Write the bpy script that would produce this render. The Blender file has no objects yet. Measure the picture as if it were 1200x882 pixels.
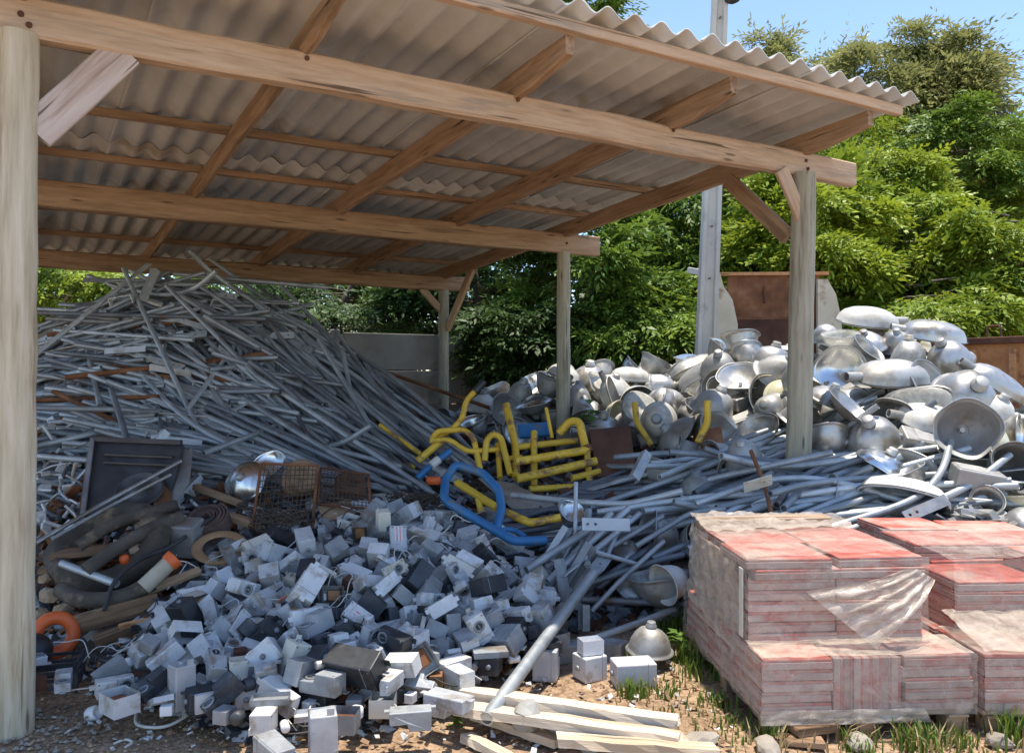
import bpy, bmesh, math, random
import numpy as np
from mathutils import Vector, Matrix, Quaternion, Euler

# ------------------------------------------------------------------ camera, sky, sun, exposure
scene = bpy.context.scene
COL = scene.collection
random.seed(7)
F, CXP, HOR, CAMZ = 971.0, 600.0, 438.0, 1.5      # focal length in photo pixels, principal column, horizon row, eye height

cam_data = bpy.data.cameras.new('camera')
cam = bpy.data.objects.new('camera', cam_data)
COL.objects.link(cam)
cam.location = (0, 0, CAMZ)
cam.rotation_euler = (math.radians(90), 0, 0)
cam_data.sensor_width = 36.0
cam_data.lens = F / 1200.0 * 36.0
cam_data.shift_y = -0.0025
cam_data.clip_end = 1000.0
scene.camera = cam

SUN_EL, SUN_AZ = math.radians(84), math.radians(70)   # azimuth clockwise from +Y: a noon sun almost overhead, a little to the right
world = bpy.data.worlds.new('World')
scene.world = world
world.use_nodes = True
wn = world.node_tree
wn.nodes.clear()
w_out = wn.nodes.new('ShaderNodeOutputWorld')
w_bg = wn.nodes.new('ShaderNodeBackground')
w_sky = wn.nodes.new('ShaderNodeTexSky')
w_sky.sky_type = 'NISHITA'
w_sky.sun_disc = False
w_sky.sun_elevation = SUN_EL
w_sky.sun_rotation = SUN_AZ
w_sky.air_density = 1.0
w_sky.dust_density = 0.2
w_sky.ozone_density = 2.2
w_sky.altitude = 2500.0
w_bg.inputs['Strength'].default_value = 0.105
wn.links.new(w_sky.outputs[0], w_bg.inputs[0])
wn.links.new(w_bg.outputs[0], w_out.inputs[0])

sun_data = bpy.data.lights.new('sun', 'SUN')
sun_data.energy = 2.1
sun_data.angle = math.radians(0.53)
sun_data.color = (1.0, 0.955, 0.88)
sun = bpy.data.objects.new('sun', sun_data)
COL.objects.link(sun)
sd = Vector((math.sin(SUN_AZ) * math.cos(SUN_EL), math.cos(SUN_AZ) * math.cos(SUN_EL), math.sin(SUN_EL)))
sun.rotation_euler = sd.to_track_quat('Z', 'Y').to_euler()
sun.location = (0, -5, 12)

scene.view_settings.view_transform = 'Standard'
scene.view_settings.look = 'None'
scene.view_settings.gamma = 1.0
scene.view_settings.exposure = 1.76
scene.view_settings.use_white_balance = True          # camera balanced for the open shade under the roof
scene.view_settings.white_balance_temperature = 6900
scene.view_settings.use_curve_mapping = False
scene.cycles.max_bounces = 6
scene.cycles.diffuse_bounces = 4
scene.cycles.glossy_bounces = 3
scene.cycles.transparent_max_bounces = 10
scene.cycles.transmission_bounces = 4

# ------------------------------------------------------------------ helpers
def at(px, py, Y):
    """world point seen at photo pixel (px, py) at depth Y"""
    return Vector(((px - CXP) / F * Y, Y, CAMZ + (HOR - py) / F * Y))

def proj(p):
    return CXP + p[0] / p[1] * F, HOR - (p[2] - CAMZ) / p[1] * F

def tag(o, label=None, cat=None, group=None, kind=None):
    if label: o['label'] = label
    if cat: o['category'] = cat
    if group: o['group'] = group
    if kind: o['kind'] = kind
    return o

def link(name, data, parent=None, mw=None):
    o = bpy.data.objects.new(name, data)
    COL.objects.link(o)
    if parent is not None: o.parent = parent
    if mw is not None: o.matrix_local = mw
    return o

def empty(name, loc=(0, 0, 0), rot=None):
    o = bpy.data.objects.new(name, None)
    o.empty_display_size = 0.1
    COL.objects.link(o)
    o.location = loc
    if rot is not None:
        o.rotation_mode = 'QUATERNION'
        o.rotation_quaternion = rot
    return o

def copy_tree(o, parent=None):
    c = o.copy()
    COL.objects.link(c)
    c.parent = parent
    for ch in list(o.children):
        copy_tree(ch, c)
    return c

class MB:
    """collects geometry for one mesh"""
    def __init__(self):
        self.v, self.f, self.m, self.s = [], [], [], []
    def add(self, vs, fs, mi=0, smooth=False):
        b = len(self.v)
        self.v += [tuple(p) for p in vs]
        for f in fs:
            self.f.append(tuple(b + i for i in f)); self.m.append(mi); self.s.append(smooth)
        return self
    def box(self, c, size, rot=None, mi=0, bev=0.0, jit=0.0):
        hx, hy, hz = size[0] / 2, size[1] / 2, size[2] / 2
        R = rot if rot is not None else Matrix.Identity(3)
        c = Vector(c)
        if bev <= 0:
            vs = [Vector((x, y, z)) for z in (-hz, hz) for y in (-hy, hy) for x in (-hx, hx)]
            fs = [(0, 2, 3, 1), (4, 5, 7, 6), (0, 1, 5, 4), (2, 6, 7, 3), (0, 4, 6, 2), (1, 3, 7, 5)]
        else:
            vs, fs = [], []
            idx = {}
            for sx in (-1, 1):
                for sy in (-1, 1):
                    for sz in (-1, 1):
                        for ax in range(3):
                            p = [sx * (hx - bev), sy * (hy - bev), sz * (hz - bev)]
                            p[ax] = (sx * hx, sy * hy, sz * hz)[ax]
                            idx[(sx, sy, sz, ax)] = len(vs); vs.append(Vector(p))
            for ax in range(3):
                for s in (-1, 1):
                    a1, a2 = [a for a in range(3) if a != ax]
                    q = []
                    for (p1, p2) in ((-1, -1), (1, -1), (1, 1), (-1, 1)):
                        k = [0, 0, 0]; k[ax] = s; k[a1] = p1; k[a2] = p2
                        q.append(idx[(k[0], k[1], k[2], ax)])
                    flip = (s > 0) == (ax == 1)
                    fs.append(tuple(reversed(q)) if flip else tuple(q))
            for ax in range(3):
                a1, a2 = [a for a in range(3) if a != ax]
                for s1 in (-1, 1):
                    for s2 in (-1, 1):
                        def K(s, a):
                            k = [0, 0, 0]; k[ax] = s; k[a1] = s1; k[a2] = s2
                            return idx[(k[0], k[1], k[2], a)]
                        fs.append((K(-1, a1), K(1, a1), K(1, a2), K(-1, a2)))
            for sx in (-1, 1):
                for sy in (-1, 1):
                    for sz in (-1, 1):
                        fs.append(tuple(idx[(sx, sy, sz, a)] for a in range(3)))
        if jit:
            vs = [p + Vector((random.uniform(-jit, jit), random.uniform(-jit, jit), random.uniform(-jit, jit))) for p in vs]
        return self.add([c + R @ p for p in vs], fs, mi)
    def bar(self, a, b, w, h, mi=0, bev=0.0, roll=0.0):
        """box from a to b, width w (sideways), height h"""
        a, b = Vector(a), Vector(b)
        d = (b - a); L = d.length
        R = frame(d, roll)
        return self.box((a + b) / 2, (L, w, h), R, mi, bev)
    def tube(self, pts, r, n=8, mi=0, cap=True, smooth=True, hollow=False, r2=None):
        pts = [Vector(p) for p in pts]
        k = len(pts)
        T = []
        for i in range(k):
            t = pts[min(i + 1, k - 1)] - pts[max(i - 1, 0)]
            T.append(t.normalized())
        up = Vector((0, 0, 1)) if abs(T[0].z) < 0.9 else Vector((1, 0, 0))
        u = T[0].cross(up).normalized()
        vs = []
        for i in range(k):
            u = (u - T[i] * u.dot(T[i])).normalized()
            w = T[i].cross(u)
            rr = r if r2 is None else r + (r2 - r) * i / (k - 1)
            if isinstance(r, (list, tuple)): rr = r[i]
            for j in range(n):
                a = 2 * math.pi * j / n
                vs.append(pts[i] + u * (rr * math.cos(a)) + w * (rr * math.sin(a)))
        fs = []
        for i in range(k - 1):
            for j in range(n):
                fs.append((i * n + j, i * n + (j + 1) % n, (i + 1) * n + (j + 1) % n, (i + 1) * n + j))
        self.add(vs, fs, mi, smooth)
        if hollow:
            for e in (0, k - 1):
                ring = vs[e * n:(e + 1) * n]
                c = pts[e]; inw = T[e] * (r * 1.6 if e == 0 else -r * 1.6)
                inner = [c + (p - c) * 0.8 for p in ring]
                deep = [p + inw for p in inner]
                f2 = []
                for j in range(n):
                    j2 = (j + 1) % n
                    f2 += [(j, j2, n + j2, n + j), (n + j, n + j2, 2 * n + j2, 2 * n + j)]
                f2.append(tuple(range(2 * n, 3 * n)))
                self.add(ring + inner + deep, f2, mi)
        elif cap:
            self.add(vs[:n], [tuple(range(n))], mi)
            self.add(vs[-n:], [tuple(range(n))], mi)
        return self
    def lathe(self, prof, n=24, mi=0, smooth=True, M=None, sx=1.0, sy=1.0, exp=2.0):
        """profile [(r, z)...] turned about z; exp > 2 squares the outline"""
        vs = []
        for (r, z) in prof:
            for j in range(n):
                a = 2 * math.pi * j / n
                ca, sa = math.cos(a), math.sin(a)
                k = (abs(ca) ** exp + abs(sa) ** exp) ** (-1.0 / exp)
                p = Vector((r * k * ca * sx, r * k * sa * sy, z))
                vs.append(M @ p if M is not None else p)
        fs = []
        for i in range(len(prof) - 1):
            for j in range(n):
                fs.append((i * n + j, i * n + (j + 1) % n, (i + 1) * n + (j + 1) % n, (i + 1) * n + j))
        if prof[0][0] < 1e-3: pass
        return self.add(vs, fs, mi, smooth)
    def plate(self, L, W, t, holes, hr, mi=0, M=None, mi_hole=None):
        """flat bar along x (0..L), real through holes at the given x positions"""
        vs, fs = [], []
        xs = sorted(holes)
        def q(a, b, c, d):
            n0 = len(vs); vs.extend([a, b, c, d]); fs.append((n0, n0 + 1, n0 + 2, n0 + 3))
        cuts = [0.0]
        for h in xs: cuts += [h - hr * 1.5, h + hr * 1.5]
        cuts.append(L)
        y0, y1 = -W / 2, W / 2
        for z, sg in ((0.0, -1), (t, 1)):
            for i in range(0, len(cuts), 2):
                a, b = cuts[i], cuts[i + 1]
                q(Vector((a, y0, z)), Vector((b, y0, z)), Vector((b, y1, z)), Vector((a, y1, z)))
            for h in xs:
                a, b = h - hr * 1.5, h + hr * 1.5
                outer = [(b, 0), (b, y1), (h, y1), (a, y1), (a, 0), (a, y0), (h, y0), (b, y0)]
                for j in range(8):
                    k = (j + 1) % 8
                    A, B = 2 * math.pi * j / 8, 2 * math.pi * k / 8
                    q(Vector((*outer[j], z)), Vector((*outer[k], z)),
                      Vector((h + hr * math.cos(B), hr * math.sin(B), z)), Vector((h + hr * math.cos(A), hr * math.sin(A), z)))
        for h in xs:
            for j in range(8):
                A, B = 2 * math.pi * j / 8, 2 * math.pi * (j + 1) / 8
                pa, pb = (h + hr * math.cos(A), hr * math.sin(A)), (h + hr * math.cos(B), hr * math.sin(B))
                q(Vector((*pa, 0)), Vector((*pb, 0)), Vector((*pb, t)), Vector((*pa, t)))
        for (a, b) in (((0, y0), (L, y0)), ((L, y0), (L, y1)), ((L, y1), (0, y1)), ((0, y1), (0, y0))):
            q(Vector((*a, 0)), Vector((*b, 0)), Vector((*b, t)), Vector((*a, t)))
        if M is not None: vs = [M @ p for p in vs]
        return self.add(vs, fs, mi)
    def mesh(self, name, *mats):
        me = bpy.data.meshes.new(name)
        me.from_pydata(self.v, [], self.f)
        for m in mats: me.materials.append(m)
        me.polygons.foreach_set('material_index', self.m)
        me.polygons.foreach_set('use_smooth', self.s)
        me.update()
        return me
    def build(self, name, mats, parent=None, mw=None):
        if not isinstance(mats, (list, tuple)): mats = [mats]
        return link(name, self.mesh(name, *mats), parent, mw)

def frame(d, roll=0.0):
    """rotation whose x runs along d and z as upright as possible"""
    x = Vector(d).normalized()
    up = Vector((0, 0, 1)) if abs(x.z) < 0.98 else Vector((0, 1, 0))
    y = up.cross(x).normalized()
    z = x.cross(y)
    R = Matrix((x, y, z)).transposed()
    if roll: R = R @ Matrix.Rotation(roll, 3, 'X')
    return R

def smooth_path(pts, k=6):
    """Catmull-Rom through pts"""
    P = [Vector(p) for p in pts]
    P = [P[0] * 2 - P[1]] + P + [P[-1] * 2 - P[-2]]
    out = []
    for i in range(1, len(P) - 2):
        for j in range(k):
            t = j / k
            a, b, c, d = P[i - 1], P[i], P[i + 1], P[i + 2]
            out.append(0.5 * ((2 * b) + (c - a) * t + (2 * a - 5 * b + 4 * c - d) * t * t + (3 * b - a - 3 * c + d) * t ** 3))
    out.append(P[-2])
    return out

def fillet(pts, r=0.06, k=4):
    """polyline with rounded corners"""
    P = [Vector(p) for p in pts]
    out = [P[0]]
    for i in range(1, len(P) - 1):
        a, b, c = P[i - 1], P[i], P[i + 1]
        ra = min(r, (a - b).length * 0.45); rc = min(r, (c - b).length * 0.45)
        s, e = b + (a - b).normalized() * ra, b + (c - b).normalized() * rc
        for j in range(k + 1):
            t = j / k
            out.append(s * (1 - t) ** 2 + b * 2 * t * (1 - t) + e * t * t)
    out.append(P[-1])
    return out

# ------------------------------------------------------------------ the heaps' surface (height over the yard)
CTRL = [  # photo column, row, depth
 # tube heap
 (60,400,8.0),(120,348,8.2),(190,332,8.2),(260,343,8.3),(330,357,8.5),(400,392,8.8),(450,442,9.0),(490,495,9.3),(520,540,9.2),
 (100,450,7.2),(200,430,7.3),(300,440,7.4),(400,470,7.6),(100,520,6.5),(200,510,6.6),(300,530,6.6),(400,550,6.8),(470,550,7.5),
 (100,590,5.6),(200,600,5.5),(300,590,5.7),(400,580,6.0),(-60,470,7.6),(-60,560,6.0),
 # box heap
 (440,598,5.6),(350,612,5.4),(520,622,5.3),(280,645,5.1),(200,680,4.7),(400,680,4.6),(500,690,4.6),(590,690,4.7),(300,740,4.1),
 (450,760,4.0),(580,775,4.2),(150,785,4.05),(240,840,3.55),(380,862,3.4),(480,850,3.45),(90,822,3.8),(110,700,4.9),(110,650,5.2),
 # middle
 (600,545,7.0),(680,545,7.0),(560,600,6.0),(560,485,9.5),(620,452,10.0),(620,490,9.0),(700,435,10.0),(780,440,9.8),(720,495,8.5),(800,475,8.0),
 (700,575,6.2),(800,555,6.3),(900,560,5.9),(1000,565,5.7),(1060,595,5.3),(700,625,5.6),(780,645,5.3),(850,605,5.5),(950,605,5.3),
 # reflector heap
 (860,410,8.5),(930,420,8.0),(970,390,7.8),(1015,372,7.6),(1060,390,7.5),(1100,395,7.4),(1150,435,7.2),(1195,475,7.0),(860,480,7.0),
 (950,480,6.6),(1040,450,6.6),(1137,470,6.3),(1000,520,6.0),(1080,530,5.8),(1150,540,5.6),(1190,560,5.5),(1100,590,5.1),(1170,600,4.9),(1250,520,6.3),(1280,560,5.4),
]
CTRLW = [  # world points: flat yard and the far sides of the heaps
 (-3.0,2.6,0),(-1.5,2.6,0),(0,2.6,0),(1.5,2.6,0),(3,2.6,0),(-2.3,3.3,0),(-3.4,4.2,0),(0.1,3.55,0),(0.5,4.3,0),(0.25,4.75,0.05),(0.75,4.75,0.05),(1.0,4.2,0),(1.6,3.8,0),(2.4,3.8,0),(3.2,3.8,0),
 (1.0,4.75,0.1),(1.8,4.6,0.25),(2.6,4.5,0.3),(0.45,5.05,0.12),(0.95,5.05,0.25),
 (-5,9.3,1.9),(-4,9.6,2.0),(-3,9.9,1.8),(-2,10.2,1.2),(-5,11,.9),(-3.5,11.3,.8),(-2,11.3,.5),(-0.5,11.6,.6),(0.8,11.6,.9),(2,11.2,.9),
 (3,10.2,.9),(4,9.6,.9),(5,9.0,.7),(5.5,7.5,.9),(5.2,6,.5),(4.6,4.6,.2),(-6,7.5,1.2),(-5.5,5.5,.3),(-6,10,.8),(6,10,.2),(6,12.5,0),(0,12.5,.3),(-6,12.5,.2),(3,12.5,.2),(-6,4,0),(6,4,0)]
_C = np.array([tuple(at(*c)) for c in CTRL] + CTRLW)
def _phi(r2): return 0.5 * r2 * np.log(r2 + 1e-9)
_P, _Z = _C[:, :2], _C[:, 2]
_n = len(_P)
_A = np.zeros((_n + 3, _n + 3))
_A[:_n, :_n] = _phi(((_P[:, None] - _P[None]) ** 2).sum(-1)) + np.eye(_n) * 0.03
_A[:_n, _n] = 1; _A[:_n, _n + 1:] = _P; _A[_n, :_n] = 1; _A[_n + 1:, :_n] = _P.T
_w = np.linalg.solve(_A, np.concatenate([_Z, np.zeros(3)]))
GX0, GY0, GS, GNX, GNY = -6.0, 2.6, 0.06, 201, 166
_gx = GX0 + GS * np.arange(GNX); _gy = GY0 + GS * np.arange(GNY)
_GX, _GY = np.meshgrid(_gx, _gy)
_q = np.stack([_GX.ravel(), _GY.ravel()], -1)
_H = _phi(((_q[:, None] - _P[None]) ** 2).sum(-1)) @ _w[:_n] + _w[_n] + _q @ _w[_n + 1:]
HF = np.maximum(_H.reshape(GNY, GNX), 0.0)

def H(x, y):
    fx, fy = (x - GX0) / GS, (y - GY0) / GS
    if fx < 0 or fy < 0 or fx >= GNX - 1 or fy >= GNY - 1: return 0.0
    i, j = int(fx), int(fy); a, b = fx - i, fy - j
    return float((HF[j, i] * (1 - a) + HF[j, i + 1] * a) * (1 - b) + (HF[j + 1, i] * (1 - a) + HF[j + 1, i + 1] * a) * b)

def normal(x, y, e=0.08):
    return Vector((H(x - e, y) - H(x + e, y), H(x, y - e) - H(x, y + e), 2 * e)).normalized()

def hit(px, py, y0=2.7, y1=12.4):
    """first point of the heap surface seen at a photo pixel"""
    u, v = (px - CXP) / F, (HOR - py) / F
    y = y0
    while y < y1:
        if CAMZ + v * y < H(u * y, y): return Vector((u * y, y, H(u * y, y)))
        y += 0.04
    return None

def in_poly(x, y, poly):
    c = False
    n = len(poly)
    for i in range(n):
        x1, y1 = poly[i]; x2, y2 = poly[(i + 1) % n]
        if (y1 > y) != (y2 > y) and x < (x2 - x1) * (y - y1) / (y2 - y1) + x1: c = not c
    return c

def scatter(poly, n, mind=0.0, seed=1, tries=60):
    """points of the heap surface spread evenly over an outline of the photo"""
    rg = random.Random(seed)
    x0, x1 = min(p[0] for p in poly), max(p[0] for p in poly)
    y0, y1 = min(p[1] for p in poly), max(p[1] for p in poly)
    out = []
    for _ in range(n * tries):
        if len(out) >= n: break
        px, py = rg.uniform(x0, x1), rg.uniform(y0, y1)
        if not in_poly(px, py, poly): continue
        p = hit(px, py)
        if p is None: continue
        if mind and any((p - q).length < mind for q in out): continue
        out.append(p)
    return out

POLY_TUBES = [(50,395),(85,360),(150,328),(230,330),(330,352),(400,385),(450,432),(505,500),(520,545),(470,572),(400,562),(330,565),(250,560),(200,550),(130,520),(50,500)]
POLY_BOXES = [(300,615),(350,592),(440,578),(520,602),(590,650),(622,690),(608,755),(620,785),(550,800),(515,828),(440,858),(350,875),(270,865),(190,825),(95,818),(75,790),(140,755),(165,725),(205,690),(250,650)]
POLY_REFL = [(760,440),(830,405),(900,405),(960,375),(1010,355),(1100,375),(1150,420),(1240,470),(1290,560),(1200,605),(1110,600),(1050,575),(1000,545),(960,520),(860,520),(780,520),(740,500)]
POLY_REFL_BACK = [(555,470),(610,435),(690,428),(790,432),(830,440),(760,470),(740,520),(680,500),(600,505),(550,510)]
# ------------------------------------------------------------------ END HEIGHTFIELD

# ------------------------------------------------------------------ materials
def nn(nt, typ, **kw):
    n = nt.nodes.new(typ)
    for k, v in kw.items():
        if k in n.inputs.keys(): n.inputs[k].default_value = v
        else: setattr(n, k, v)
    return n

def ramp(nt, stops):
    r = nt.nodes.new('ShaderNodeValToRGB')
    el = r.color_ramp.elements
    while len(el) < len(stops): el.new(0.5)
    for e, (p, c) in zip(el, stops):
        e.position = p; e.color = (c[0], c[1], c[2], 1) if not isinstance(c, (int, float)) else (c, c, c, 1)
    return r

MATS = {}
def pm(name, stops, scale=6.0, rough=0.6, metal=0.0, bump=0.15, bscale=None, stretch=None, detail=6.0, orand=0.0,
       stain=None, stain_scale=2.5, stain_at=0.62, rough_var=0.15, coord='Object', dist=0.004, spec=0.5, knots=None):
    """procedural surface: noise between colour stops, optional second patchy stain, per-object shade, fine relief"""
    m = bpy.data.materials.new(name)
    m.use_nodes = True
    nt = m.node_tree
    b = nt.nodes['Principled BSDF']
    L = nt.links.new
    tc = nt.nodes.new('ShaderNodeTexCoord')
    oi = nt.nodes.new('ShaderNodeObjectInfo')
    mp = nt.nodes.new('ShaderNodeMapping')
    L(tc.outputs[coord], mp.inputs['Vector'])
    if stretch: mp.inputs['Scale'].default_value = stretch
    comb = nt.nodes.new('ShaderNodeVectorMath'); comb.operation = 'SCALE'; comb.inputs['Scale'].default_value = 37.0
    cx = nt.nodes.new('ShaderNodeCombineXYZ')
    for i in range(3): L(oi.outputs['Random'], cx.inputs[i])
    L(cx.outputs[0], comb.inputs[0])
    L(comb.outputs[0], mp.inputs['Location'])
    n1 = nn(nt, 'ShaderNodeTexNoise', Scale=scale, Detail=min(detail, 4.0), Roughness=0.62)
    L(mp.outputs[0], n1.inputs['Vector'])
    r = ramp(nt, stops)
    L(n1.outputs['Fac'], r.inputs[0])
    colr = r.outputs[0]
    if stain is not None:
        n2 = nn(nt, 'ShaderNodeTexNoise', Scale=stain_scale, Detail=4.0, Roughness=0.7)
        L(mp.outputs[0], n2.inputs['Vector'])
        r2 = ramp(nt, [(stain_at - 0.06, 0.0), (stain_at + 0.06, 1.0)])
        L(n2.outputs['Fac'], r2.inputs[0])
        mx = nt.nodes.new('ShaderNodeMix'); mx.data_type = 'RGBA'
        L(r2.outputs[0], mx.inputs['Factor']); L(colr, mx.inputs['A'])
        mx.inputs['B'].default_value = (*stain, 1)
        colr = mx.outputs['Result']
    if knots:
        vm = nt.nodes.new('ShaderNodeMapping'); vm.inputs['Scale'].default_value = (2.2, 13.0, 13.0)
        L(mp.outputs[0], vm.inputs['Vector']) if not stretch else L(tc.outputs[coord], vm.inputs['Vector'])
        L(comb.outputs[0], vm.inputs['Location'])
        vo = nn(nt, 'ShaderNodeTexVoronoi', Scale=1.0); L(vm.outputs[0], vo.inputs['Vector'])
        rk = ramp(nt, [(.07, .85), (.15, 0.0)]); L(vo.outputs['Distance'], rk.inputs[0])
        mk = nt.nodes.new('ShaderNodeMix'); mk.data_type = 'RGBA'
        L(rk.outputs[0], mk.inputs['Factor']); L(colr, mk.inputs['A']); mk.inputs['B'].default_value = (*knots, 1)
        colr = mk.outputs['Result']
        cm = nt.nodes.new('ShaderNodeMapping'); cm.inputs['Scale'].default_value = (.9, 34.0, 34.0)
        L(tc.outputs[coord], cm.inputs['Vector']); L(comb.outputs[0], cm.inputs['Location'])
        nc = nn(nt, 'ShaderNodeTexNoise', Scale=1.0, Detail=2.0); L(cm.outputs[0], nc.inputs['Vector'])
        rc = ramp(nt, [(.295, 1.0), (.34, 0.0)]); L(nc.outputs['Fac'], rc.inputs[0])
        mc = nt.nodes.new('ShaderNodeMix'); mc.data_type = 'RGBA'
        L(rc.outputs[0], mc.inputs['Factor']); L(colr, mc.inputs['A']); mc.inputs['B'].default_value = (*knots, 1)
        colr = mc.outputs['Result']
    if orand:
        hs = nt.nodes.new('ShaderNodeHueSaturation')
        mr = nn(nt, 'ShaderNodeMapRange'); mr.inputs['To Min'].default_value = 1 - orand; mr.inputs['To Max'].default_value = 1 + orand
        L(oi.outputs['Random'], mr.inputs['Value']); L(mr.outputs[0], hs.inputs['Value']); L(colr, hs.inputs['Color'])
        colr = hs.outputs['Color']
    L(colr, b.inputs['Base Color'])
    b.inputs['Metallic'].default_value = metal
    b.inputs['Specular IOR Level'].default_value = spec
    n3 = nn(nt, 'ShaderNodeTexNoise', Scale=(bscale or scale * 4), Detail=2.0, Roughness=0.6)
    L(mp.outputs[0], n3.inputs['Vector'])
    rr = nn(nt, 'ShaderNodeMapRange'); rr.inputs['To Min'].default_value = max(0.05, rough - rough_var); rr.inputs['To Max'].default_value = min(1, rough + rough_var)
    L(n3.outputs['Fac'], rr.inputs['Value']); L(rr.outputs[0], b.inputs['Roughness'])
    if bump:
        bp = nn(nt, 'ShaderNodeBump', Strength=bump, Distance=dist)
        L(n3.outputs['Fac'], bp.inputs['Height']); L(bp.outputs[0], b.inputs['Normal'])
    MATS[name] = m
    return m

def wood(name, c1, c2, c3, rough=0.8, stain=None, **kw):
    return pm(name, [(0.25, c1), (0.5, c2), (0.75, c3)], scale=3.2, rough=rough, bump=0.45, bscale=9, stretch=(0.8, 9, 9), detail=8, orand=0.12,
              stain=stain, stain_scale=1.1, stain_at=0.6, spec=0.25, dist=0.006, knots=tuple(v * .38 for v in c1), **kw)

wood_front = wood('lit_weathered_pine', (.42, .275, .17), (.58, .41, .275), (.68, .51, .37), stain=(.40, .315, .235))  # weathered pine, painted paler for the brighter light on the front
wood_shade = wood('shaded_brown_pine', (.23, .14, .08), (.35, .225, .135), (.45, .31, .20), stain=(.22, .14, .085))  # darker pine copy; shade under the roof is put into the colour
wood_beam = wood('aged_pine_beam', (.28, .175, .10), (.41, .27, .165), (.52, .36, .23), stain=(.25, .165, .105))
wood_log = wood('treated_round_post', (.36, .30, .20), (.53, .46, .33), (.65, .58, .45), stain=(.34, .25, .155))
wood_log_grey = wood('grey_round_post', (.26, .235, .17), (.37, .34, .25), (.46, .43, .33), stain=(.23, .19, .13))
wood_pink = wood('pale_planed_brace', (.50, .40, .34), (.60, .50, .44), (.66, .57, .51), stain=(.42, .30, .24))
wood_plank = wood('fresh_sawn_plank', (.48, .37, .26), (.61, .50, .37), (.70, .60, .47), stain=(.44, .33, .22))
wood_old = wood('old_grey_brown_board', (.16, .09, .05), (.26, .16, .09), (.36, .25, .16), stain=(.12, .07, .04))
fibre = pm('fibre_cement', [(.3, (.46, .45, .42)), (.55, (.58, .57, .54)), (.8, (.66, .655, .625))], scale=1.6, rough=.9, bump=.25, bscale=40, orand=.06,
           stain=(.36, .30, .225), stain_scale=.8, stain_at=.62, spec=.2)
galv = pm('galvanised_steel', [(.3, (.25, .275, .285)), (.5, (.365, .392, .40)), (.75, (.49, .515, .52))], scale=5, rough=.5, metal=.45, bump=.08, orand=.28,
          stain=(.20, .19, .18), stain_scale=3, stain_at=.68)
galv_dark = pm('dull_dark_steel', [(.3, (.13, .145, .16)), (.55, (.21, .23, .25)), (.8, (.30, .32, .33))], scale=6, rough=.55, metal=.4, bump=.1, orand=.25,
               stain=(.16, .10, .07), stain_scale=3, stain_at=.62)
galv_light = pm('pale_zinc_plate', [(.3, (.46, .48, .48)), (.6, (.58, .60, .59)), (.8, (.66, .67, .65))], scale=7, rough=.45, metal=.3, bump=.08, orand=.15,
                stain=(.36, .33, .28), stain_scale=4, stain_at=.64)
rust = pm('rusty_steel', [(.25, (.10, .045, .025)), (.5, (.20, .085, .04)), (.75, (.31, .15, .075))], scale=5, rough=.85, metal=.1, bump=.4, orand=.15, spec=.25)
rust_dark = pm('dark_brown_rust', [(.25, (.06, .03, .022)), (.5, (.12, .055, .035)), (.75, (.19, .09, .05))], scale=4, rough=.85, metal=.1, bump=.4, orand=.15, spec=.25)
rust_orange = pm('orange_rusty_paint', [(.25, (.42, .16, .06)), (.5, (.60, .29, .12)), (.75, (.68, .40, .20))], scale=3, rough=.8, bump=.35, stain=(.26, .10, .05), stain_scale=3, stain_at=.60, spec=.25)
cream = pm('cream_flaking_paint', [(.3, (.60, .49, .33)), (.6, (.72, .61, .44)), (.8, (.78, .69, .53))], scale=3, rough=.75, bump=.25, stain=(.34, .16, .08), stain_scale=2.4, stain_at=.60)
alu = pm('spun_aluminium', [(.25, (.34, .335, .32)), (.5, (.46, .455, .44)), (.75, (.57, .565, .55))], scale=3.5, rough=.42, metal=.72, bump=.06, orand=.14,
         stain=(.30, .265, .21), stain_scale=3.2, stain_at=.57, rough_var=.16)
alu_dull = pm('weathered_aluminium', [(.25, (.30, .295, .28)), (.5, (.41, .405, .385)), (.75, (.51, .505, .48))], scale=4, rough=.55, metal=.5, bump=.12, orand=.18,
              stain=(.30, .27, .22), stain_scale=2.6, stain_at=.57)
alu_bright = pm('polished_reflector', [(.3, (.64, .65, .65)), (.7, (.76, .77, .77))], scale=3, rough=.3, metal=1.0, bump=.05, orand=.06, stain=(.55, .53, .5), stain_scale=3, stain_at=.66)
dirty_white = pm('dirty_white_enamel', [(.3, (.50, .485, .44)), (.6, (.60, .585, .54)), (.8, (.67, .655, .61))], scale=4, rough=.45, bump=.08, orand=.1, stain=(.45, .40, .32), stain_scale=2.6, stain_at=.6)
dark_in = pm('dark_metal_inside', [(.3, (.09, .088, .082)), (.7, (.19, .18, .17))], scale=6, rough=.7, metal=.2, bump=.1)
yellow_glass = pm('yellowed_plastic_lens', [(.3, (.50, .46, .30)), (.7, (.66, .62, .46))], scale=5, rough=.3, bump=.05, orand=.1)
box_grey = pm('pale_grey_plastic', [(.3, (.49, .49, .48)), (.55, (.59, .59, .58)), (.8, (.67, .67, .655))], scale=9, rough=.5, bump=.05, orand=.15,
              stain=(.36, .31, .25), stain_scale=6, stain_at=.58)
box_blue = pm('blue_grey_enamel', [(.3, (.385, .40, .41)), (.55, (.48, .495, .505)), (.8, (.56, .57, .575))], scale=9, rough=.42, metal=.1, bump=.05, orand=.16,
              stain=(.28, .235, .185), stain_scale=6, stain_at=.58)
box_dark = pm('mid_grey_casting', [(.3, (.20, .21, .22)), (.55, (.28, .295, .30)), (.8, (.36, .37, .37))], scale=9, rough=.55, metal=.15, bump=.08, orand=.2,
              stain=(.18, .15, .12), stain_scale=5, stain_at=.6)
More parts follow.
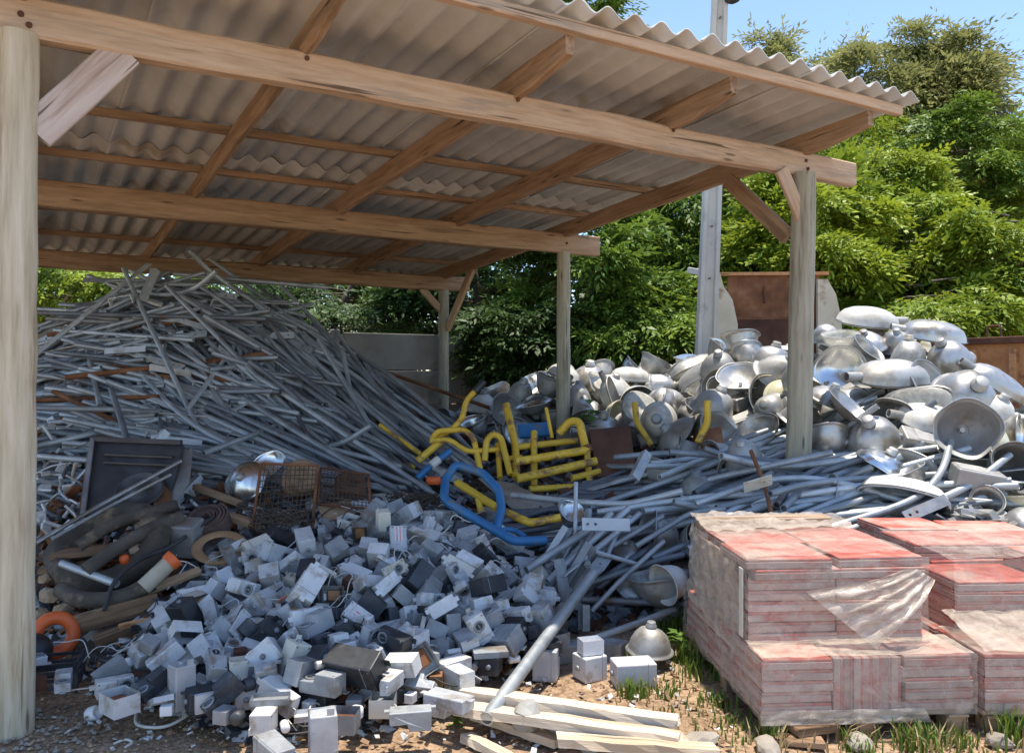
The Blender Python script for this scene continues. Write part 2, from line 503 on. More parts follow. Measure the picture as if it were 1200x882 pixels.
box_cream = pm('cream_aged_plastic', [(.3, (.60, .56, .46)), (.8, (.70, .67, .58))], scale=9, rough=.5, bump=.05, orand=.1, stain=(.48, .42, .3), stain_scale=5, stain_at=.62)
black_pl = pm('black_resin', [(.3, (.018, .02, .024)), (.7, (.045, .05, .058))], scale=8, rough=.5, bump=.08, orand=.3, stain=(.10, .095, .09), stain_scale=5, stain_at=.64)
copper = pm('rusty_coil', [(.3, (.24, .10, .04)), (.6, (.40, .20, .08)), (.8, (.50, .33, .16))], scale=14, rough=.65, metal=.2, bump=.3, orand=.25)
white_pl = pm('white_plastic', [(.3, (.70, .71, .72)), (.7, (.80, .80, .80))], scale=10, rough=.45, bump=.04, orand=.08, stain=(.55, .52, .46), stain_scale=6, stain_at=.66)
yellow = pm('yellow_paint', [(.3, (.60, .36, .03)), (.55, (.74, .47, .045)), (.8, (.82, .55, .08))], scale=5, rough=.5, bump=.1, orand=.12, stain=(.24, .13, .06), stain_scale=6, stain_at=.58)
blue = pm('blue_paint', [(.3, (.02, .12, .27)), (.6, (.025, .165, .36)), (.8, (.04, .21, .43))], scale=6, rough=.45, bump=.08, orand=.08, stain=(.13, .14, .15), stain_scale=6, stain_at=.60)
orange = pm('orange_plastic', [(.3, (.66, .10, .02)), (.7, (.80, .16, .035))], scale=6, rough=.5, bump=.06, stain=(.45, .12, .05), stain_scale=5, stain_at=.66)
tile_red = pm('red_paver_face', [(.3, (.40, .10, .075)), (.55, (.50, .145, .11)), (.8, (.57, .21, .165))], scale=6, rough=.8, bump=.25, bscale=60, orand=.14, stain=(.47, .31, .25), stain_scale=3, stain_at=.54, spec=.25)
tile_grey = pm('grey_paver_body', [(.3, (.36, .255, .215)), (.55, (.46, .345, .295)), (.8, (.54, .43, .375))], scale=10, rough=.9, bump=.3, bscale=70, orand=.18, stain=(.42, .15, .12), stain_scale=5, stain_at=.56, spec=.2)
card = pm('dusty_brown_card', [(.3, (.34, .23, .15)), (.6, (.44, .32, .22)), (.8, (.52, .41, .31))], scale=4, rough=.9, bump=.2, stain=(.30, .19, .13), stain_scale=3, stain_at=.58, spec=.2)
rubber = pm('dusty_rubber', [(.3, (.05, .042, .035)), (.6, (.10, .085, .068)), (.8, (.19, .155, .12))], scale=7, rough=.85, bump=.35, orand=.2, stain=(.25, .19, .13), stain_scale=3, stain_at=.6, spec=.25)
belt = pm('brown_fabric_belt', [(.3, (.085, .055, .048)), (.6, (.13, .085, .072)), (.8, (.19, .13, .11))], scale=8, rough=.9, bump=.3, spec=.2)
concrete = pm('grey_concrete', [(.3, (.30, .29, .26)), (.55, (.38, .37, .335)), (.8, (.45, .44, .40))], scale=3, rough=.9, bump=.3, bscale=30, stain=(.24, .225, .19), stain_scale=1.4, stain_at=.56, spec=.2)
concrete_pole = pm('pale_concrete', [(.3, (.48, .45, .39)), (.7, (.58, .55, .485))], scale=4, rough=.88, bump=.25, bscale=30, stain=(.36, .34, .30), stain_scale=2, stain_at=.6, spec=.2)
wall_mat = pm('stained_concrete_wall', [(.3, (.20, .19, .165)), (.55, (.27, .26, .23)), (.8, (.35, .335, .30))], scale=1.3, rough=.92, bump=.3, bscale=24, stain=(.17, .155, .13), stain_scale=.7, stain_at=.55, spec=.2)
stone = pm('pale_broken_stone', [(.3, (.26, .225, .18)), (.6, (.35, .305, .25)), (.8, (.43, .385, .325))], scale=8, rough=.9, bump=.4, bscale=30, orand=.2, spec=.2)
cable_black = pm('black_cable', [(.3, (.02, .02, .02)), (.7, (.05, .05, .05))], scale=10, rough=.6, bump=0)
cable_white = pm('off_white_cable', [(.3, (.55, .52, .46)), (.7, (.68, .66, .60))], scale=10, rough=.6, bump=0)
chain = pm('dark_wire', [(.3, (.06, .045, .035)), (.7, (.13, .095, .07))], scale=10, rough=.8, metal=.2, bump=0)
bark = pm('grey_brown_bark', [(.3, (.09, .07, .05)), (.7, (.19, .155, .12))], scale=6, rough=.95, bump=.6, stretch=(1, 1, .3), spec=.15)

# printed red product mark on some boxes: a pale field with illegible red lines
def print_mat():
    m = bpy.data.materials.new('faded_red_print'); m.use_nodes = True
    nt = m.node_tree; b = nt.nodes['Principled BSDF']; L = nt.links.new
    tc = nt.nodes.new('ShaderNodeTexCoord'); mp = nt.nodes.new('ShaderNodeMapping')
    mp.inputs['Scale'].default_value = (60, 150, 1)
    n = nn(nt, 'ShaderNodeTexNoise', Scale=1.0, Detail=2.0)
    w = nn(nt, 'ShaderNodeTexWave', Scale=14.0, Distortion=0.6); w.bands_direction = 'Y'
    L(tc.outputs['Object'], mp.inputs[0]); L(mp.outputs[0], n.inputs['Vector']); L(tc.outputs['Object'], w.inputs['Vector'])
    mu = nt.nodes.new('ShaderNodeMath'); mu.operation = 'MULTIPLY'
    L(n.outputs['Fac'], mu.inputs[0]); L(w.outputs['Fac'], mu.inputs[1])
    r = ramp(nt, [(.28, (.60, .61, .63)), (.36, (.62, .24, .20))]); L(mu.outputs[0], r.inputs[0]); L(r.outputs[0], b.inputs['Base Color'])
    b.inputs['Roughness'].default_value = .5
    return m
red_print = print_mat()

def film_mat(name, lo, hi, tint=(.80, .76, .70)):
    m = bpy.data.materials.new(name); m.use_nodes = True
    nt = m.node_tree; b = nt.nodes['Principled BSDF']; L = nt.links.new
    out = nt.nodes['Material Output']
    tc = nt.nodes.new('ShaderNodeTexCoord'); mp = nt.nodes.new('ShaderNodeMapping'); mp.inputs['Scale'].default_value = (4, 4, 6)
    n = nn(nt, 'ShaderNodeTexNoise', Scale=2.2, Detail=7.0, Roughness=.65, Distortion=1.2)
    L(tc.outputs['Object'], mp.inputs[0]); L(mp.outputs[0], n.inputs['Vector'])
    mr = nn(nt, 'ShaderNodeMapRange'); mr.inputs['From Min'].default_value = .35; mr.inputs['From Max'].default_value = .68
    mr.inputs['To Min'].default_value = lo; mr.inputs['To Max'].default_value = hi
    L(n.outputs['Fac'], mr.inputs['Value'])
    tr = nt.nodes.new('ShaderNodeBsdfTransparent'); mx = nt.nodes.new('ShaderNodeMixShader')
    b.inputs['Base Color'].default_value = (*tint, 1); b.inputs['Roughness'].default_value = .28
    bp = nn(nt, 'ShaderNodeBump', Strength=.6, Distance=.01); L(n.outputs['Fac'], bp.inputs['Height']); L(bp.outputs[0], b.inputs['Normal'])
    L(mr.outputs[0], mx.inputs[0]); L(tr.outputs[0], mx.inputs[1]); L(b.outputs[0], mx.inputs[2]); L(mx.outputs[0], out.inputs[0])
    return m
film = film_mat('cling_film', .13, .48, (.68, .57, .48))
film_thick = film_mat('bunched_film', .28, .72, (.62, .52, .42))
lens_clear = film_mat('clouded_clear_lens', .30, .60, (.72, .70, .62))

def leaf_mat(name, transl=.25):
    m = bpy.data.materials.new(name); m.use_nodes = True
    nt = m.node_tree; b = nt.nodes['Principled BSDF']; L = nt.links.new
    out = nt.nodes['Material Output']
    a = nt.nodes.new('ShaderNodeVertexColor'); a.layer_name = 'leaf_colour'
    L(a.outputs[0], b.inputs['Base Color'])
    b.inputs['Roughness'].default_value = .5; b.inputs['Specular IOR Level'].default_value = .35
    t = nt.nodes.new('ShaderNodeBsdfTranslucent')
    hs = nt.nodes.new('ShaderNodeHueSaturation'); hs.inputs['Value'].default_value = 1.4; hs.inputs['Hue'].default_value = .485
    L(a.outputs[0], hs.inputs['Color']); L(hs.outputs[0], t.inputs[0])
    mx = nt.nodes.new('ShaderNodeMixShader'); mx.inputs[0].default_value = transl
    L(b.outputs[0], mx.inputs[1]); L(t.outputs[0], mx.inputs[2]); L(mx.outputs[0], out.inputs[0])
    return m
leaf = leaf_mat('leaf')

def ground_mat():
    m = bpy.data.materials.new('trodden_dirt'); m.use_nodes = True
    nt = m.node_tree; b = nt.nodes['Principled BSDF']; L = nt.links.new
    tc = nt.nodes.new('ShaderNodeTexCoord')
    n1 = nn(nt, 'ShaderNodeTexNoise', Scale=1.3, Detail=6.0, Roughness=.68); L(tc.outputs['Object'], n1.inputs['Vector'])
    r = ramp(nt, [(.3, (.21, .14, .09)), (.5, (.34, .24, .16)), (.7, (.47, .35, .245))]); L(n1.outputs['Fac'], r.inputs[0])
    n2 = nn(nt, 'ShaderNodeTexNoise', Scale=38.0, Detail=3.0, Roughness=.7); L(tc.outputs['Object'], n2.inputs['Vector'])
    r2 = ramp(nt, [(.35, (.55, .5, .45)), (.62, (1.25, 1.22, 1.18))]); L(n2.outputs['Fac'], r2.inputs[0])
    mx = nt.nodes.new('ShaderNodeMix'); mx.data_type = 'RGBA'; mx.blend_type = 'MULTIPLY'; mx.inputs['Factor'].default_value = 1
    L(r.outputs[0], mx.inputs['A']); L(r2.outputs[0], mx.inputs['B'])
    L(mx.outputs['Result'], b.inputs['Base Color']); b.inputs['Roughness'].default_value = .95; b.inputs['Specular IOR Level'].default_value = .15
    bp = nn(nt, 'ShaderNodeBump', Strength=.8, Distance=.02); L(n2.outputs['Fac'], bp.inputs['Height']); L(bp.outputs[0], b.inputs['Normal'])
    return m
dirt = ground_mat()
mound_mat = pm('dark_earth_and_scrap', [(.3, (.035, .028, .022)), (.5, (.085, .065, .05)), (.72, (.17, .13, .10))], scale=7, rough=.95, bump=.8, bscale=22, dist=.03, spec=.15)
soil_pale = pm('pale_crumbled_soil', [(.3, (.32, .22, .13)), (.6, (.46, .33, .21)), (.8, (.56, .43, .30))], scale=9, rough=.95, bump=.7, bscale=30, dist=.015, spec=.15)

# ------------------------------------------------------------------ ground, mound
def ground():
    vs, fs = [], []
    xs = [-160, -60, -25, -12, -8] + list(np.arange(-6, 6.01, .12)) + [8, 12, 25, 60, 160]
    ys = [-60, -25, -10, -4, 0, 1.5] + list(np.arange(2.4, 8.0, .12)) + [9, 11, 13, 16, 22, 35, 70, 200]
    rg = random.Random(2)
    from mathutils import noise
    for y in ys:
        for x in xs:
            inner = -6 <= x <= 6 and 2.4 <= y < 8
            z = (noise.noise(Vector((x * 1.1, y * 1.1, 0))) * .02 + noise.noise(Vector((x * 4, y * 4, 3))) * .010) if inner else 0.0
            vs.append((x, y, z - .005))
    nx = len(xs)
    for j in range(len(ys) - 1):
        for i in range(nx - 1):
            a = j * nx + i; fs.append((a, a + 1, a + nx + 1, a + nx))
    o = MB().add(vs, fs, 0, True).build('ground', dirt)
    tag(o, kind='structure')
ground()

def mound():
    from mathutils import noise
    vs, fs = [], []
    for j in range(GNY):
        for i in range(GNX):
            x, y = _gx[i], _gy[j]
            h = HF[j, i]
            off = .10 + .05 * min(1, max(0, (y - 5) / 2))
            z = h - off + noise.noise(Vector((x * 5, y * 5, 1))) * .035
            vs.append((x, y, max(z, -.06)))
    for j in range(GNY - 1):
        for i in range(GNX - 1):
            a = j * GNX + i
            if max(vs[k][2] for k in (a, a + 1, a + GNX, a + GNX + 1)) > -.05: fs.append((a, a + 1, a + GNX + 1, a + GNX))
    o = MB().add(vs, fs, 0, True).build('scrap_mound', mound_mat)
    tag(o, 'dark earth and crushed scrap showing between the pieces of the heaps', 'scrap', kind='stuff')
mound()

# ------------------------------------------------------------------ the shed
DX, DY = 0.8605, 0.5095
shed = empty('open_shed', (2.07, 5.96, 0), Matrix.Rotation(math.atan2(DY, DX), 3, 'Z').to_quaternion())
tag(shed, 'open timber shed with round posts and corrugated fibre cement roof', 'shed')
SL = 0.0515
def zb(s): return 3.0 - SL * s
def local_bar(name, a, b, w, h, mat, bev=.008, wob=.0, taper=None):
    """a squared timber with slightly wavy faces, its own x axis along the grain"""
    a, b = Vector(a), Vector(b)
    d = b - a; L = d.length
    n = max(2, int(L / .35))
    rg = random.Random(int(abs(a.x * 1000 + b.y * 333 + a.z * 77)))
    vs, fs = [], []
    pro = [(-w/2+bev, -h/2), (w/2-bev, -h/2), (w/2, -h/2+bev), (w/2, h/2-bev), (w/2-bev, h/2), (-w/2+bev, h/2), (-w/2, h/2-bev), (-w/2, -h/2+bev)]
    for i in range(n + 1):
        x = L * i / n
        oy, oz = rg.uniform(-wob, wob), rg.uniform(-wob, wob)
        for (py, pz) in pro:
            k = 1.0
            zz = pz
            if taper and i == 0 and pz < 0: zz = pz + taper
            vs.append((x, py + oy + rg.uniform(-wob, wob) * .4, zz + oz + rg.uniform(-wob, wob) * .4))
    for i in range(n):
        for j in range(8):
            k = (j + 1) % 8
            fs.append((i * 8 + j, i * 8 + k, (i + 1) * 8 + k, (i + 1) * 8 + j))
    fs.append(tuple(range(7, -1, -1))); fs.append(tuple(range(n * 8, n * 8 + 8)))
    mw = frame(d).to_4x4(); mw.translation = a
    return MB().add(vs, fs).build(name, mat, shed, mw)

def round_post(lx, ly, ztop, r, mat, lean=(0, 0), z0=-.1):
    rg = random.Random(int(lx * 100 + ly * 1000))
    n, k = 18, 16
    vs, fs = [], []
    for i in range(k + 1):
        t = i / k
        z = z0 + (ztop - z0) * t
        rr = r * (1.04 - .08 * t)
        ox, oy = rg.uniform(-.004, .004), rg.uniform(-.004, .004)
        for j in range(n):
            a = 2 * math.pi * j / n
            q = rr * (1 + .03 * math.sin(3 * a + lx) + rg.uniform(-.012, .012))
            # x is the post's length so that the grain runs along it
            vs.append((z, q * math.cos(a) + ox, q * math.sin(a) + oy))
    for i in range(k):
        for j in range(n):
            fs.append((i * n + j, i * n + (j + 1) % n, (i + 1) * n + (j + 1) % n, (i + 1) * n + j))
    m = MB().add(vs, fs, 0, True)
    m.add(vs[-n:], [tuple(range(n))])
    R = Matrix(((lean[0], 1, 0), (lean[1], 0, 1), (1, 0, 0)))   # x -> up (leaning), y -> x, z -> y
    mw = R.to_4x4(); mw.translation = (lx - lean[0] * ztop, ly - lean[1] * ztop, 0)
    return m.build('post', mat, shed, mw)

XL = -4.82
round_post(XL, 0, 2.925, .081, wood_log, (.012, .004))
round_post(0, 0, 2.925, .088, wood_log_grey, (.028, .012))
round_post(0, 3.01, 2.755, .072, wood_log_grey, (.004, 0))
round_post(0, 5.84, 2.61, .072, wood_log_grey)
round_post(XL, 3.01, 2.755, .075, wood_log)
round_post(XL, 5.84, 2.61, .075, wood_log)

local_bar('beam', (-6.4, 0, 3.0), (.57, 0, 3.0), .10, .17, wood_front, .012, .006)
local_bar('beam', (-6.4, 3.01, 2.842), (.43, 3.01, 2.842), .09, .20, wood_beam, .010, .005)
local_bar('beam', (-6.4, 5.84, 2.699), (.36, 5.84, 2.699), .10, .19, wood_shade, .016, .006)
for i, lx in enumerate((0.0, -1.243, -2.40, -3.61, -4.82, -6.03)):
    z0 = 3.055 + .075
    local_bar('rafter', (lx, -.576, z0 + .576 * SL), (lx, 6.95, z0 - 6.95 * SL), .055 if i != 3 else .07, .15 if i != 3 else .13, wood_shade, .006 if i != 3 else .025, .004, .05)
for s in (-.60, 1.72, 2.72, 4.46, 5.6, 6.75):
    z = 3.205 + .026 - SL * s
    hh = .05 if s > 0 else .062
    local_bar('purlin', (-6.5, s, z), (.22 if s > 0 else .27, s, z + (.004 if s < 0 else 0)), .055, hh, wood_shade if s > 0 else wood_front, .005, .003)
# braces
def brace(a, b, w, h, mat):
    return local_bar('brace', a, b, w, h, mat, .006, .002)
brace((XL + .05, -.02, 2.52), (XL + .40, -.02, 2.935), .045, .15, wood_pink)
brace((-.03, -.075, 2.55), (-.26, -.06, 2.925), .035, .11, wood_front)
brace((-.01, .10, 2.50), (-.02, .68, 3.03), .05, .12, wood_shade)
brace((.02, 5.76, 2.10), (.0, 5.02, 2.81), .05, .11, wood_beam)
brace((-.05, 5.84, 2.35), (-.32, 5.84, 2.62), .05, .09, wood_beam)

for (lx, s, z) in ((XL, -.055, 3.0), (XL + .03, -.055, 2.96), (0, -.055, 3.02), (.02, -.055, 2.965), (0, 2.96, 2.84), (-1.243, -.055, 3.05), (-2.40, -.055, 3.05), (-3.61, -.055, 3.05)):
    MB().lathe([(.013, 0), (.013, .006), (.006, .010), (.0, .010)], 8, M=Matrix.Translation((lx, s, z)) @ Matrix.Rotation(math.pi / 2, 4, 'X')).build('bolt', rust_dark, shed)

def roof_sheet_mesh(length, waves=6, pitch=.177, amp=.0255, th=.007):
    n = waves * 14
    xs = [pitch * waves * i / n for i in range(n + 1)]
    ys = [length * k / 6 for k in range(7)]
    vs, fs = [], []
    for sgn in (0, 1):
        for y in ys:
            for x in xs:
                a = 2 * math.pi * x / pitch
                z = -amp * math.cos(a)
                vs.append((x, y, z + sgn * th))
    W = n + 1; N = W * len(ys)
    for k in range(len(ys) - 1):
        for i in range(n):
            a = k * W + i
            fs.append((a, a + W, a + W + 1, a + 1)); fs.append((N + a, N + a + 1, N + a + W + 1, N + a + W))
    for i in range(n):
        fs.append((i, i + 1, N + i + 1, N + i)); a = (len(ys) - 1) * W + i; fs.append((a + 1, a, N + a, N + a + 1))
    for k in range(len(ys) - 1):
        a = k * W; fs.append((a + W, a, N + a, N + a + W)); a = k * W + n; fs.append((a, a + W, N + a + W, N + a))
    m = MB(); m.add(vs, fs, 0, True)
    return m.mesh('roof_sheet', fibre)
tilt = Matrix.Rotation(-math.atan(SL), 4, 'X')
sh_f, sh_b = roof_sheet_mesh(3.55), roof_sheet_mesh(4.65)
rg = random.Random(4)
for row, (me, s0, dz) in enumerate(((sh_f, -.71, .010), (sh_b, 2.46, .0))):
    for i in range(7):
        x0 = .315 - 1.062 - i * .885
        zz = 3.205 + .05 + .028 - SL * s0 + dz + (.0085 if i % 2 else 0)
        mw = Matrix.Translation((x0 + rg.uniform(-.006, .006), s0 + rg.uniform(-.012, .012), zz)) @ tilt
        link('roof_sheet', me, shed, mw)

# ------------------------------------------------------------------ boundary wall, pole, containers
def boundary_wall():
    w = empty('boundary_wall', (-1.75, 12.41, 0), Matrix.Rotation(math.atan2(DY, DX), 3, 'Z').to_quaternion())
    tag(w, 'grey stained concrete panel wall behind the shed', 'wall')
    rg = random.Random(8)
    x = -7.2
    while x < 9.0:
        L = 2.0
        for k, (z0, z1) in enumerate(((-.1, .52), (.53, 1.03), (1.04, 1.55), (1.56, 2.10))):
            MB().box((x + L / 2, rg.uniform(-.004, .004), (z0 + z1) / 2), (L - .012, .07, z1 - z0), bev=.006).build('panel', wall_mat, w)
        MB().box((x + L, 0, 1.04), (.12, .13, 2.2), bev=.01).build('pillar', wall_mat, w)
        x += L + .13
boundary_wall()

def concrete_pole():
    Y = 9.6
    p0, p1 = at(826, 438, Y), at(843.5, 0, Y)
    dx = (p1.x - p0.x) / (p1.z - p0.z)
    base = empty('utility_pole', (p0.x - dx * p0.z, Y, 0))
    tag(base, 'pale concrete utility pole rising behind the shed roof', 'utility pole')
    k, top = 12, 8.4
    vs, fs = [], []
    for i in range(k + 1):
        z = top * i / k
        w = .245 - .013 * z; d = .17 - .008 * z; g = .045
        prof = [(-w/2, -d/2), (-w/2+g, -d/2), (-w/2+g+.012, -d/2+.035), (w/2-g-.012, -d/2+.035), (w/2-g, -d/2), (w/2, -d/2), (w/2, d/2), (-w/2, d/2)]
        for (x, y) in prof: vs.append((x + dx * z, y, z))
    for i in range(k):
        for j in range(8):
            fs.append((i*8+j, i*8+(j+1)%8, (i+1)*8+(j+1)%8, (i+1)*8+j))
    fs.append(tuple(range(k*8, k*8+8)))
    MB().add(vs, fs).build('shaft', concrete_pole_m, base)
    q = at(858, -4, Y - .1)
    b = MB()
    loc = Vector((q.x - base.location.x, -.1, q.z))
    b.tube([(dx * q.z, -.02, q.z + .14), (loc.x - .02, -.1, q.z + .14), (loc.x, -.1, q.z + .05)], .014, 8)
    b.build('bracket', galv_dark, base)
    MB().lathe([(.005, .08), (.04, .075), (.05, .05), (.085, .035), (.09, .01), (.05, -.01), (.085, -.025), (.085, -.05), (.04, -.075), (.005, -.08)], 16,
               M=Matrix.Translation(loc)).build('insulator', black_pl, base)
    for z in (2.6, 3.2, 3.8, 4.4, 5.0, 5.6, 6.2):
        MB().tube([(dx * z, -.075, z), (dx * z, -.045, z)], .012, 8).build('bolt_hole', dark_in, base)
concrete_pole_m = concrete_pole_mat = MATS['pale_concrete']
concrete_pole()

def skip_back():
    Y = 10.4
    o = at(910, 400, Y)
    t = empty('rusty_skip', (o.x, Y, 0))
    tag(t, 'rusty brown steel tipper body with cream flaking side plates behind the concrete pole', 'skip')
    X = lambda px: (px - 910) / F * Y
    Z = lambda py: CAMZ + (HOR - py) / F * Y
    x0, x1 = X(853), X(962)
    MB().box(((x0+x1)/2, .05, (Z(322)+Z(372))/2), (x1-x0, .03, Z(322)-Z(372)), bev=.004).build('upper_panel', rust, t)
    MB().box(((x0+x1)/2, .0, (Z(374)+.0)/2 + .2), (x1-x0, .03, Z(374)-.4), bev=.004).build('lower_panel', rust_dark, t)
    MB().bar((x0, .02, Z(373)), (x1, .02, Z(373)), .07, .035).build('rail', rust, t)
    MB().bar((x0-.1, .04, Z(321)), (x1+.1, .04, Z(320)), .10, .04).build('top_rail', rust_orange, t)
    MB().box((X(896), .0, Z(345)), (.02, .03, .22)).build('lug', rust_dark, t)
    for sgn, (pa, pb) in ((-1, (838, 853)), (1, (962, 985))):
        m = MB()
        xa, xb = X(pa), X(pb)
        if sgn < 0: out = [(x1 if 0 else X(853), Z(322)), (X(842), Z(322)), (X(845), Z(335)), (X(856), Z(352)), (X(862), Z(380)), (X(862), .3), (X(834), .3), (X(834), Z(322))]
        else: out = [(X(955), Z(328)), (X(966), Z(328)), (X(976), Z(345)), (X(982), Z(372)), (X(984), Z(400)), (X(984), .3), (X(955), .3)]
        n = len(out)
        vs = [(x, -.10, z) for x, z in out] + [(x, -.04, z) for x, z in out]
        fs = [tuple(range(n)), tuple(range(2*n-1, n-1, -1))] + [(i, (i+1) % n, n+(i+1) % n, n+i) for i in range(n)]
        m.add(vs, fs).build('side_plate', cream, t)
    MB().bar((X(803), -.12, Z(318)), (X(838), -.12, Z(324)), .05, .075, bev=.006).build('white_arm', dirty_white, t)
    # floor and far end so that it is a real body
    MB().box(((x0+x1)/2, 1.1, .45), (x1-x0, 2.1, .05)).build('floor_plate', rust_dark, t)
skip_back()

def skip_right():
    Y = 8.6
    A, B = at(1085, 403, 9.2), at(1300, 409, 7.6)
    t = empty('orange_skip', (A.x, A.y, 0))
    tag(t, 'orange rusty skip with ribbed side behind the lamp reflectors at right', 'skip')
    d = Vector((B.x - A.x, B.y - A.y, 0)); L = d.length
    R = frame(d).to_4x4()
    mw = R.copy()
    ztop = A.z
    def P(name, c, s, mat, bev=.006): return MB().box(c, s, bev=bev).build(name, mat, t, mw)
    P('side_panel', (L/2, 0, ztop/2), (L, .03, ztop), rust_orange)
    P('top_rail', (L/2, -.03, ztop + .01), (L + .05, .11, .07), rust_dark)
    x = .15
    while x < L:
        P('rib', (x, -.05, ztop/2 - .03), (.07, .06, ztop - .1), rust_orange); x += .42
    P('end_panel', (.02, .7, ztop/2), (.03, 1.4, ztop - .02), rust_orange)
    q = at(1158, 398, 8.7)
    m = MB(); x = .62 * L / 1.6
    m.tube(fillet([(x, -.03, ztop + .03), (x, -.03, ztop + .16), (x + .14, -.03, ztop + .16), (x + .14, -.03, ztop + .03)], .03), .012, 8)
    m.build('lifting_hook', rust_dark, t, mw)
skip_right()

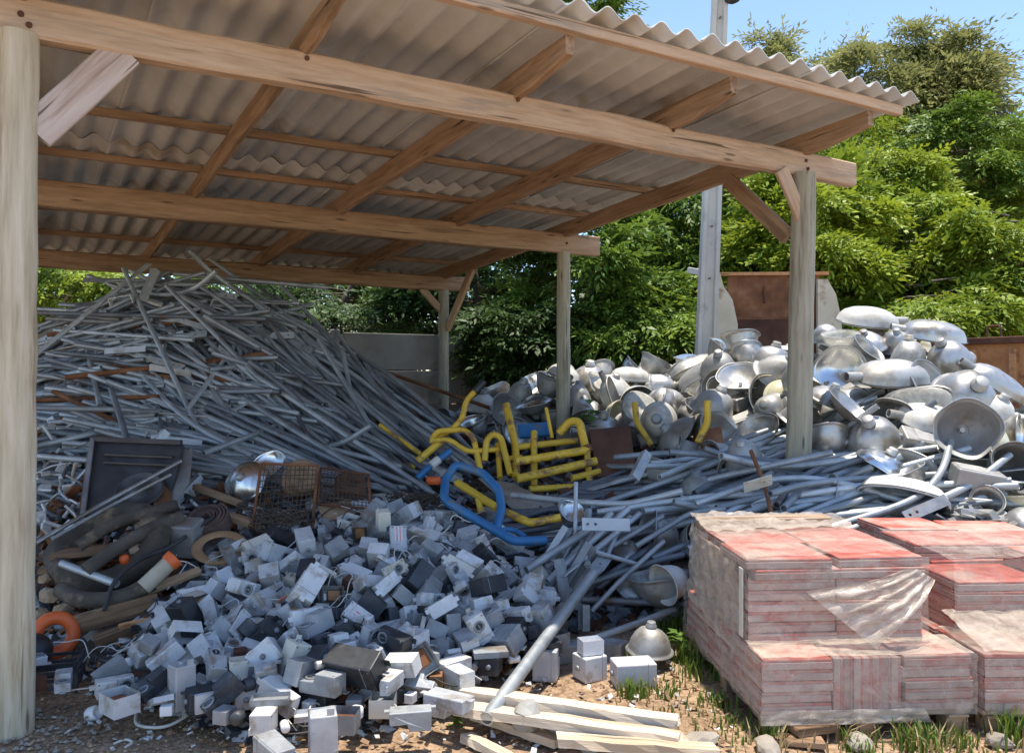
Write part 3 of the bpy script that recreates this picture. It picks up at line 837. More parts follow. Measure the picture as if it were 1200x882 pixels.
# ------------------------------------------------------------------ resting poses: kind, x, y, z (mm), quaternion (1/1000)
SIM_BOX = "0,-1293,4939,414,83,47,109,-989;1,-705,3897,150,511,-49,105,-852;2,-1707,3855,136,807,0,0,-590;2,-1179,4799,386,419,31,-115,900;6,-1187,4318,261,534,-393,-613,428;0,-1538,4086,157,289,-403,-742,452;5,-127,4066,118,414,602,370,573;3,-1295,4814,359,67,-802,-586,-92;1,-273,3811,144,268,268,-654,-654;4,-1414,3824,133,380,-381,596,-596;4,-1164,3693,136,156,-690,156,690;2,-1088,3950,162,146,-788,592,88;4,161,4863,153,16,-670,114,-733;8,-728,5101,478,6,-22,133,-991;1,-1714,4578,295,64,-48,-181,980;1,-1863,4446,222,836,-519,72,-167;7,-1335,5645,552,5,1,86,-996;1,-144,4466,180,691,-325,-490,421;1,-829,3520,140,0,219,976,0;2,-918,4267,252,539,92,-88,833;3,-273,5006,357,110,150,-74,980;7,-477,4531,253,94,10,-572,-815;7,-1526,4708,330,539,415,-663,312;3,-922,4376,257,972,123,4,199;7,-845,3451,122,598,598,378,378;0,-1688,4100,181,332,-617,-345,-624;4,-567,5101,452,702,-581,349,-218;1,-234,4559,248,469,622,-268,-566;3,-289,3913,161,785,-211,-362,-457;0,-976,3758,140,0,-354,-935,0;0,91,5011,245,720,119,84,-679;0,-789,3450,220,201,1,0,979;4,-850,3656,133,657,-657,263,-263;4,-1701,5210,426,983,153,-40,95;1,180,4649,144,483,-483,-516,516;3,-959,5845,548,17,-990,-134,49;1,-26,3599,140,0,838,-546,0;7,-736,3793,125,444,-550,444,550;1,-269,4099,144,125,125,-696,-696;7,-1098,3805,121,542,-542,-454,454;1,-1304,3796,144,309,309,636,636;6,221,4814,128,707,194,-680,-26;7,-432,3535,121,822,0,0,570;1,-1063,4654,400,254,695,568,-360;7,-94,4695,244,244,-619,-746,-29;0,-402,3275,140,0,-79,997,0;1,-175,4384,251,49,252,-574,-778;2,-248,4764,343,42,-106,-415,-903;5,33,5008,236,594,790,-99,116;3,-1623,3925,114,679,0,0,734;1,-470,5750,509,688,663,-141,-258;1,-1511,3787,174,188,303,61,-932;6,-1422,5080,419,48,-476,-630,612;4,-1175,3854,129,619,0,0,-785;5,-1376,4676,327,308,-486,-581,576;0,-784,4518,310,753,-556,-255,243;4,-679,4204,206,357,-367,700,-499;2,-307,4348,185,197,17,-385,-902;2,-69,5370,401,219,462,-762,-397;1,-897,4881,421,706,-531,373,-284;4,-1676,3731,129,52,0,0,-999;3,-1089,5649,544,904,44,32,-425;4,-1674,4992,381,265,623,-396,620;0,217,4920,176,780,-529,322,-93;0,-531,3824,140,0,-839,-545,0;2,-1624,4002,198,683,-645,-342,-41;4,-878,5745,553,45,-750,-660,27;4,-780,4965,431,89,108,-595,-792;1,-1351,3603,144,231,231,668,668;2,-31,4482,159,170,-357,839,-372;7,106,4628,125,42,706,42,-706;0,-776,3973,212,559,603,-523,-222;4,-1549,5334,476,146,-978,-139,-58;6,-232,4038,128,674,5,707,214;5,-1825,4166,118,219,-705,-56,672;4,-501,3543,129,913,0,0,-408;4,-1889,3893,133,682,682,-185,-185;0,-1104,4319,275,502,-396,-608,471;2,-820,5881,556,606,53,35,793;4,-309,4169,133,662,-662,-249,249;0,-2034,4167,140,0,162,987,0;4,-1048,5421,530,565,663,310,380;8,57,4335,155,499,-499,502,-501;0,-635,4960,458,987,126,-38,-95;3,-75,4605,191,271,-751,-603,-2;5,-1923,4318,123,71,660,-250,705;0,-305,4928,376,980,88,136,-117;5,-69,4878,278,684,591,-78,420;3,-1466,3456,140,95,867,-455,181;6,-1031,4029,177,471,77,139,-868;7,-993,4835,385,80,-585,801,103;5,-1253,4890,395,520,-476,685,-182;5,-1126,4600,322,323,746,-33,-582;4,-176,4357,145,857,13,-515,22;0,46,4626,178,728,387,191,533;3,-301,5505,437,981,13,115,-159;3,-1205,4220,235,994,-83,5,-71;3,-1019,5307,514,948,-318,1,-18;1,-682,5588,535,994,19,67,-79;0,-118,4308,306,973,-74,-70,206;3,-1578,5038,378,115,-875,470,-7;7,-1187,5202,465,532,-453,-575,425;1,-915,4504,315,111,-763,-634,-58;8,-1066,5512,583,115,-192,902,-368;0,5,4370,250,599,694,-378,-131;1,-696,3051,173,421,-568,421,568;2,-381,4206,158,387,221,-444,-778;0,-639,5300,504,372,-373,658,-539;4,-1557,5171,434,510,-426,-419,-619;4,-1664,4439,252,126,984,60,110;0,-1150,3542,140,532,0,0,847;3,-1277,4446,273,285,2,-128,950;2,-861,4666,352,186,42,-136,972;1,220,4242,140,326,0,0,-946;2,-1494,4576,312,346,4,-144,927;3,-561,4981,403,988,131,45,-68;5,77,4471,118,693,694,-135,141;4,-1451,3699,133,457,-457,-539,539;2,-2326,3718,147,243,-243,-664,664;4,-204,4841,355,624,-179,641,-409;1,4,4657,249,317,680,616,239;2,-1186,5384,544,327,944,-35,5;0,-92,3943,140,544,544,451,451;0,-414,5175,452,984,102,101,109;8,-62,4098,184,924,175,-167,-297;0,-2211,3733,181,618,-344,-618,-344;1,-457,5607,500,840,60,71,534;0,-1486,5105,444,822,-381,-293,304;1,-995,5199,494,715,69,-87,690;4,-1085,5151,502,6,-212,103,-972;2,-367,4752,366,358,522,720,-286;0,-1040,4563,356,947,279,94,-129;0,-84,4313,190,126,209,-621,745;5,-1616,3804,118,675,542,-454,-211;8,-867,3791,150,353,-9,-26,935;1,-354,3986,174,72,-182,-442,875;4,-1188,3763,133,649,649,280,280;0,-1347,4614,351,919,-365,-109,97;0,-1436,4034,202,529,618,509,-281;5,-1380,4802,355,229,553,552,-581;4,-612,3903,136,173,686,-173,685;5,-800,5534,523,605,-306,-610,410;0,-958,3448,164,705,-646,289,-54;3,-1694,4718,309,97,-614,780,66;0,-1329,4165,218,156,71,567,805;0,-1161,4956,428,114,-793,597,43;7,-1171,3991,157,102,-706,-687,-138;1,-1284,3490,140,0,-958,-285,0;0,-1199,3412,180,269,316,94,-905;1,-914,5100,508,248,-670,72,696;4,-1757,4149,136,175,-685,175,685;0,-443,4322,195,295,163,-108,935;8,214,4416,155,624,624,-333,-333;6,-725,3646,128,632,-632,-318,318;0,-1175,4461,353,695,206,689,28;5,-955,3585,118,571,687,166,417;4,-44,3836,136,596,380,596,-380;4,-663,3621,133,139,-139,-694,693;0,-1231,4554,331,590,794,75,123;1,-452,5302,480,447,108,-7,888;0,-436,4219,220,858,-233,-437,-136;3,-1601,3656,134,647,-221,236,-690;0,-446,3811,140,848,0,0,531;0,54,4816,212,432,757,470,138;1,-465,5948,514,420,-306,-589,619;0,-210,5250,409,984,81,161,-7;0,-1204,4632,392,615,-339,-506,-501;7,-1934,4115,121,985,0,0,-170;5,122,4268,129,192,0,0,-981;4,-159,3801,129,389,0,0,-921;7,-457,5019,406,244,-97,-745,613;8,-1104,3718,234,318,568,745,145;3,-1356,3925,123,964,17,-66,255;3,206,5007,141,291,-151,213,-920;8,-1656,3813,234,94,412,-860,-288;5,-787,4444,278,44,37,-990,-129;2,-1105,4249,359,265,831,413,260;7,-1356,4661,391,153,-81,895,410;4,-1366,5146,450,575,341,-712,216;7,-1524,3705,121,706,706,38,38;0,-584,4504,281,104,258,584,763;3,-1911,4246,114,973,0,0,-229;4,-299,4281,137,784,87,112,-604;1,-1758,4245,156,204,-967,142,-52;4,-139,4579,238,211,-307,909,187;1,-1203,5617,570,556,-477,515,-446;5,-628,4600,294,347,-618,-126,694;7,-1452,3632,121,465,465,-533,-533;2,-676,4021,188,119,741,-258,609;4,91,5224,284,8,-277,-598,-752;0,-1385,3741,234,291,859,-219,-360;7,-1282,3735,214,153,-818,545,-102;0,-750,4838,401,142,-900,-410,-37;0,-212,4236,140,936,0,0,352;6,-1733,5273,442,606,93,-140,777;2,-1016,4100,212,961,145,44,-229;5,86,5123,239,518,-655,458,-305;7,-560,5610,499,439,-513,563,-476;4,-518,3988,136,666,237,667,-237;4,-336,3676,136,6,707,7,-707;0,78,4507,210,394,-26,-472,-788;3,-149,4898,328,6,890,-410,-197;4,-1339,4718,372,335,-547,331,-692;5,-800,3492,278,185,433,560,682;5,-727,4126,180,550,-611,369,-434;4,-1263,3647,136,124,696,-124,696;0,-549,4262,253,123,-481,-514,699;1,-315,5292,485,598,-330,-25,-730;3,-800,5757,555,590,-525,-403,462;4,-440,3775,209,800,0,0,-600;4,-415,5292,543,108,-554,-825,6;0,-622,4144,219,19,-483,864,-140;1,-700,4621,377,617,160,-608,-474;6,-846,5576,540,684,-32,-667,-292;3,-342,5600,468,177,927,331,-5;5,-795,4232,215,612,502,608,-62;5,145,5023,180,156,467,612,619;5,-1519,3665,129,235,0,0,-972;0,-572,4599,355,738,607,293,-45;0,-1854,5130,409,113,-542,827,102;0,-1346,5154,533,688,-508,379,-354;0,-300,5123,415,134,-920,-355,92;2,-69,4624,307,642,-392,141,-644;0,-1587,4938,423,494,794,-27,-353;4,-2122,4107,133,430,430,561,561;0,-1670,4303,197,358,-26,-211,909;2,-1043,4935,425,991,123,-21,43;4,-1413,4513,295,554,37,-144,819;0,-1408,4456,350,566,142,181,-792;7,-377,5114,486,758,302,371,-444;4,-999,3752,213,706,706,38,38;0,-1006,4359,321,183,490,852,-14;4,-301,4442,212,613,-5,-707,353;5,111,4683,118,706,670,-227,47;3,-981,3925,151,830,-112,242,-490;2,-1467,4823,382,295,302,560,712;0,164,4101,140,192,-192,680,-680;1,356,4521,144,134,-134,694,-694;0,-1731,3612,140,678,678,201,201;4,-577,4399,236,540,159,-68,824;2,168,4335,258,743,-295,505,325;6,-1059,3438,128,69,321,-630,704;0,-1060,3541,189,710,-290,-461,-446;4,-2125,3940,133,632,632,318,318;4,-585,3721,136,104,-699,104,699;4,-726,3564,133,600,600,-374,-374;0,-1769,3986,173,768,-154,-202,-588;4,-1293,5145,458,201,-713,25,671;0,-975,3294,140,503,503,497,497;6,441,4739,128,226,226,670,670;1,-1321,5312,504,111,-139,-782,598;1,-469,4806,368,158,-776,-609,-55;6,-1414,4889,380,721,-580,-255,-279;3,-1191,5868,568,9,-761,647,48;4,-930,4812,390,532,705,-285,-372;7,-479,3687,122,0,-868,496,0;4,-1106,4052,193,124,-469,-855,-182;7,-899,3748,220,137,-681,-113,-711;7,-872,4009,163,804,-593,25,9;0,-1856,4002,181,701,-93,701,93;1,-842,5297,549,705,-138,-646,-259;5,-1076,4165,212,516,-217,574,598;3,-570,4785,345,767,152,-63,620;7,-332,4561,246,98,-646,-180,735;5,-420,5622,553,256,393,-511,-720;8,-25,5278,428,887,297,353,-23;4,-1720,5114,400,398,488,461,625;3,-1382,5230,447,988,122,-59,68;3,-793,4912,463,179,-940,-290,-35;7,-503,4717,327,564,359,724,-169;1,-763,4411,378,34,-423,827,-369;6,-1289,4297,244,120,-587,797,75;0,-1432,3892,199,351,415,837,-57;5,-172,3930,118,44,-230,-669,-706;7,-657,5071,538,115,-919,370,70;6,-99,4257,125,203,0,0,979;5,-1604,4443,238,149,-5,-583,-799;0,-582,3593,167,515,170,-294,-787;6,-1010,3614,125,251,0,0,-968;5,-1453,3978,118,707,662,-250,23;7,315,4598,128,219,-818,-514,137;2,-25,4528,257,311,169,854,-382;2,-1374,4261,268,247,-561,-26,790;2,-1245,4710,418,153,-269,441,843;4,-848,4392,317,754,-619,-27,-220;3,-511,5016,461,868,190,178,-423;4,-402,5472,477,117,272,676,674;2,-785,4901,513,719,119,138,-671;2,-474,4071,164,31,314,890,329;4,-1443,4222,211,710,-309,474,419;4,-856,3936,191,830,-234,50,-503;1,-864,3651,221,546,-247,601,-529;3,-501,5236,498,339,-226,888,216;0,-1864,4838,374,461,-539,393,-585;7,-1345,4108,181,513,572,553,-322;1,-1429,4667,392,314,696,638,-102;2,-769,4226,267,301,144,-939,85;1,-425,4940,445,478,36,513,-712;0,180,4773,180,820,-529,-194,-101;5,-797,3630,129,912,0,0,410;2,-925,4263,358,874,426,159,170;4,-1830,3804,129,376,0,0,-927;2,-1020,5196,571,947,109,19,-300;8,-455,4379,333,349,-601,686,-215;5,142,4329,118,432,-185,682,-560;5,-2033,4012,118,468,-229,-669,530;7,363,4148,122,967,0,0,254;5,-891,3252,118,272,499,-501,653;3,-2002,4251,137,181,-177,33,967;4,-1730,4435,226,618,59,-205,757;4,-235,4457,184,240,-71,248,-936;0,-973,3974,226,106,-357,525,-765;2,-1094,4431,430,586,-377,-639,327;1,-1161,4118,256,423,546,-610,389;4,-849,4741,416,394,-567,140,710;3,-1672,3948,168,255,-461,-740,418;6,-1027,5350,534,534,-562,630,-41;3,-1815,4089,166,329,-236,319,857;0,-1144,5072,499,135,-668,26,-731;0,-185,5437,429,539,-75,130,-829;0,-219,3989,206,102,-806,574,-106;6,-1605,5533,528,812,115,-83,566;3,-627,5491,522,985,-157,-49,49;3,-704,4625,452,228,928,157,-248;7,-1489,4685,324,544,658,295,428;6,-1241,5048,431,127,-502,-593,616;6,-602,4097,162,217,-392,-585,676;1,-95,5030,344,234,514,-815,-132;6,-1057,5021,437,611,-460,497,-410;0,-628,4764,393,500,-187,585,-611;3,-1879,4739,296,989,119,-76,-33;0,-348,4485,265,507,-849,-152,9;0,-973,3667,224,577,155,722,-348;0,-1922,4303,229,542,831,-51,118;6,-1664,4186,134,209,-631,745,62;4,-855,5665,555,719,-167,-650,-178;3,233,4670,140,516,-516,483,-483;3,-131,4235,203,49,198,-425,882;1,-1896,4192,186,514,547,183,635;2,-1438,4310,310,613,-224,67,-754;1,-1558,3730,226,245,306,43,-919;1,-1229,4060,201,575,816,-62,-10;4,-1233,3763,220,392,-392,-589,589;3,-1855,4804,328,58,-5,989,-134;0,-917,4639,426,234,297,-547,-746;2,-757,4710,467,643,-276,352,622;4,-223,4143,220,554,554,-439,-439;0,107,3701,140,305,305,-638,-638;4,-579,4035,144,57,-889,428,152;5,-70,4530,191,678,-56,-430,-594;1,-985,4184,288,882,-206,-216,-364;2,-2156,4524,162,188,-124,-199,954;3,-868,3924,152,189,127,203,952;3,-152,4907,300,887,147,131,417;6,-666,3820,128,646,474,-525,288;4,-1045,3857,136,630,722,215,188;3,-1491,3605,150,436,258,103,-856;2,-571,3770,216,1,-966,257,0;1,-912,3873,241,0,920,-384,83;6,-696,4493,277,951,115,95,-270;1,-411,4639,308,608,-366,-555,434;5,-1657,5123,391,761,-620,4,188;4,-971,5384,528,643,293,-685,178;1,-552,4724,420,63,830,461,309;8,-1257,4274,333,382,-726,-518,241;3,-1916,4080,169,651,347,-443,510;6,-1618,5125,414,120,878,-271,-375;6,-1096,3310,128,433,397,-585,559;3,-1140,5210,493,12,854,-463,-235;3,-307,4370,272,431,-112,-174,878;0,-1690,4864,364,616,78,43,-783;1,-1376,3949,260,822,348,450,-35;3,-123,4796,299,160,-392,813,-399;3,-850,4032,259,96,-312,-473,818;4,-1249,3891,136,114,-130,740,-650;5,-776,3917,138,410,96,-123,899;3,-1400,4081,249,358,484,285,746;2,-142,5609,437,33,623,-772,-117;7,-1120,5980,575,808,41,31,587;1,-984,5712,571,2,695,-718,-42;4,-776,3683,136,703,74,703,-74;5,-546,3940,118,647,-16,-707,-286;4,-654,3449,129,702,0,0,712;1,-868,4128,235,879,476,35,3;2,-896,3510,243,498,308,-574,-572;0,-297,4545,392,80,535,-316,779;2,-1075,4490,343,525,-419,-268,-691;4,102,4201,191,450,491,-384,640;0,-884,5206,552,363,258,-189,875;7,-1722,4264,238,201,-897,394,-16;2,-2178,4219,136,825,0,0,-566;3,-521,5526,510,765,557,-116,-303;3,-2100,4133,191,65,-912,-401,-59;4,-2000,3968,133,700,700,101,101;0,-1351,5752,587,850,68,-27,521;4,-392,4374,237,890,-295,348,-11;4,-1471,4158,184,762,163,622,74;4,-964,4696,359,706,-546,364,-268;8,-1593,4082,290,745,-335,437,376;3,-365,3775,170,288,-658,-302,-627;0,-262,5157,495,506,713,390,287;5,-1469,5679,555,99,-190,-609,-764;4,-779,4637,335,357,432,-483,-673;8,-1646,5422,573,223,-30,-700,-678;1,-615,3950,223,142,-504,540,-659;2,-534,3433,136,717,0,0,-697;0,-939,5029,455,125,-967,222,22;5,-816,3966,144,563,619,458,300;3,-754,3580,188,246,-46,-56,-967;7,-350,4515,325,5,790,-275,-548;1,-296,4684,316,867,-493,65,44;0,-1538,3549,173,400,226,102,-883;5,-968,4983,432,114,-927,-352,-55;0,-853,4526,400,62,-283,-951,-106;8,-695,5376,577,932,-21,-274,-234;3,46,4883,274,403,313,848,142;0,-1775,4212,237,300,-358,-773,429;3,-1561,3969,221,588,-613,-521,83;4,37,4199,133,506,506,494,494;2,-2391,4805,163,212,-596,774,33;2,-1077,4082,319,862,102,488,-88;2,-887,5507,573,812,200,384,-391;2,-2128,4609,203,163,-149,-187,957;6,-649,4275,211,127,-987,-34,88;8,-1401,5035,486,186,56,-853,484;5,-731,5498,513,662,-401,-537,335;1,-796,4318,295,274,-170,-575,-752;4,-1069,3699,133,693,-693,140,-140;2,-383,4082,227,721,-331,-45,-608;0,-305,4646,401,168,-197,-932,-252;4,-1285,5562,545,181,3,-93,979;4,-1210,5301,502,34,-681,130,-720;8,-1282,4406,410,704,-195,-348,-587;0,-530,5004,520,48,223,508,831;4,-2164,4008,136,706,41,-706,41;3,-1550,4814,339,423,6,-103,900;5,-829,4192,208,573,465,-492,-462;7,-637,4878,387,339,-213,-725,561;2,-1341,4067,283,658,-210,488,-534;0,-484,5374,573,272,-334,643,-633;1,-1610,4617,358,99,-504,-639,572;4,-639,4447,336,323,819,-242,-407;0,-323,4826,408,877,-475,-10,-67;4,326,4919,224,873,0,0,-487;6,-86,4747,262,565,816,72,95;4,-796,3941,286,976,-82,-199,-34;5,-754,4473,282,84,-220,-965,-120;1,-403,4562,368,191,-834,-515,-45;4,-1176,4258,272,37,-23,-132,-990;3,-1074,3585,219,107,-208,812,-535;0,-496,4636,424,67,412,-453,788;4,-970,3553,170,644,-440,-458,426;4,-1610,4733,349,583,779,78,-214;4,-754,4719,361,289,-668,-79,-682;2,-672,3267,136,999,0,0,-34;1,343,5014,157,170,318,-822,-441;0,-1208,3643,217,548,-29,18,836;3,-1535,4449,246,759,166,47,-628;4,-436,5078,432,468,445,653,-396;2,-1484,4088,325,104,553,221,797;8,-497,3897,227,0,506,-863,0;4,-524,4156,176,234,768,-153,576;1,220,5012,240,218,379,-310,844;8,-593,5706,556,957,-165,57,-233;3,-1225,5171,475,673,521,-235,-469;5,-861,5085,458,367,44,-110,923;0,-779,3784,274,886,-19,-87,-455;3,-972,3334,194,61,0,0,-998;0,163,4712,243,231,99,382,889;8,-2050,4483,247,360,852,293,243;4,-1057,5095,463,565,-397,-477,-543;1,-182,5955,485,644,-574,390,-323;2,71,5136,308,512,-855,-13,80;2,-1064,4842,435,200,216,758,-582;4,-1523,3966,136,354,612,-354,612;1,-1550,4328,249,205,-136,-546,801;4,-2047,4090,129,0,808,589,0;5,-1626,4385,213,548,764,-340,3;1,-1786,3692,171,117,418,-571,-697;1,-572,5890,528,556,626,426,343;6,-927,4483,377,13,-302,945,125;0,-513,3464,213,414,414,-573,-573;1,-475,3587,241,78,147,980,109;0,209,5112,227,815,547,185,45;1,310,4717,146,502,536,495,464;3,-909,4841,470,932,137,-74,327;2,-706,5799,551,396,309,-582,-639;0,-994,4010,329,614,-742,-214,163;3,-1298,3991,291,652,-181,453,-581;2,-293,4141,245,681,-12,-721,127;5,-870,5213,476,451,-654,-57,-604;6,-940,4049,259,83,-457,478,-746;4,-484,4161,266,559,-756,-192,280;4,-1367,5575,546,659,58,-86,745;7,-1794,3922,121,660,660,253,253;7,-901,5243,486,579,708,-260,-310;8,-1346,4765,464,144,-424,594,-668;0,-935,3911,322,484,95,-53,-868;1,-1507,4898,475,265,-286,838,-381;2,-1633,3448,136,332,0,0,943;1,-1016,5952,586,209,-135,-683,687;7,-295,4244,183,646,344,-666,144;0,101,4429,287,321,-850,-25,417;7,-862,4790,371,304,56,-130,942;4,-941,5446,530,63,-901,427,43;2,370,4899,147,110,110,-698,-699;3,-765,3811,217,1,776,-624,89;0,-782,5037,596,690,-45,683,237;4,-170,3719,136,483,516,483,-516;0,-2073,3838,140,747,0,0,664;3,-1246,3446,140,678,-678,-202,202;1,-1693,4216,291,786,377,431,-231;2,-911,4971,542,380,590,-523,483;4,-1424,4982,406,195,-719,41,666;7,-475,3884,296,0,-700,-714,0;6,-735,4066,183,360,-589,-691,-214;4,-1427,5401,507,345,488,-505,-623;6,-1379,4853,418,754,-507,-133,397;2,-576,4355,337,573,153,332,734;2,-560,4861,436,132,-252,-460,-841;0,-1993,3682,140,850,0,0,-527;0,-1400,3511,181,274,-652,274,652;0,-542,5211,530,647,-465,-600,69;6,-1443,4386,255,652,-302,584,-378;1,-1521,3860,298,65,-354,798,-483;2,-1541,4196,241,131,-909,260,-297;0,-2119,4375,140,965,0,0,-263;8,-1216,4886,505,374,424,494,660;0,-1042,3848,257,333,357,872,15;2,-1651,5125,474,294,-8,955,-37;4,91,4141,129,0,-962,-272,0;0,124,5319,316,971,176,152,-57;8,-1212,3955,222,154,280,778,-541;1,-941,6050,575,32,-853,-519,50;1,-272,4245,255,279,-18,-959,54;6,-632,3369,125,0,-15,-1000,0;2,471,5017,158,99,-700,99,700;6,-214,4347,306,311,660,-410,548;1,-666,4370,290,707,-436,298,-470;6,-1099,3464,204,60,-601,-321,-729;0,159,4592,261,17,-81,-848,-524;4,-1543,4657,370,266,-275,-840,384;0,-1288,3605,250,495,279,-35,822;0,-238,4420,328,63,522,-714,463;5,-394,4107,118,47,227,670,-706;0,-1914,3716,181,635,142,442,617;6,-1103,4430,289,629,-512,349,470;5,-455,3934,118,1,-654,270,-707;1,-669,4858,523,694,270,378,-550;0,-655,3826,254,155,782,-220,562;7,-458,4153,203,254,759,-89,592;0,-666,4356,391,59,462,-704,-536;0,420,5474,340,218,321,479,788;4,-1825,4144,189,600,92,-215,-765;4,-982,4440,368,869,186,-151,-433;0,-536,4502,386,370,316,-232,-842;1,-505,4415,416,815,-121,-392,410;7,-2068,4430,137,696,-530,-455,168;4,-1716,4800,429,680,53,-728,-63;1,-145,4622,361,450,-111,605,647;6,-1561,3638,157,568,788,-73,223;0,-413,4231,349,793,571,169,126;1,-641,3649,232,274,215,65,-935;4,-620,4241,272,674,575,-405,-226;3,-398,3879,198,240,494,-823,144;1,-2032,4399,301,44,357,-866,-347;4,-1252,3926,296,26,-467,609,640;8,-1036,4214,418,27,620,-666,-414;4,-32,4229,146,55,714,657,238;6,-1788,3862,147,280,-7,381,-881;1,29,4237,261,122,-335,-696,623;2,-232,3660,147,324,324,629,629;1,-151,4899,418,399,155,-902,-66;2,-2259,4346,136,0,-893,-449,0;2,-1574,4180,306,260,-287,-134,912;0,-1711,4478,309,100,64,979,-166;1,-755,4079,304,269,127,-417,859;8,617,4338,155,707,-707,12,-12;6,-679,4700,434,759,-152,539,-333;8,-840,2927,155,305,-305,-638,638;4,-1176,4180,293,545,-422,-390,-610;3,-1018,4510,414,847,-467,244,-73;2,-714,4232,327,35,945,24,-325;2,-469,4794,474,3,-284,-503,-816;0,-1253,3850,228,43,-177,94,-979;2,-692,3729,167,223,-769,356,481;0,-793,4791,493,893,-441,59,67;6,-1989,4334,131,73,-86,-754,647;0,-387,3589,155,884,-424,85,-176;7,-1296,3909,241,2,322,137,-937;2,-541,5401,501,888,5,87,-451;4,-882,4081,310,172,22,862,476;6,-2099,4273,125,902,0,0,433;0,163,4874,272,367,-590,719,9;0,-539,3744,296,242,-122,-697,664;8,-991,4695,483,507,-410,-30,758;3,-103,3890,194,0,91,-996,0;1,-869,5171,634,319,781,325,427;2,-401,3699,221,319,346,-417,777;4,-872,3969,251,156,369,-904,150;2,-1669,4337,298,375,-441,606,-545;7,-1452,3551,121,0,459,-888,0;4,-865,4185,284,945,-279,62,159;2,-781,5653,558,651,-583,-316,369;0,-260,3406,140,0,-967,256,0;6,331,4391,128,638,-92,-701,-304;4,-138,5171,358,174,95,-974,-109;7,-1419,3405,121,703,-703,-76,76;4,-23,4871,256,604,457,-265,-597;4,-1917,5003,357,121,-749,651,36;5,-1224,4151,203,722,-449,383,362;2,-850,5425,580,440,-57,429,-787;1,-165,4054,261,644,543,488,-228;3,-700,4968,509,617,37,-126,776;7,-1085,5270,487,3,210,971,113;1,-185,5084,416,224,478,-205,824;0,-1616,4798,428,349,-518,-213,-751;4,-1517,3951,220,547,-256,-763,-232;5,-182,4057,129,922,0,0,-388;5,9,4017,118,648,12,-707,282;0,-1922,4376,173,244,192,487,817;0,-494,5514,588,394,270,-586,-654;3,393,4603,161,590,755,286,11;1,-636,4501,432,253,78,556,-788;2,352,5080,224,815,-284,-53,502;7,-1515,3863,122,529,529,469,469;8,-126,4372,386,464,41,-163,-870;4,-868,4452,374,111,209,595,768;4,-167,3997,136,705,52,-705,52;1,-1558,4422,336,858,-80,316,398;0,-1987,4177,248,906,-76,-187,-371;4,-1157,3335,129,803,0,0,595;2,152,4257,246,757,-316,491,293;3,-540,4067,218,882,177,-158,406;0,-1116,5764,593,83,380,-892,-231;7,-789,3636,192,626,-253,-508,-534;3,-559,4031,262,816,158,-241,-501;0,-1463,4768,460,340,-229,695,-590;3,-1148,5246,536,393,235,-7,889;3,104,4699,279,20,-496,-785,-370;3,-409,5400,479,7,301,870,390;4,-1966,4361,254,540,772,312,-127;4,-1636,3741,281,76,226,-202,950;1,-1506,5482,532,116,-750,648,68;7,-998,4066,261,308,54,-141,939;4,-941,3800,228,671,-635,264,-277;0,-2313,3943,140,941,0,0,337;5,-451,4724,401,699,261,-623,-234;6,274,4822,125,833,0,0,554;8,-660,3495,264,476,858,-162,-107;4,-2038,4290,175,224,487,-662,-524;0,308,5457,334,217,375,510,743;6,-2428,4414,128,680,665,242,-195;0,-1400,4317,388,782,572,-86,-233;4,-1820,4522,251,497,656,257,506;3,254,4579,163,433,-150,631,-626;1,-123,4158,270,126,226,87,-962;1,-3,4162,223,104,-311,-784,527;4,-1040,4904,492,488,496,-614,372;0,-776,5392,629,164,440,-746,-472;2,-1713,5029,457,501,-821,-132,-237;1,-267,4989,439,53,-225,-369,-900;5,-1305,3673,118,518,-643,-294,-481;5,-640,5905,513,646,582,-395,297;0,-1490,5261,497,266,947,165,72;4,-2101,3660,133,655,-655,-267,267;2,122,4510,333,185,-682,336,-622;0,580,4573,140,0,930,367,0;4,-1127,4725,427,415,239,-198,855;0,-353,4147,335,598,-743,-299,-24;1,-246,4701,427,259,-16,-833,488;6,-371,3910,125,0,902,432,0;0,501,4834,140,181,181,684,684;1,-28,4755,313,682,97,466,556;0,-1681,5325,477,153,-910,383,48;0,-28,4993,306,197,-531,674,-474;3,21,5208,344,220,936,-258,89;3,-442,4055,257,530,477,-384,-587;3,-813,3372,114,992,0,0,130;7,-717,3883,235,125,-571,-706,398"
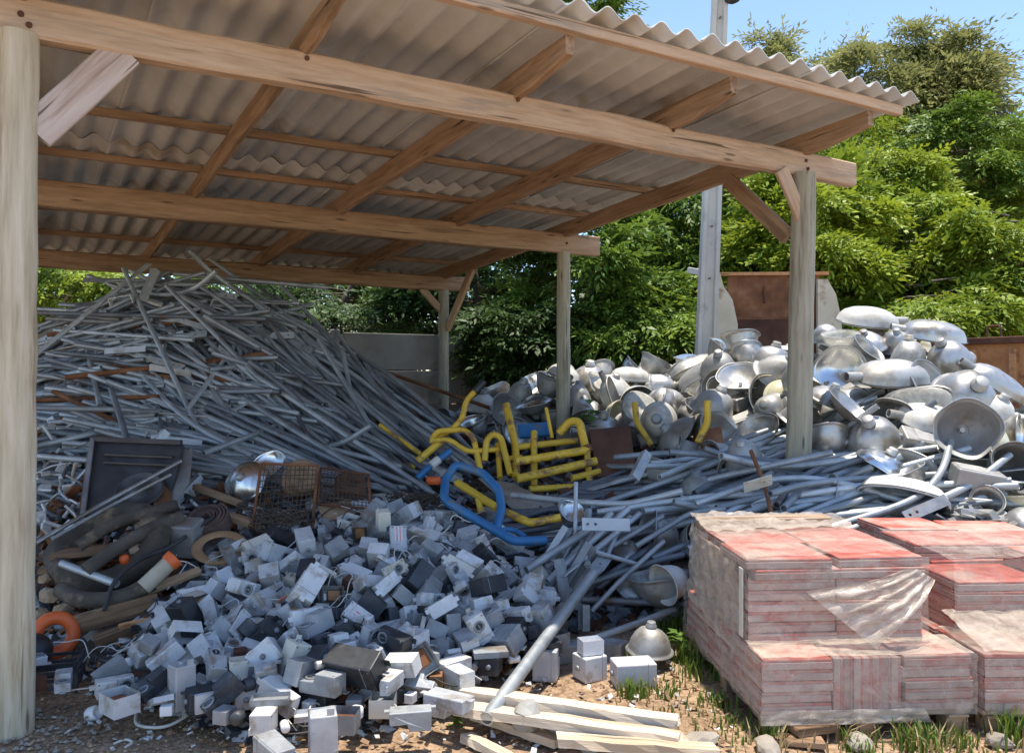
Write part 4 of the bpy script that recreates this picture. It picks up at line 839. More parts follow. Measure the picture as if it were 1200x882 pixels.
SIM_REFL = "4,2596,6084,1002,85,-719,511,464;2,3212,4940,587,5,65,-198,978;0,1280,8185,1054,512,-844,101,125;3,1549,9887,1485,408,27,87,909;0,685,8282,850,606,-217,726,-242;4,-473,10048,1082,662,550,434,264;3,-731,9667,935,73,432,577,689;4,4545,4830,233,217,-495,-836,-91;3,1604,6355,834,183,496,496,688;0,1657,7640,1142,308,-226,-122,916;5,1896,6898,1091,33,-203,-147,968;3,2623,4030,210,470,-782,306,272;1,-388,9045,651,359,-546,744,138;5,3189,6735,1461,949,276,-3,-150;0,2302,6031,969,152,225,-937,221;4,2942,5137,689,413,-845,-106,-322;0,1886,7895,1322,874,206,-189,-399;0,601,9130,1200,316,-921,219,57;3,3829,4590,390,39,969,210,-123;0,2133,6949,1292,564,-812,86,126;2,6013,5672,332,173,293,907,-247;0,230,7526,712,410,-118,-8,-904;5,1596,8995,1391,970,114,-212,34;3,2999,5394,789,418,211,743,477;4,1045,8005,861,465,-490,415,-609;4,3317,6158,1138,726,204,173,-633;3,4584,5828,641,629,-732,108,237;4,954,8479,926,627,-735,-219,136;0,807,8748,1041,50,137,236,-961;0,488,8801,1005,145,411,900,-16;3,2441,7950,1561,170,716,602,-310;3,272,9065,1093,332,-916,210,-85;0,-620,8537,633,650,130,151,733;4,804,8501,894,420,-647,-67,-633;4,-123,9407,1023,449,-51,-316,834;4,-743,9249,592,658,259,-121,697;3,716,8015,851,782,-216,392,434;4,3101,6526,1328,472,195,184,-840;0,2499,5817,1005,315,-230,162,907;1,2734,6891,1513,307,-78,788,527;6,5441,5643,295,418,-304,-847,-125;3,5514,5982,401,674,-658,-336,8;6,3352,5538,783,926,212,88,-301;2,2483,5263,723,930,-272,132,-210;3,-777,9059,595,689,-70,-682,-233;6,941,6274,689,462,-226,727,-455;3,1315,8577,1195,196,284,116,-931;4,-405,9255,769,128,16,709,693;0,985,7650,893,135,-860,491,24;4,66,9830,1242,18,321,799,508;2,2608,6604,1239,40,173,213,-961;6,2250,5259,545,121,33,902,413;5,3666,6159,1085,171,-893,356,216;6,1878,8163,1365,194,925,256,203;1,868,8146,950,860,65,457,218;4,1799,4899,391,815,326,386,283;4,234,8420,678,102,-121,-170,973;0,1359,6019,662,746,170,-1,-644;6,3180,5185,690,51,998,-36,25;0,1161,7887,1032,878,465,101,-43;4,1014,8363,914,595,-579,-546,-114;3,2190,5480,627,262,-696,469,-477;3,4786,6656,844,491,-358,-690,393;2,6339,5392,221,151,-934,324,-12;4,2533,4758,415,9,-129,-291,948;1,-42,8630,671,890,79,-234,384;2,5197,5669,436,256,904,276,203;0,4993,5045,273,155,438,-867,181;0,219,10340,1290,519,64,-156,-838;4,-630,9499,824,259,-436,822,-262;4,887,7490,770,449,-689,-256,-507;0,963,5377,424,157,-781,161,-582;1,-206,9966,1206,279,188,905,-259;4,3400,5170,662,195,471,-721,-469;1,3072,5924,990,3,-62,-248,967;0,3269,4095,229,325,-58,897,295;2,1017,8400,1247,295,-777,-79,550;2,2224,6268,1118,203,632,729,-168;4,3438,4511,310,796,253,-126,536;2,4898,4845,256,395,902,-103,-142;0,1009,4533,319,796,-294,282,448;4,4239,5664,760,815,-103,-303,483;4,925,7840,772,121,466,815,-324;4,4831,6999,913,934,133,213,-255;4,3251,5642,899,429,154,-90,-886;3,-635,9334,727,497,-339,-765,-229;4,-914,10178,942,307,-60,49,948;0,-163,7784,650,8,-683,714,151;3,2080,8031,1559,144,437,614,-642;4,3664,4699,391,798,253,-84,541;4,-124,9836,1164,38,-159,-64,985;4,5615,5448,190,677,132,-36,723;1,3644,5422,807,352,182,-257,881;6,2095,9489,1447,697,-74,132,700;5,2181,7902,1481,868,-464,-147,91;0,1961,7610,1361,583,-303,639,399;2,1903,8399,1495,151,-280,-20,948;3,4527,4452,212,445,-781,-315,304;4,757,7717,830,770,333,514,-180;1,2085,4908,382,85,-438,-868,-217;0,2636,5589,783,410,-805,414,111;3,634,7829,723,229,537,575,574;0,4377,5338,565,876,234,93,411;0,2405,6999,1465,390,475,714,-335;1,99,8214,753,306,-864,-365,-162;0,2927,6429,1387,211,348,908,97;0,1532,8013,1291,79,-961,-98,247;0,-856,8803,744,198,-891,-320,255;1,1127,8780,1174,166,837,516,75;3,6331,7259,210,319,-740,-398,439;1,-443,8720,708,300,419,-809,-281;4,1212,9523,1409,566,9,-116,816;3,-1446,10388,949,673,654,-255,233;3,824,7048,762,23,781,619,80;0,-8,7650,824,242,-968,6,-63;0,1663,7186,1101,963,90,-225,-115;3,2776,4230,212,513,-711,-452,167;2,5299,5068,194,705,5,68,-706;0,790,9459,1374,981,168,-88,-45;0,265,6425,626,393,-37,-880,-263;0,1381,4461,217,131,233,-950,-159;2,1903,8745,1564,121,200,-183,-955;1,2438,6027,1234,371,-624,-686,53;3,1262,8919,1377,134,138,-942,-274;1,-69,8307,648,517,82,-269,809;5,4460,6858,1007,872,277,120,385;1,3240,6475,1395,511,-569,-631,-128;0,692,8760,1289,750,59,109,-650;0,-708,7423,525,28,-433,-901,-12;3,2016,6667,1105,369,-17,682,632;3,-137,8853,811,632,-528,555,-116;4,2528,6374,1105,275,-943,64,-174;0,1876,7362,1260,374,-919,-48,116;2,1173,7678,1168,320,-743,-587,-35;0,4646,5214,415,183,-193,-950,-164;2,3030,6161,1242,276,140,641,703;1,3675,4352,202,132,-619,755,172;0,934,8989,1301,296,-28,-911,-285;4,-642,8873,528,529,-290,-761,238;4,861,7660,728,321,143,-34,-935;0,5156,6374,653,238,38,828,505;1,2352,7457,1441,609,229,-104,-752;5,481,7460,823,246,-352,50,902;0,753,8442,1145,150,20,-227,-962;3,2936,6995,1641,220,170,-897,-345;2,413,8158,813,557,-375,297,-679;0,2846,6078,1167,593,83,616,513;2,-497,7701,522,55,8,-53,997;4,1223,7695,880,129,672,440,582;0,-1416,12427,217,131,207,-967,-71;0,-99,9100,918,537,354,54,-764;1,208,7949,590,87,-771,620,-115;3,1797,9832,1444,102,-484,-591,637;1,4673,4618,293,5,68,-822,566;4,36,7945,700,319,259,733,542;5,2609,8313,1622,77,-728,678,57;6,4896,4496,187,1,748,-589,-306;3,1782,5644,658,294,126,116,-940;2,5475,5268,277,295,240,313,870;1,-37,9240,1126,760,130,46,635;0,1393,9166,1433,454,336,822,-76;0,845,7536,1077,389,93,101,-911;4,1841,5146,450,421,-480,640,428;0,-82,10568,1142,126,130,-160,-970;2,1546,4822,292,698,393,-101,-589;4,1636,7421,1188,132,-41,-962,-237;2,857,9271,1440,404,225,-486,741;6,2245,6784,1303,508,306,491,-638;0,412,5237,229,421,-437,785,125;3,6514,6090,210,151,561,-625,-521;4,610,9734,1357,98,-989,-4,-110;4,1609,9198,1428,906,110,-99,-397;4,2453,6754,1332,132,251,-342,-896;4,4345,5605,656,191,-651,-228,698;1,2326,4149,304,875,-386,118,-266;5,2113,7704,1412,525,663,-529,-62;0,3275,4337,306,129,-147,-660,-725;3,572,6956,771,858,215,46,465;0,4545,6230,906,721,-123,331,596;3,6334,5699,210,125,754,370,-528;3,1272,7262,1094,217,317,568,-728;0,4735,6001,680,161,-656,-344,652;2,1405,7639,1115,108,-708,321,-620;0,2807,5254,931,439,611,101,-651;3,421,7756,831,630,-674,-168,-347;3,3268,6844,1686,480,10,65,-875;4,350,8609,807,77,932,343,-81;0,6499,6814,212,30,-680,-733,24;2,1827,10463,1191,622,0,233,747;3,6606,6458,210,419,-376,-751,-345;3,1036,9483,1479,154,487,-807,297;3,10,8527,852,289,-142,-849,-418;3,131,8708,886,577,770,133,237;6,4760,6419,718,185,80,-940,-275;0,303,9704,1333,125,-718,-609,-313;1,2845,8527,1701,960,-191,79,-188;4,996,10213,1423,260,318,792,-452;0,2838,5767,1010,806,-134,577,-7;3,4720,5506,497,179,-567,790,-153;0,4994,6102,572,4,780,-594,-198;3,684,9929,1445,493,357,733,-303;4,417,6187,528,508,-826,-154,-188;1,2701,4458,307,249,-290,923,-41;0,654,6298,636,495,75,120,-858;6,1741,6904,1156,242,-92,960,110;4,1609,8314,1224,16,313,714,627;0,1975,9131,1573,74,-679,-728,-50;3,3510,5956,1067,678,-282,-646,-206;2,4474,5389,741,884,230,137,383;2,5212,5880,511,452,147,-292,-830;1,-65,7518,563,954,-84,-65,280;2,3724,4920,563,278,-959,-4,46;3,1197,9317,1466,269,-493,811,163;3,825,7301,760,403,-625,-536,-399;0,351,6743,724,482,-532,646,260;1,232,8717,1134,124,-666,733,-60;4,1091,8219,884,40,-463,-866,-186;2,15,6700,597,751,111,29,-650;6,1147,7215,832,29,881,-154,445;5,5778,4576,156,385,0,0,-923;4,1899,6081,770,508,209,94,-830;1,-440,9392,953,16,791,-594,-145;5,2234,6555,1179,688,260,427,-525;3,423,9320,1263,222,-804,493,-247;1,2159,4462,293,577,-5,816,31;6,4285,4725,289,155,248,-956,24;4,1823,9494,1466,103,884,-378,256;0,615,7413,727,315,-68,932,-164;5,3401,5788,910,95,-303,-916,-245;3,1200,8486,1437,508,185,-808,236;0,5948,4837,210,0,-308,-951,0;3,2280,6643,1416,186,495,-801,-281;0,4251,4472,269,283,735,529,-315;4,-467,9864,1053,401,346,820,-218;1,1082,6904,759,238,164,27,-957;3,4127,5807,839,535,675,-506,-50;0,3529,4004,236,417,222,-857,-208;3,3771,3780,210,540,-790,-285,-56;0,878,4916,214,56,615,786,25;4,125,9464,1162,205,-777,-585,-109;0,3226,5789,1117,478,-370,-784,-139;4,-338,8260,528,48,586,678,441;3,3053,5612,900,190,-849,-456,-185;3,4847,5702,503,9,-802,-162,575;5,1866,7221,1365,392,-873,-290,13;3,427,7162,840,580,78,795,156;0,1163,6249,724,163,849,-497,-80;1,1901,6405,1013,393,-288,871,66;0,650,6671,698,12,-846,-222,-484;2,-671,8915,853,226,-274,170,-919;0,5849,5345,222,185,-777,-574,-180;3,2369,4505,423,667,258,144,-684;1,1366,7060,992,502,375,-226,-746;3,1448,7963,1064,257,152,-954,-27;5,2397,7669,1558,118,458,-873,119;0,3007,5510,1131,615,-751,-29,-240;5,1954,7087,1262,89,-276,955,62;1,3045,4480,381,300,-225,927,22;3,4462,6027,753,347,-332,824,301;3,2188,4053,210,540,-585,603,53;1,5065,5292,424,212,-743,-633,-49;0,5410,6572,649,581,-276,-759,-95;4,1672,5051,373,586,-362,723,59;0,1632,6644,971,398,-879,-236,115;1,18,6321,571,401,-191,871,207;0,2122,7230,1454,413,784,-51,-461;2,4924,7160,1022,78,967,112,-213;1,4017,4373,232,318,-395,-841,189;5,-110,8002,558,724,177,72,-662;0,1380,9614,1503,312,430,-796,-289;3,1556,8460,1359,132,635,-18,761;3,977,4324,210,539,-709,450,-63;1,1915,3713,164,1000,0,0,30;0,465,12722,227,140,471,-825,-279;0,413,8945,1351,78,-913,-378,129;3,1425,6553,837,565,495,585,304;0,4392,10504,420,243,534,627,-513;1,5073,6620,767,152,-466,-814,311;3,3217,5396,876,533,-709,357,293;0,-80,8918,1083,521,-574,-587,-232;4,1478,8717,1298,560,707,431,39;3,665,5257,268,101,155,-682,-708;2,4036,11840,163,378,0,0,926;2,3950,5542,868,142,928,60,-339;0,1631,9585,1564,261,176,-948,44;6,1006,8166,1088,135,-580,370,713;5,-421,9055,896,207,-398,-736,-506;0,1186,4769,217,187,434,-878,-74;3,100,9262,1312,856,73,207,-468;3,1221,5640,527,552,-574,499,-343;3,-870,9214,744,255,-950,149,104;3,1691,6113,777,396,-241,683,565;4,1154,5401,413,376,172,-780,-470;5,2392,4604,271,231,-888,-354,-183;0,1240,8354,1252,352,-168,-512,-765;4,2603,5379,827,163,738,644,120;3,-312,7946,548,146,791,-289,519;5,5276,7216,831,156,-21,-979,-132;6,2476,4271,244,31,-504,-626,595;4,-541,9706,982,320,-416,-826,-205;2,630,10294,1412,115,-382,848,-349;1,2702,4379,449,204,446,859,146;0,-332,9620,1175,685,33,83,-723;1,272,7150,652,63,-601,-796,-39;0,7163,7843,215,67,-861,-503,-40;5,1276,7454,920,872,436,-222,20;0,4806,6329,866,377,109,-894,-216;4,5978,5512,178,15,665,635,-393;3,2206,7746,1635,338,888,288,-121;0,2202,7953,1779,127,907,399,-46;4,1102,8794,1317,170,-919,-124,-333;4,1506,8214,1259,428,-349,-756,-351;0,2155,8559,1690,295,-581,-757,36;0,809,6049,609,556,-543,546,313;4,1857,9295,1492,281,-104,864,-404;6,3683,7556,1789,724,-68,131,-674;3,-284,8617,767,682,-654,-309,-109;2,137,7940,851,749,-408,386,-351;0,884,8803,1525,606,413,-25,680;5,5373,6268,467,553,182,-81,809;4,1105,6508,691,321,-321,833,-317;4,944,8624,1282,166,-64,980,-87;2,563,9069,1491,645,128,80,749;3,-364,8786,912,203,-786,578,-83;0,-504,8182,589,162,187,912,326"

# ------------------------------------------------------------------ tubes
def flat_end(m, x0, L, r, sgn, holes, mi=0):
    """the flattened, drilled end of a lamp arm"""
    M = Matrix.Translation((x0, 0, -.004)) @ Matrix.Rotation(0 if sgn > 0 else math.pi, 4, 'Z')
    m.plate(L, r * 2.7, .008, holes, .009, mi, M)
    # cone that flattens the tube
    n = 10
    vs = []
    for k, (dx, sy, sz) in enumerate(((0, 1, 1), (.05, 1.2, .55), (.09, 1.33, .18))):
        for j in range(n):
            a = 2 * math.pi * j / n
            vs.append((x0 - sgn * (.085 - dx), r * sy * math.cos(a), r * sz * math.sin(a)))
    fs = [(i*n+j, i*n+(j+1) % n, (i+1)*n+(j+1) % n, (i+1)*n+j) for i in range(2) for j in range(n)]
    m.add(vs, fs, mi, True)

TUBE = {}
def tube_mesh(kind, mat):
    key = (kind, mat.name)
    if key in TUBE: return TUBE[key]
    m = MB()
    r, L = .023, 1.6
    if kind == 'long': m.tube([(-1.2, 0, 0), (1.2, 0, 0)], .022, 10, hollow=True)
    elif kind == 'mid': m.tube([(-.75, 0, 0), (.75, 0, 0)], .021, 10, hollow=True)
    elif kind == 'short': m.tube([(-.42, 0, 0), (.42, 0, 0)], .023, 10, hollow=True)
    elif kind == 'arm':
        m.tube([(-.8, 0, 0), (.62, 0, 0)], r, 10, hollow=True); flat_end(m, .70, .20, r, 1, [.05, .15])
    elif kind == 'arm_short':
        m.tube([(-.45, 0, 0), (.32, 0, 0)], r, 10, hollow=True); flat_end(m, .40, .16, r, 1, [.05, .12])
    elif kind == 'bend':
        m.tube(smooth_path([(-.95, 0, 0), (-.3, 0, .0), (.25, 0, .05), (.62, 0, .19), (.85, 0, .40)], 5), .023, 10, hollow=True)
    elif kind == 'slight':
        m.tube(smooth_path([(-1.1, 0, -.05), (-.4, 0, .03), (.3, 0, .04), (1.0, 0, -.06)], 5), .022, 10, hollow=True)
    elif kind == 'bracket':
        m.plate(.38, .065, .007, [.05, .14, .28, .34], .010, 0, Matrix.Translation((-.19, 0, 0)))
        m.box((0, .030, -.024), (.38, .007, .048))
    elif kind == 'clamp':
        m.plate(.20, .075, .007, [.05, .15], .011, 0, Matrix.Translation((-.1, 0, 0)))
        m.box((-.1035, 0, -.035), (.007, .075, .075)); m.box((.1035, 0, -.035), (.007, .075, .075))
    elif kind == 'channel':
        m.box((0, 0, 0), (.5, .075, .006)); m.box((0, .0405, -.022), (.5, .006, .05)); m.box((0, -.0405, -.022), (.5, .006, .05))
    TUBE[key] = m.mesh('tube_' + kind, mat)
    return TUBE[key]

TLEN = dict(long=2.4, mid=1.5, short=.84, arm=1.7, arm_short=1.0, bend=1.8, slight=2.1, bracket=.38, clamp=.22, channel=.5)
def lay(p, ang, L, lift=.02, sink=.5):
    """matrix for a rod of length L lying on the heap at p, heading ang"""
    d = Vector((math.cos(ang), math.sin(ang), 0))
    a, b = p - d * (L / 2), p + d * (L / 2)
    za, zb_ = H(a.x, a.y), H(b.x, b.y)
    slope = max(-1.2, min(1.2, (zb_ - za) / L))
    mid = .5 * (za + zb_)
    over = max(H(p.x + d.x * t * L, p.y + d.y * t * L) - (mid + slope * t * L) for t in (-.4, -.2, 0, .2, .4))
    z = mid + max(0, over) * sink + lift
    return Vector((p.x, p.y, z)), Vector((d.x, d.y, slope)).normalized()

TLAB = dict(long='long tube', mid='medium tube', short='short tube', arm='long drilled-end arm', arm_short='short drilled-end arm', bend='curved-end tube',
 slight='long bowed tube', bracket='drilled bracket', clamp='two-hole clamp plate', channel='folded channel')
MLAB = {galv: 'grey', galv_dark: 'dark', rust: 'rusty', galv_light: 'pale'}
def put_tube(kind, mat, loc, d, roll, label, group, name=None):
    nm = name or {'bracket': 'bracket', 'clamp': 'clamp_plate', 'channel': 'steel_channel', 'arm': 'lamp_arm', 'arm_short': 'lamp_arm'}.get(kind, 'metal_tube')
    mw = frame(d, roll).to_4x4(); mw.translation = loc
    o = link(nm, tube_mesh(kind, mat)); o.matrix_world = mw
    cat = {'bracket': 'bracket', 'clamp': 'bracket', 'channel': 'channel'}.get(kind, 'tube')
    tag(o, label, cat, group)
    return o

def tube_heap():
    rg = random.Random(21)
    pts = scatter(POLY_TUBES, 282, .05, seed=31)
    for i, p in enumerate(pts):
        px, py = proj(p)
        kind = rg.choices(['long', 'mid', 'short', 'arm', 'arm_short', 'bend', 'slight', 'bracket', 'clamp', 'channel'],
                          [62, 52, 14, 40, 16, 6, 26, 18, 8, 4])[0]
        if px < 165 and kind in ('long', 'slight', 'arm', 'bend'): kind = rg.choice(['mid', 'short', 'arm_short'])
        mat = rg.choices([galv, galv_dark, rust], [80, 15, 5])[0]
        if kind in ('bracket', 'clamp'): mat = galv_light if rg.random() < .8 else galv
        L = TLEN[kind]
        # mostly across the view, turning down the slope towards the right
        base = -.12 if px < 260 else (-.12 - (px - 260) / 250 * .55)
        ang = base + rg.gauss(0, .2)
        if rg.random() < .10: ang = rg.uniform(-1.6, 1.6)
        if rg.random() < .5: ang += math.pi
        q = p.copy()
        if L > 1.2:      # keep long ones on the heap
            q.x = max(q.x, -4.9)
        loc, d = lay(q, ang, L, rg.uniform(-.03, .045), rg.uniform(.4, 1))
        if kind in ('bracket', 'clamp', 'channel'): loc.z += .06
        d = (d + Vector((0, 0, rg.gauss(0, .05)))).normalized()
        e = proj(loc + d * .3); f = proj(loc - d * .3)
        if e[0] < f[0]: e, f = f, e
        sl = (e[1] - f[1]) / (abs(e[0] - f[0]) + 1)
        lie = 'lying level' if abs(sl) < .14 else ('slanting down' if sl > 0 else 'slanting up')
        if abs(sl) > 1.2: lie = 'pointing steeply'
        col = 'left flank' if px < 150 else ('left centre' if px < 240 else ('right centre' if px < 340 else 'right flank'))
        row = 'crest' if py < 385 else ('upper' if py < 440 else ('lower' if py < 510 else 'foot,'))
        lab = '%s %s %s, %s %s of tube heap' % (MLAB[mat], TLAB[kind], lie, row, col)
        put_tube(kind, mat, loc, d, rg.uniform(0, 6.28) if kind not in ('bracket', 'clamp', 'channel') else rg.gauss(0, .5), lab, 'tubes in the tall heap')
    # loose ends standing up at the crest, and the crossing arms that catch the eye
    for (a, b, kind, mat, lab) in [
        ((145, 290+25, 7.9), (240, 520, 6.6), 'long', galv, 'grey tube leaning down the middle of the tube heap'),
        ((195, 335, 7.7), (390, 530, 6.9), 'long', galv, 'long grey tube slanting down across the tube heap face to the right'),
        ((55, 405, 7.2), (130, 345, 7.7), 'arm', galv_light, 'pale lamp arm poking out at the upper left of the tube heap'),
        ((180, 316, 8.0), (165, 350, 7.8), 'bracket', galv_light, 'pale drilled bracket standing up at the crest of the tube heap'),
        ((128, 350, 7.6), (155, 345, 7.6), 'clamp', galv_light, 'pale folded clamp near the crest of the tube heap'),
        ((230, 560, 6.0), (198, 590, 5.7), 'bracket', galv_light, 'pale drilled bracket below the tubes beside the stove'),
        ((188, 508, 6.1), (156, 545, 5.9), 'bracket', galv_light, 'pale drilled bracket lying against the stove top edge'),
        ((62, 367, 7.6), (250, 372, 7.7), 'long', galv_dark, 'dark horizontal tube across the upper left of the tube heap'),
        ((50, 478, 6.5), (150, 480, 6.6), 'arm_short', galv, 'short arm poking out above the stove'),
        ((138, 480, 6.3), (150, 518, 6.1), 'short', galv_dark, 'short dark tube standing behind the stove'),
        ((375, 400, 7.6), (470, 560, 7.0), 'arm', galv, 'lamp arm pointing down the right flank of the tube heap'),
        ((405, 430, 7.7), (430, 555, 7.1), 'mid', galv, 'steep tube on the right flank of the tube heap'),
        ((430, 470, 8.0), (515, 535, 7.6), 'mid', galv, 'tube running down to the foot of the tube heap by the back post'),
        ((250, 325, 8.2), (340, 333, 8.3), 'mid', galv, 'horizontal tube on the top of the tube heap'),
        ]:
        A, B = at(*a), at(*b)
        put_tube(kind, mat, (A + B) / 2, (B - A), .3, lab, 'tubes in the tall heap')
    # deeper tubes seen through the gaps; their dark colour paints the shade there
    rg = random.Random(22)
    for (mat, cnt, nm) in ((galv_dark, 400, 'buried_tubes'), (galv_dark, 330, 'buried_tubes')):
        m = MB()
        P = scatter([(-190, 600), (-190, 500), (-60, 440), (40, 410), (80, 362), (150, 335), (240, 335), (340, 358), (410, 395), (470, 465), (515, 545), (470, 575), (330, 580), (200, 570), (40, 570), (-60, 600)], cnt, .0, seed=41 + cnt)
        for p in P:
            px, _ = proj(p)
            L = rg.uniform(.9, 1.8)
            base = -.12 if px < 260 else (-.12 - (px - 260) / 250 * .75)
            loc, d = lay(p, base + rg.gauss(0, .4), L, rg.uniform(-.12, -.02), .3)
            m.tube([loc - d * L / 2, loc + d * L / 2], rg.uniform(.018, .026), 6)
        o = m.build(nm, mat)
        tag(o, 'tangle of %s tubes coloured as gap shade deep inside the tall tube heap' % ('dark' if mat is galv_dark else 'grey'), 'tubes', kind='stuff')
tube_heap()

# ------------------------------------------------------------------ curved lamp arms in front of the reflectors
def own_tube(pts, r, mat, label, group=None, name='lamp_arm', flat=False, n=10, rr=.09, cat='tube'):
    """a tube of its own shape through photo points (px, py, depth)"""
    P = [at(*p) for p in pts]
    base = P[0]
    Q = [p - base for p in P]
    m = MB()
    path = fillet(Q, rr, 5) if len(Q) > 2 else Q
    m.tube(path, r, n, hollow=True)
    if flat:
        d = (Q[-1] - Q[-2]).normalized()
        fm = MB(); flat_end(fm, .085, flat, r, 1, [flat * .3, flat * .75])
        R = frame(d, .4).to_4x4(); R.translation = Q[-1]
        m.add([R @ Vector(v) for v in fm.v], fm.f)
    o = m.build(name, mat); o.location = base
    tag(o, label, cat, group)
    return o

FRAME_ZONE = [(470, 440), (705, 462), (712, 578), (668, 600), (662, 645), (520, 640), (470, 560)]   # where the painted frames lie on top
def arm_pile():
    rg = random.Random(51)
    poly = [(610, 588), (690, 565), (770, 548), (880, 528), (960, 522), (1010, 548), (1115, 592), (1100, 606), (950, 612), (810, 612), (720, 632), (640, 640), (615, 615)]
    pts = scatter(poly, 135, .045, seed=52)
    shapes = []
    for k in range(7):
        m = MB()
        L = rg.uniform(1.3, 2.0); b = rg.uniform(.10, .32); e = rg.uniform(.25, .5)
        P = smooth_path([(-L/2, 0, 0), (-L*.2, 0, .02), (L*.12, 0, .04), (L*.32, b*.45, .05), (L*.5, b*1.3, .05)], 5)
        m.tube(P, rg.uniform(.020, .025), 10, hollow=True)
        if k % 2:
            fm = MB(); flat_end(fm, .085, .16, .022, 1, [.05, .12])
            R = Matrix.Rotation(math.pi, 4, 'Z'); R.translation = (-L/2, 0, 0)
            m.add([R @ Vector(v) for v in fm.v], fm.f)
        shapes.append((m, L))
    meshes = {}
    for i, p in enumerate(pts):
        k = rg.randrange(7); mat = rg.choices([galv, galv_dark, galv_light], [70, 20, 10])[0]
        if (k, mat.name) not in meshes: meshes[(k, mat.name)] = shapes[k][0].mesh('lamp_arm', mat)
        L = shapes[k][1]
        ang = rg.gauss(.05, .22)
        if rg.random() < .5: ang += math.pi
        loc, d = lay(p, ang, L, rg.uniform(-.02, .05), rg.uniform(.3, .8))
        if any(in_poly(*proj(loc + d * (L * f)), FRAME_ZONE) for f in (-.5, -.25, 0, .25, .5)): continue
        if loc.x + abs(d.x) * L / 2 > 3.2: loc.x -= .3
        mw = frame(d, rg.gauss(0, .35) + (math.pi if rg.random() < .5 else 0)).to_4x4(); mw.translation = loc
        o = link('lamp_arm', meshes[(k, mat.name)]); o.matrix_world = mw
        end = ' flat-ended' if k % 2 else ''
        ppx, ppy = proj(loc)
        where = 'left third' if ppx < 760 else ('middle' if ppx < 920 else 'right third')
        row = 'back' if loc.y > 6.0 else ('top' if loc.y > 5.55 else 'front')
        tag(o, {'galvanised_steel': 'grey', 'dull_dark_steel': 'dark', 'pale_zinc_plate': 'pale'}[mat.name] + '%s curved lamp arm, %s %s of low arm pile' % (end, row, where), 'tube', 'curved lamp arms in the low pile')
    # deeper layer, dark steel painting the shade in the gaps
    m = MB()
    for p in scatter(poly, 240, 0, seed=57):
        L = rg.uniform(.8, 1.5)
        loc, d = lay(p, rg.gauss(.05, .3), L, rg.uniform(-.12, -.03), .3)
        m.tube([loc - d * L / 2, loc + d * L / 2], rg.uniform(.018, .024), 6)
    tag(m.build('buried_tubes', galv_dark), 'tangle of tubes coloured as gap shade deep inside the low pile of lamp arms', 'tubes', kind='stuff')
    G = 'loose tubes hanging at the left of the tiles'
    T = own_tube
    T([(570, 842, 3.38), (695, 672, 4.75)], .030, galv, 'thick grey pipe leaning from the planks up into the tube pile', None, flat=.2)
    T([(600, 580, 6.0), (675, 588, 5.7), (736, 591, 5.6), (800, 575, 5.5)], .022, galv_light, 'long pale tube lying across above the blue frame', G)
    T([(675, 565, 5.3), (674, 628, 5.15), (656, 664, 5.1)], .014, galv, 'thin upright rod bent at its foot beside the drilled plate', G, rr=.05)
    T([(661, 693, 4.95), (768, 657, 5.0), (800, 650, 5.1)], .020, galv_dark, 'tube sloping up to the right behind the leaning pipe', G)
    T([(682, 702, 4.85), (790, 707, 4.85)], .020, galv_dark, 'horizontal dull tube above the fallen dome', G)
    T([(693, 716, 4.75), (727, 680, 4.85), (778, 634, 5.05)], .016, galv, 'thin tube rising right with a channel at its foot', G)
    T([(609, 728, 4.6), (650, 680, 4.85)], .015, galv_dark, 'thin dark tube left of the leaning pipe', G)
    T([(668, 758, 4.35), (745, 731, 4.55), (790, 714, 4.75)], .020, galv, 'bent grey tube on the ground behind the fallen dome', G)
    T([(697, 646, 4.95), (747, 661, 5.0)], .014, galv, 'thin tube crossing the top of the leaning pipe', G)
    T([(640, 665, 5.15), (745, 605, 5.4)], .017, galv, 'tube running up right from under the blue frame', G)
    T([(618, 668, 5.2), (672, 664, 5.1)], .018, galv_dark, 'dark horizontal tube stub under the blue frame', G)
    T([(712, 650, 5.0), (728, 612, 5.3)], .016, galv, 'short tube standing behind the drilled plate', G)
    T([(745, 640, 5.1), (810, 600, 5.3), (850, 596, 5.3)], .018, galv, 'bent tube rising to the film-wrapped tiles', G)
    T([(660, 640, 5.3), (790, 618, 5.3)], .018, galv_dark, 'dark tube under the drilled plate', G)
    T([(880, 528, 5.55), (897, 570, 5.3), (906, 612, 5.05)], .014, rust, 'rusty bent rod standing in front of the lamp arms', rr=.12)
    T([(700, 600, 5.5), (850, 578, 5.5), (935, 583, 5.4), (1005, 560, 5.5)], .022, galv_light, 'long pale wavy tube on top of the lamp arms', 'curved lamp arms in the low pile', rr=.3)
    T([(830, 562, 5.75), (905, 545, 5.6), (975, 530, 5.6)], .022, galv, 'grey arm curving up past the right front post', 'curved lamp arms in the low pile', rr=.3)
    T([(815, 590, 5.3), (900, 560, 5.45), (970, 560, 5.45), (1075, 592, 5.2)], .021, galv, 'grey arm arching over the pile towards the tiles', 'curved lamp arms in the low pile', rr=.4)
    rg = random.Random(58)
    for i in range(16):
        a = (rg.uniform(680, 800), rg.uniform(592, 640), rg.uniform(5.15, 5.45)); b = (rg.uniform(612, 690), rg.uniform(650, 735), rg.uniform(4.8, 5.05))
        own_tube([a, b], rg.uniform(.017, .025), rg.choice([galv, galv, galv_dark]), 'grey tube slanting down leftward in the tangle left of the tiles', G, flat=.15 if i % 3 == 0 else False)
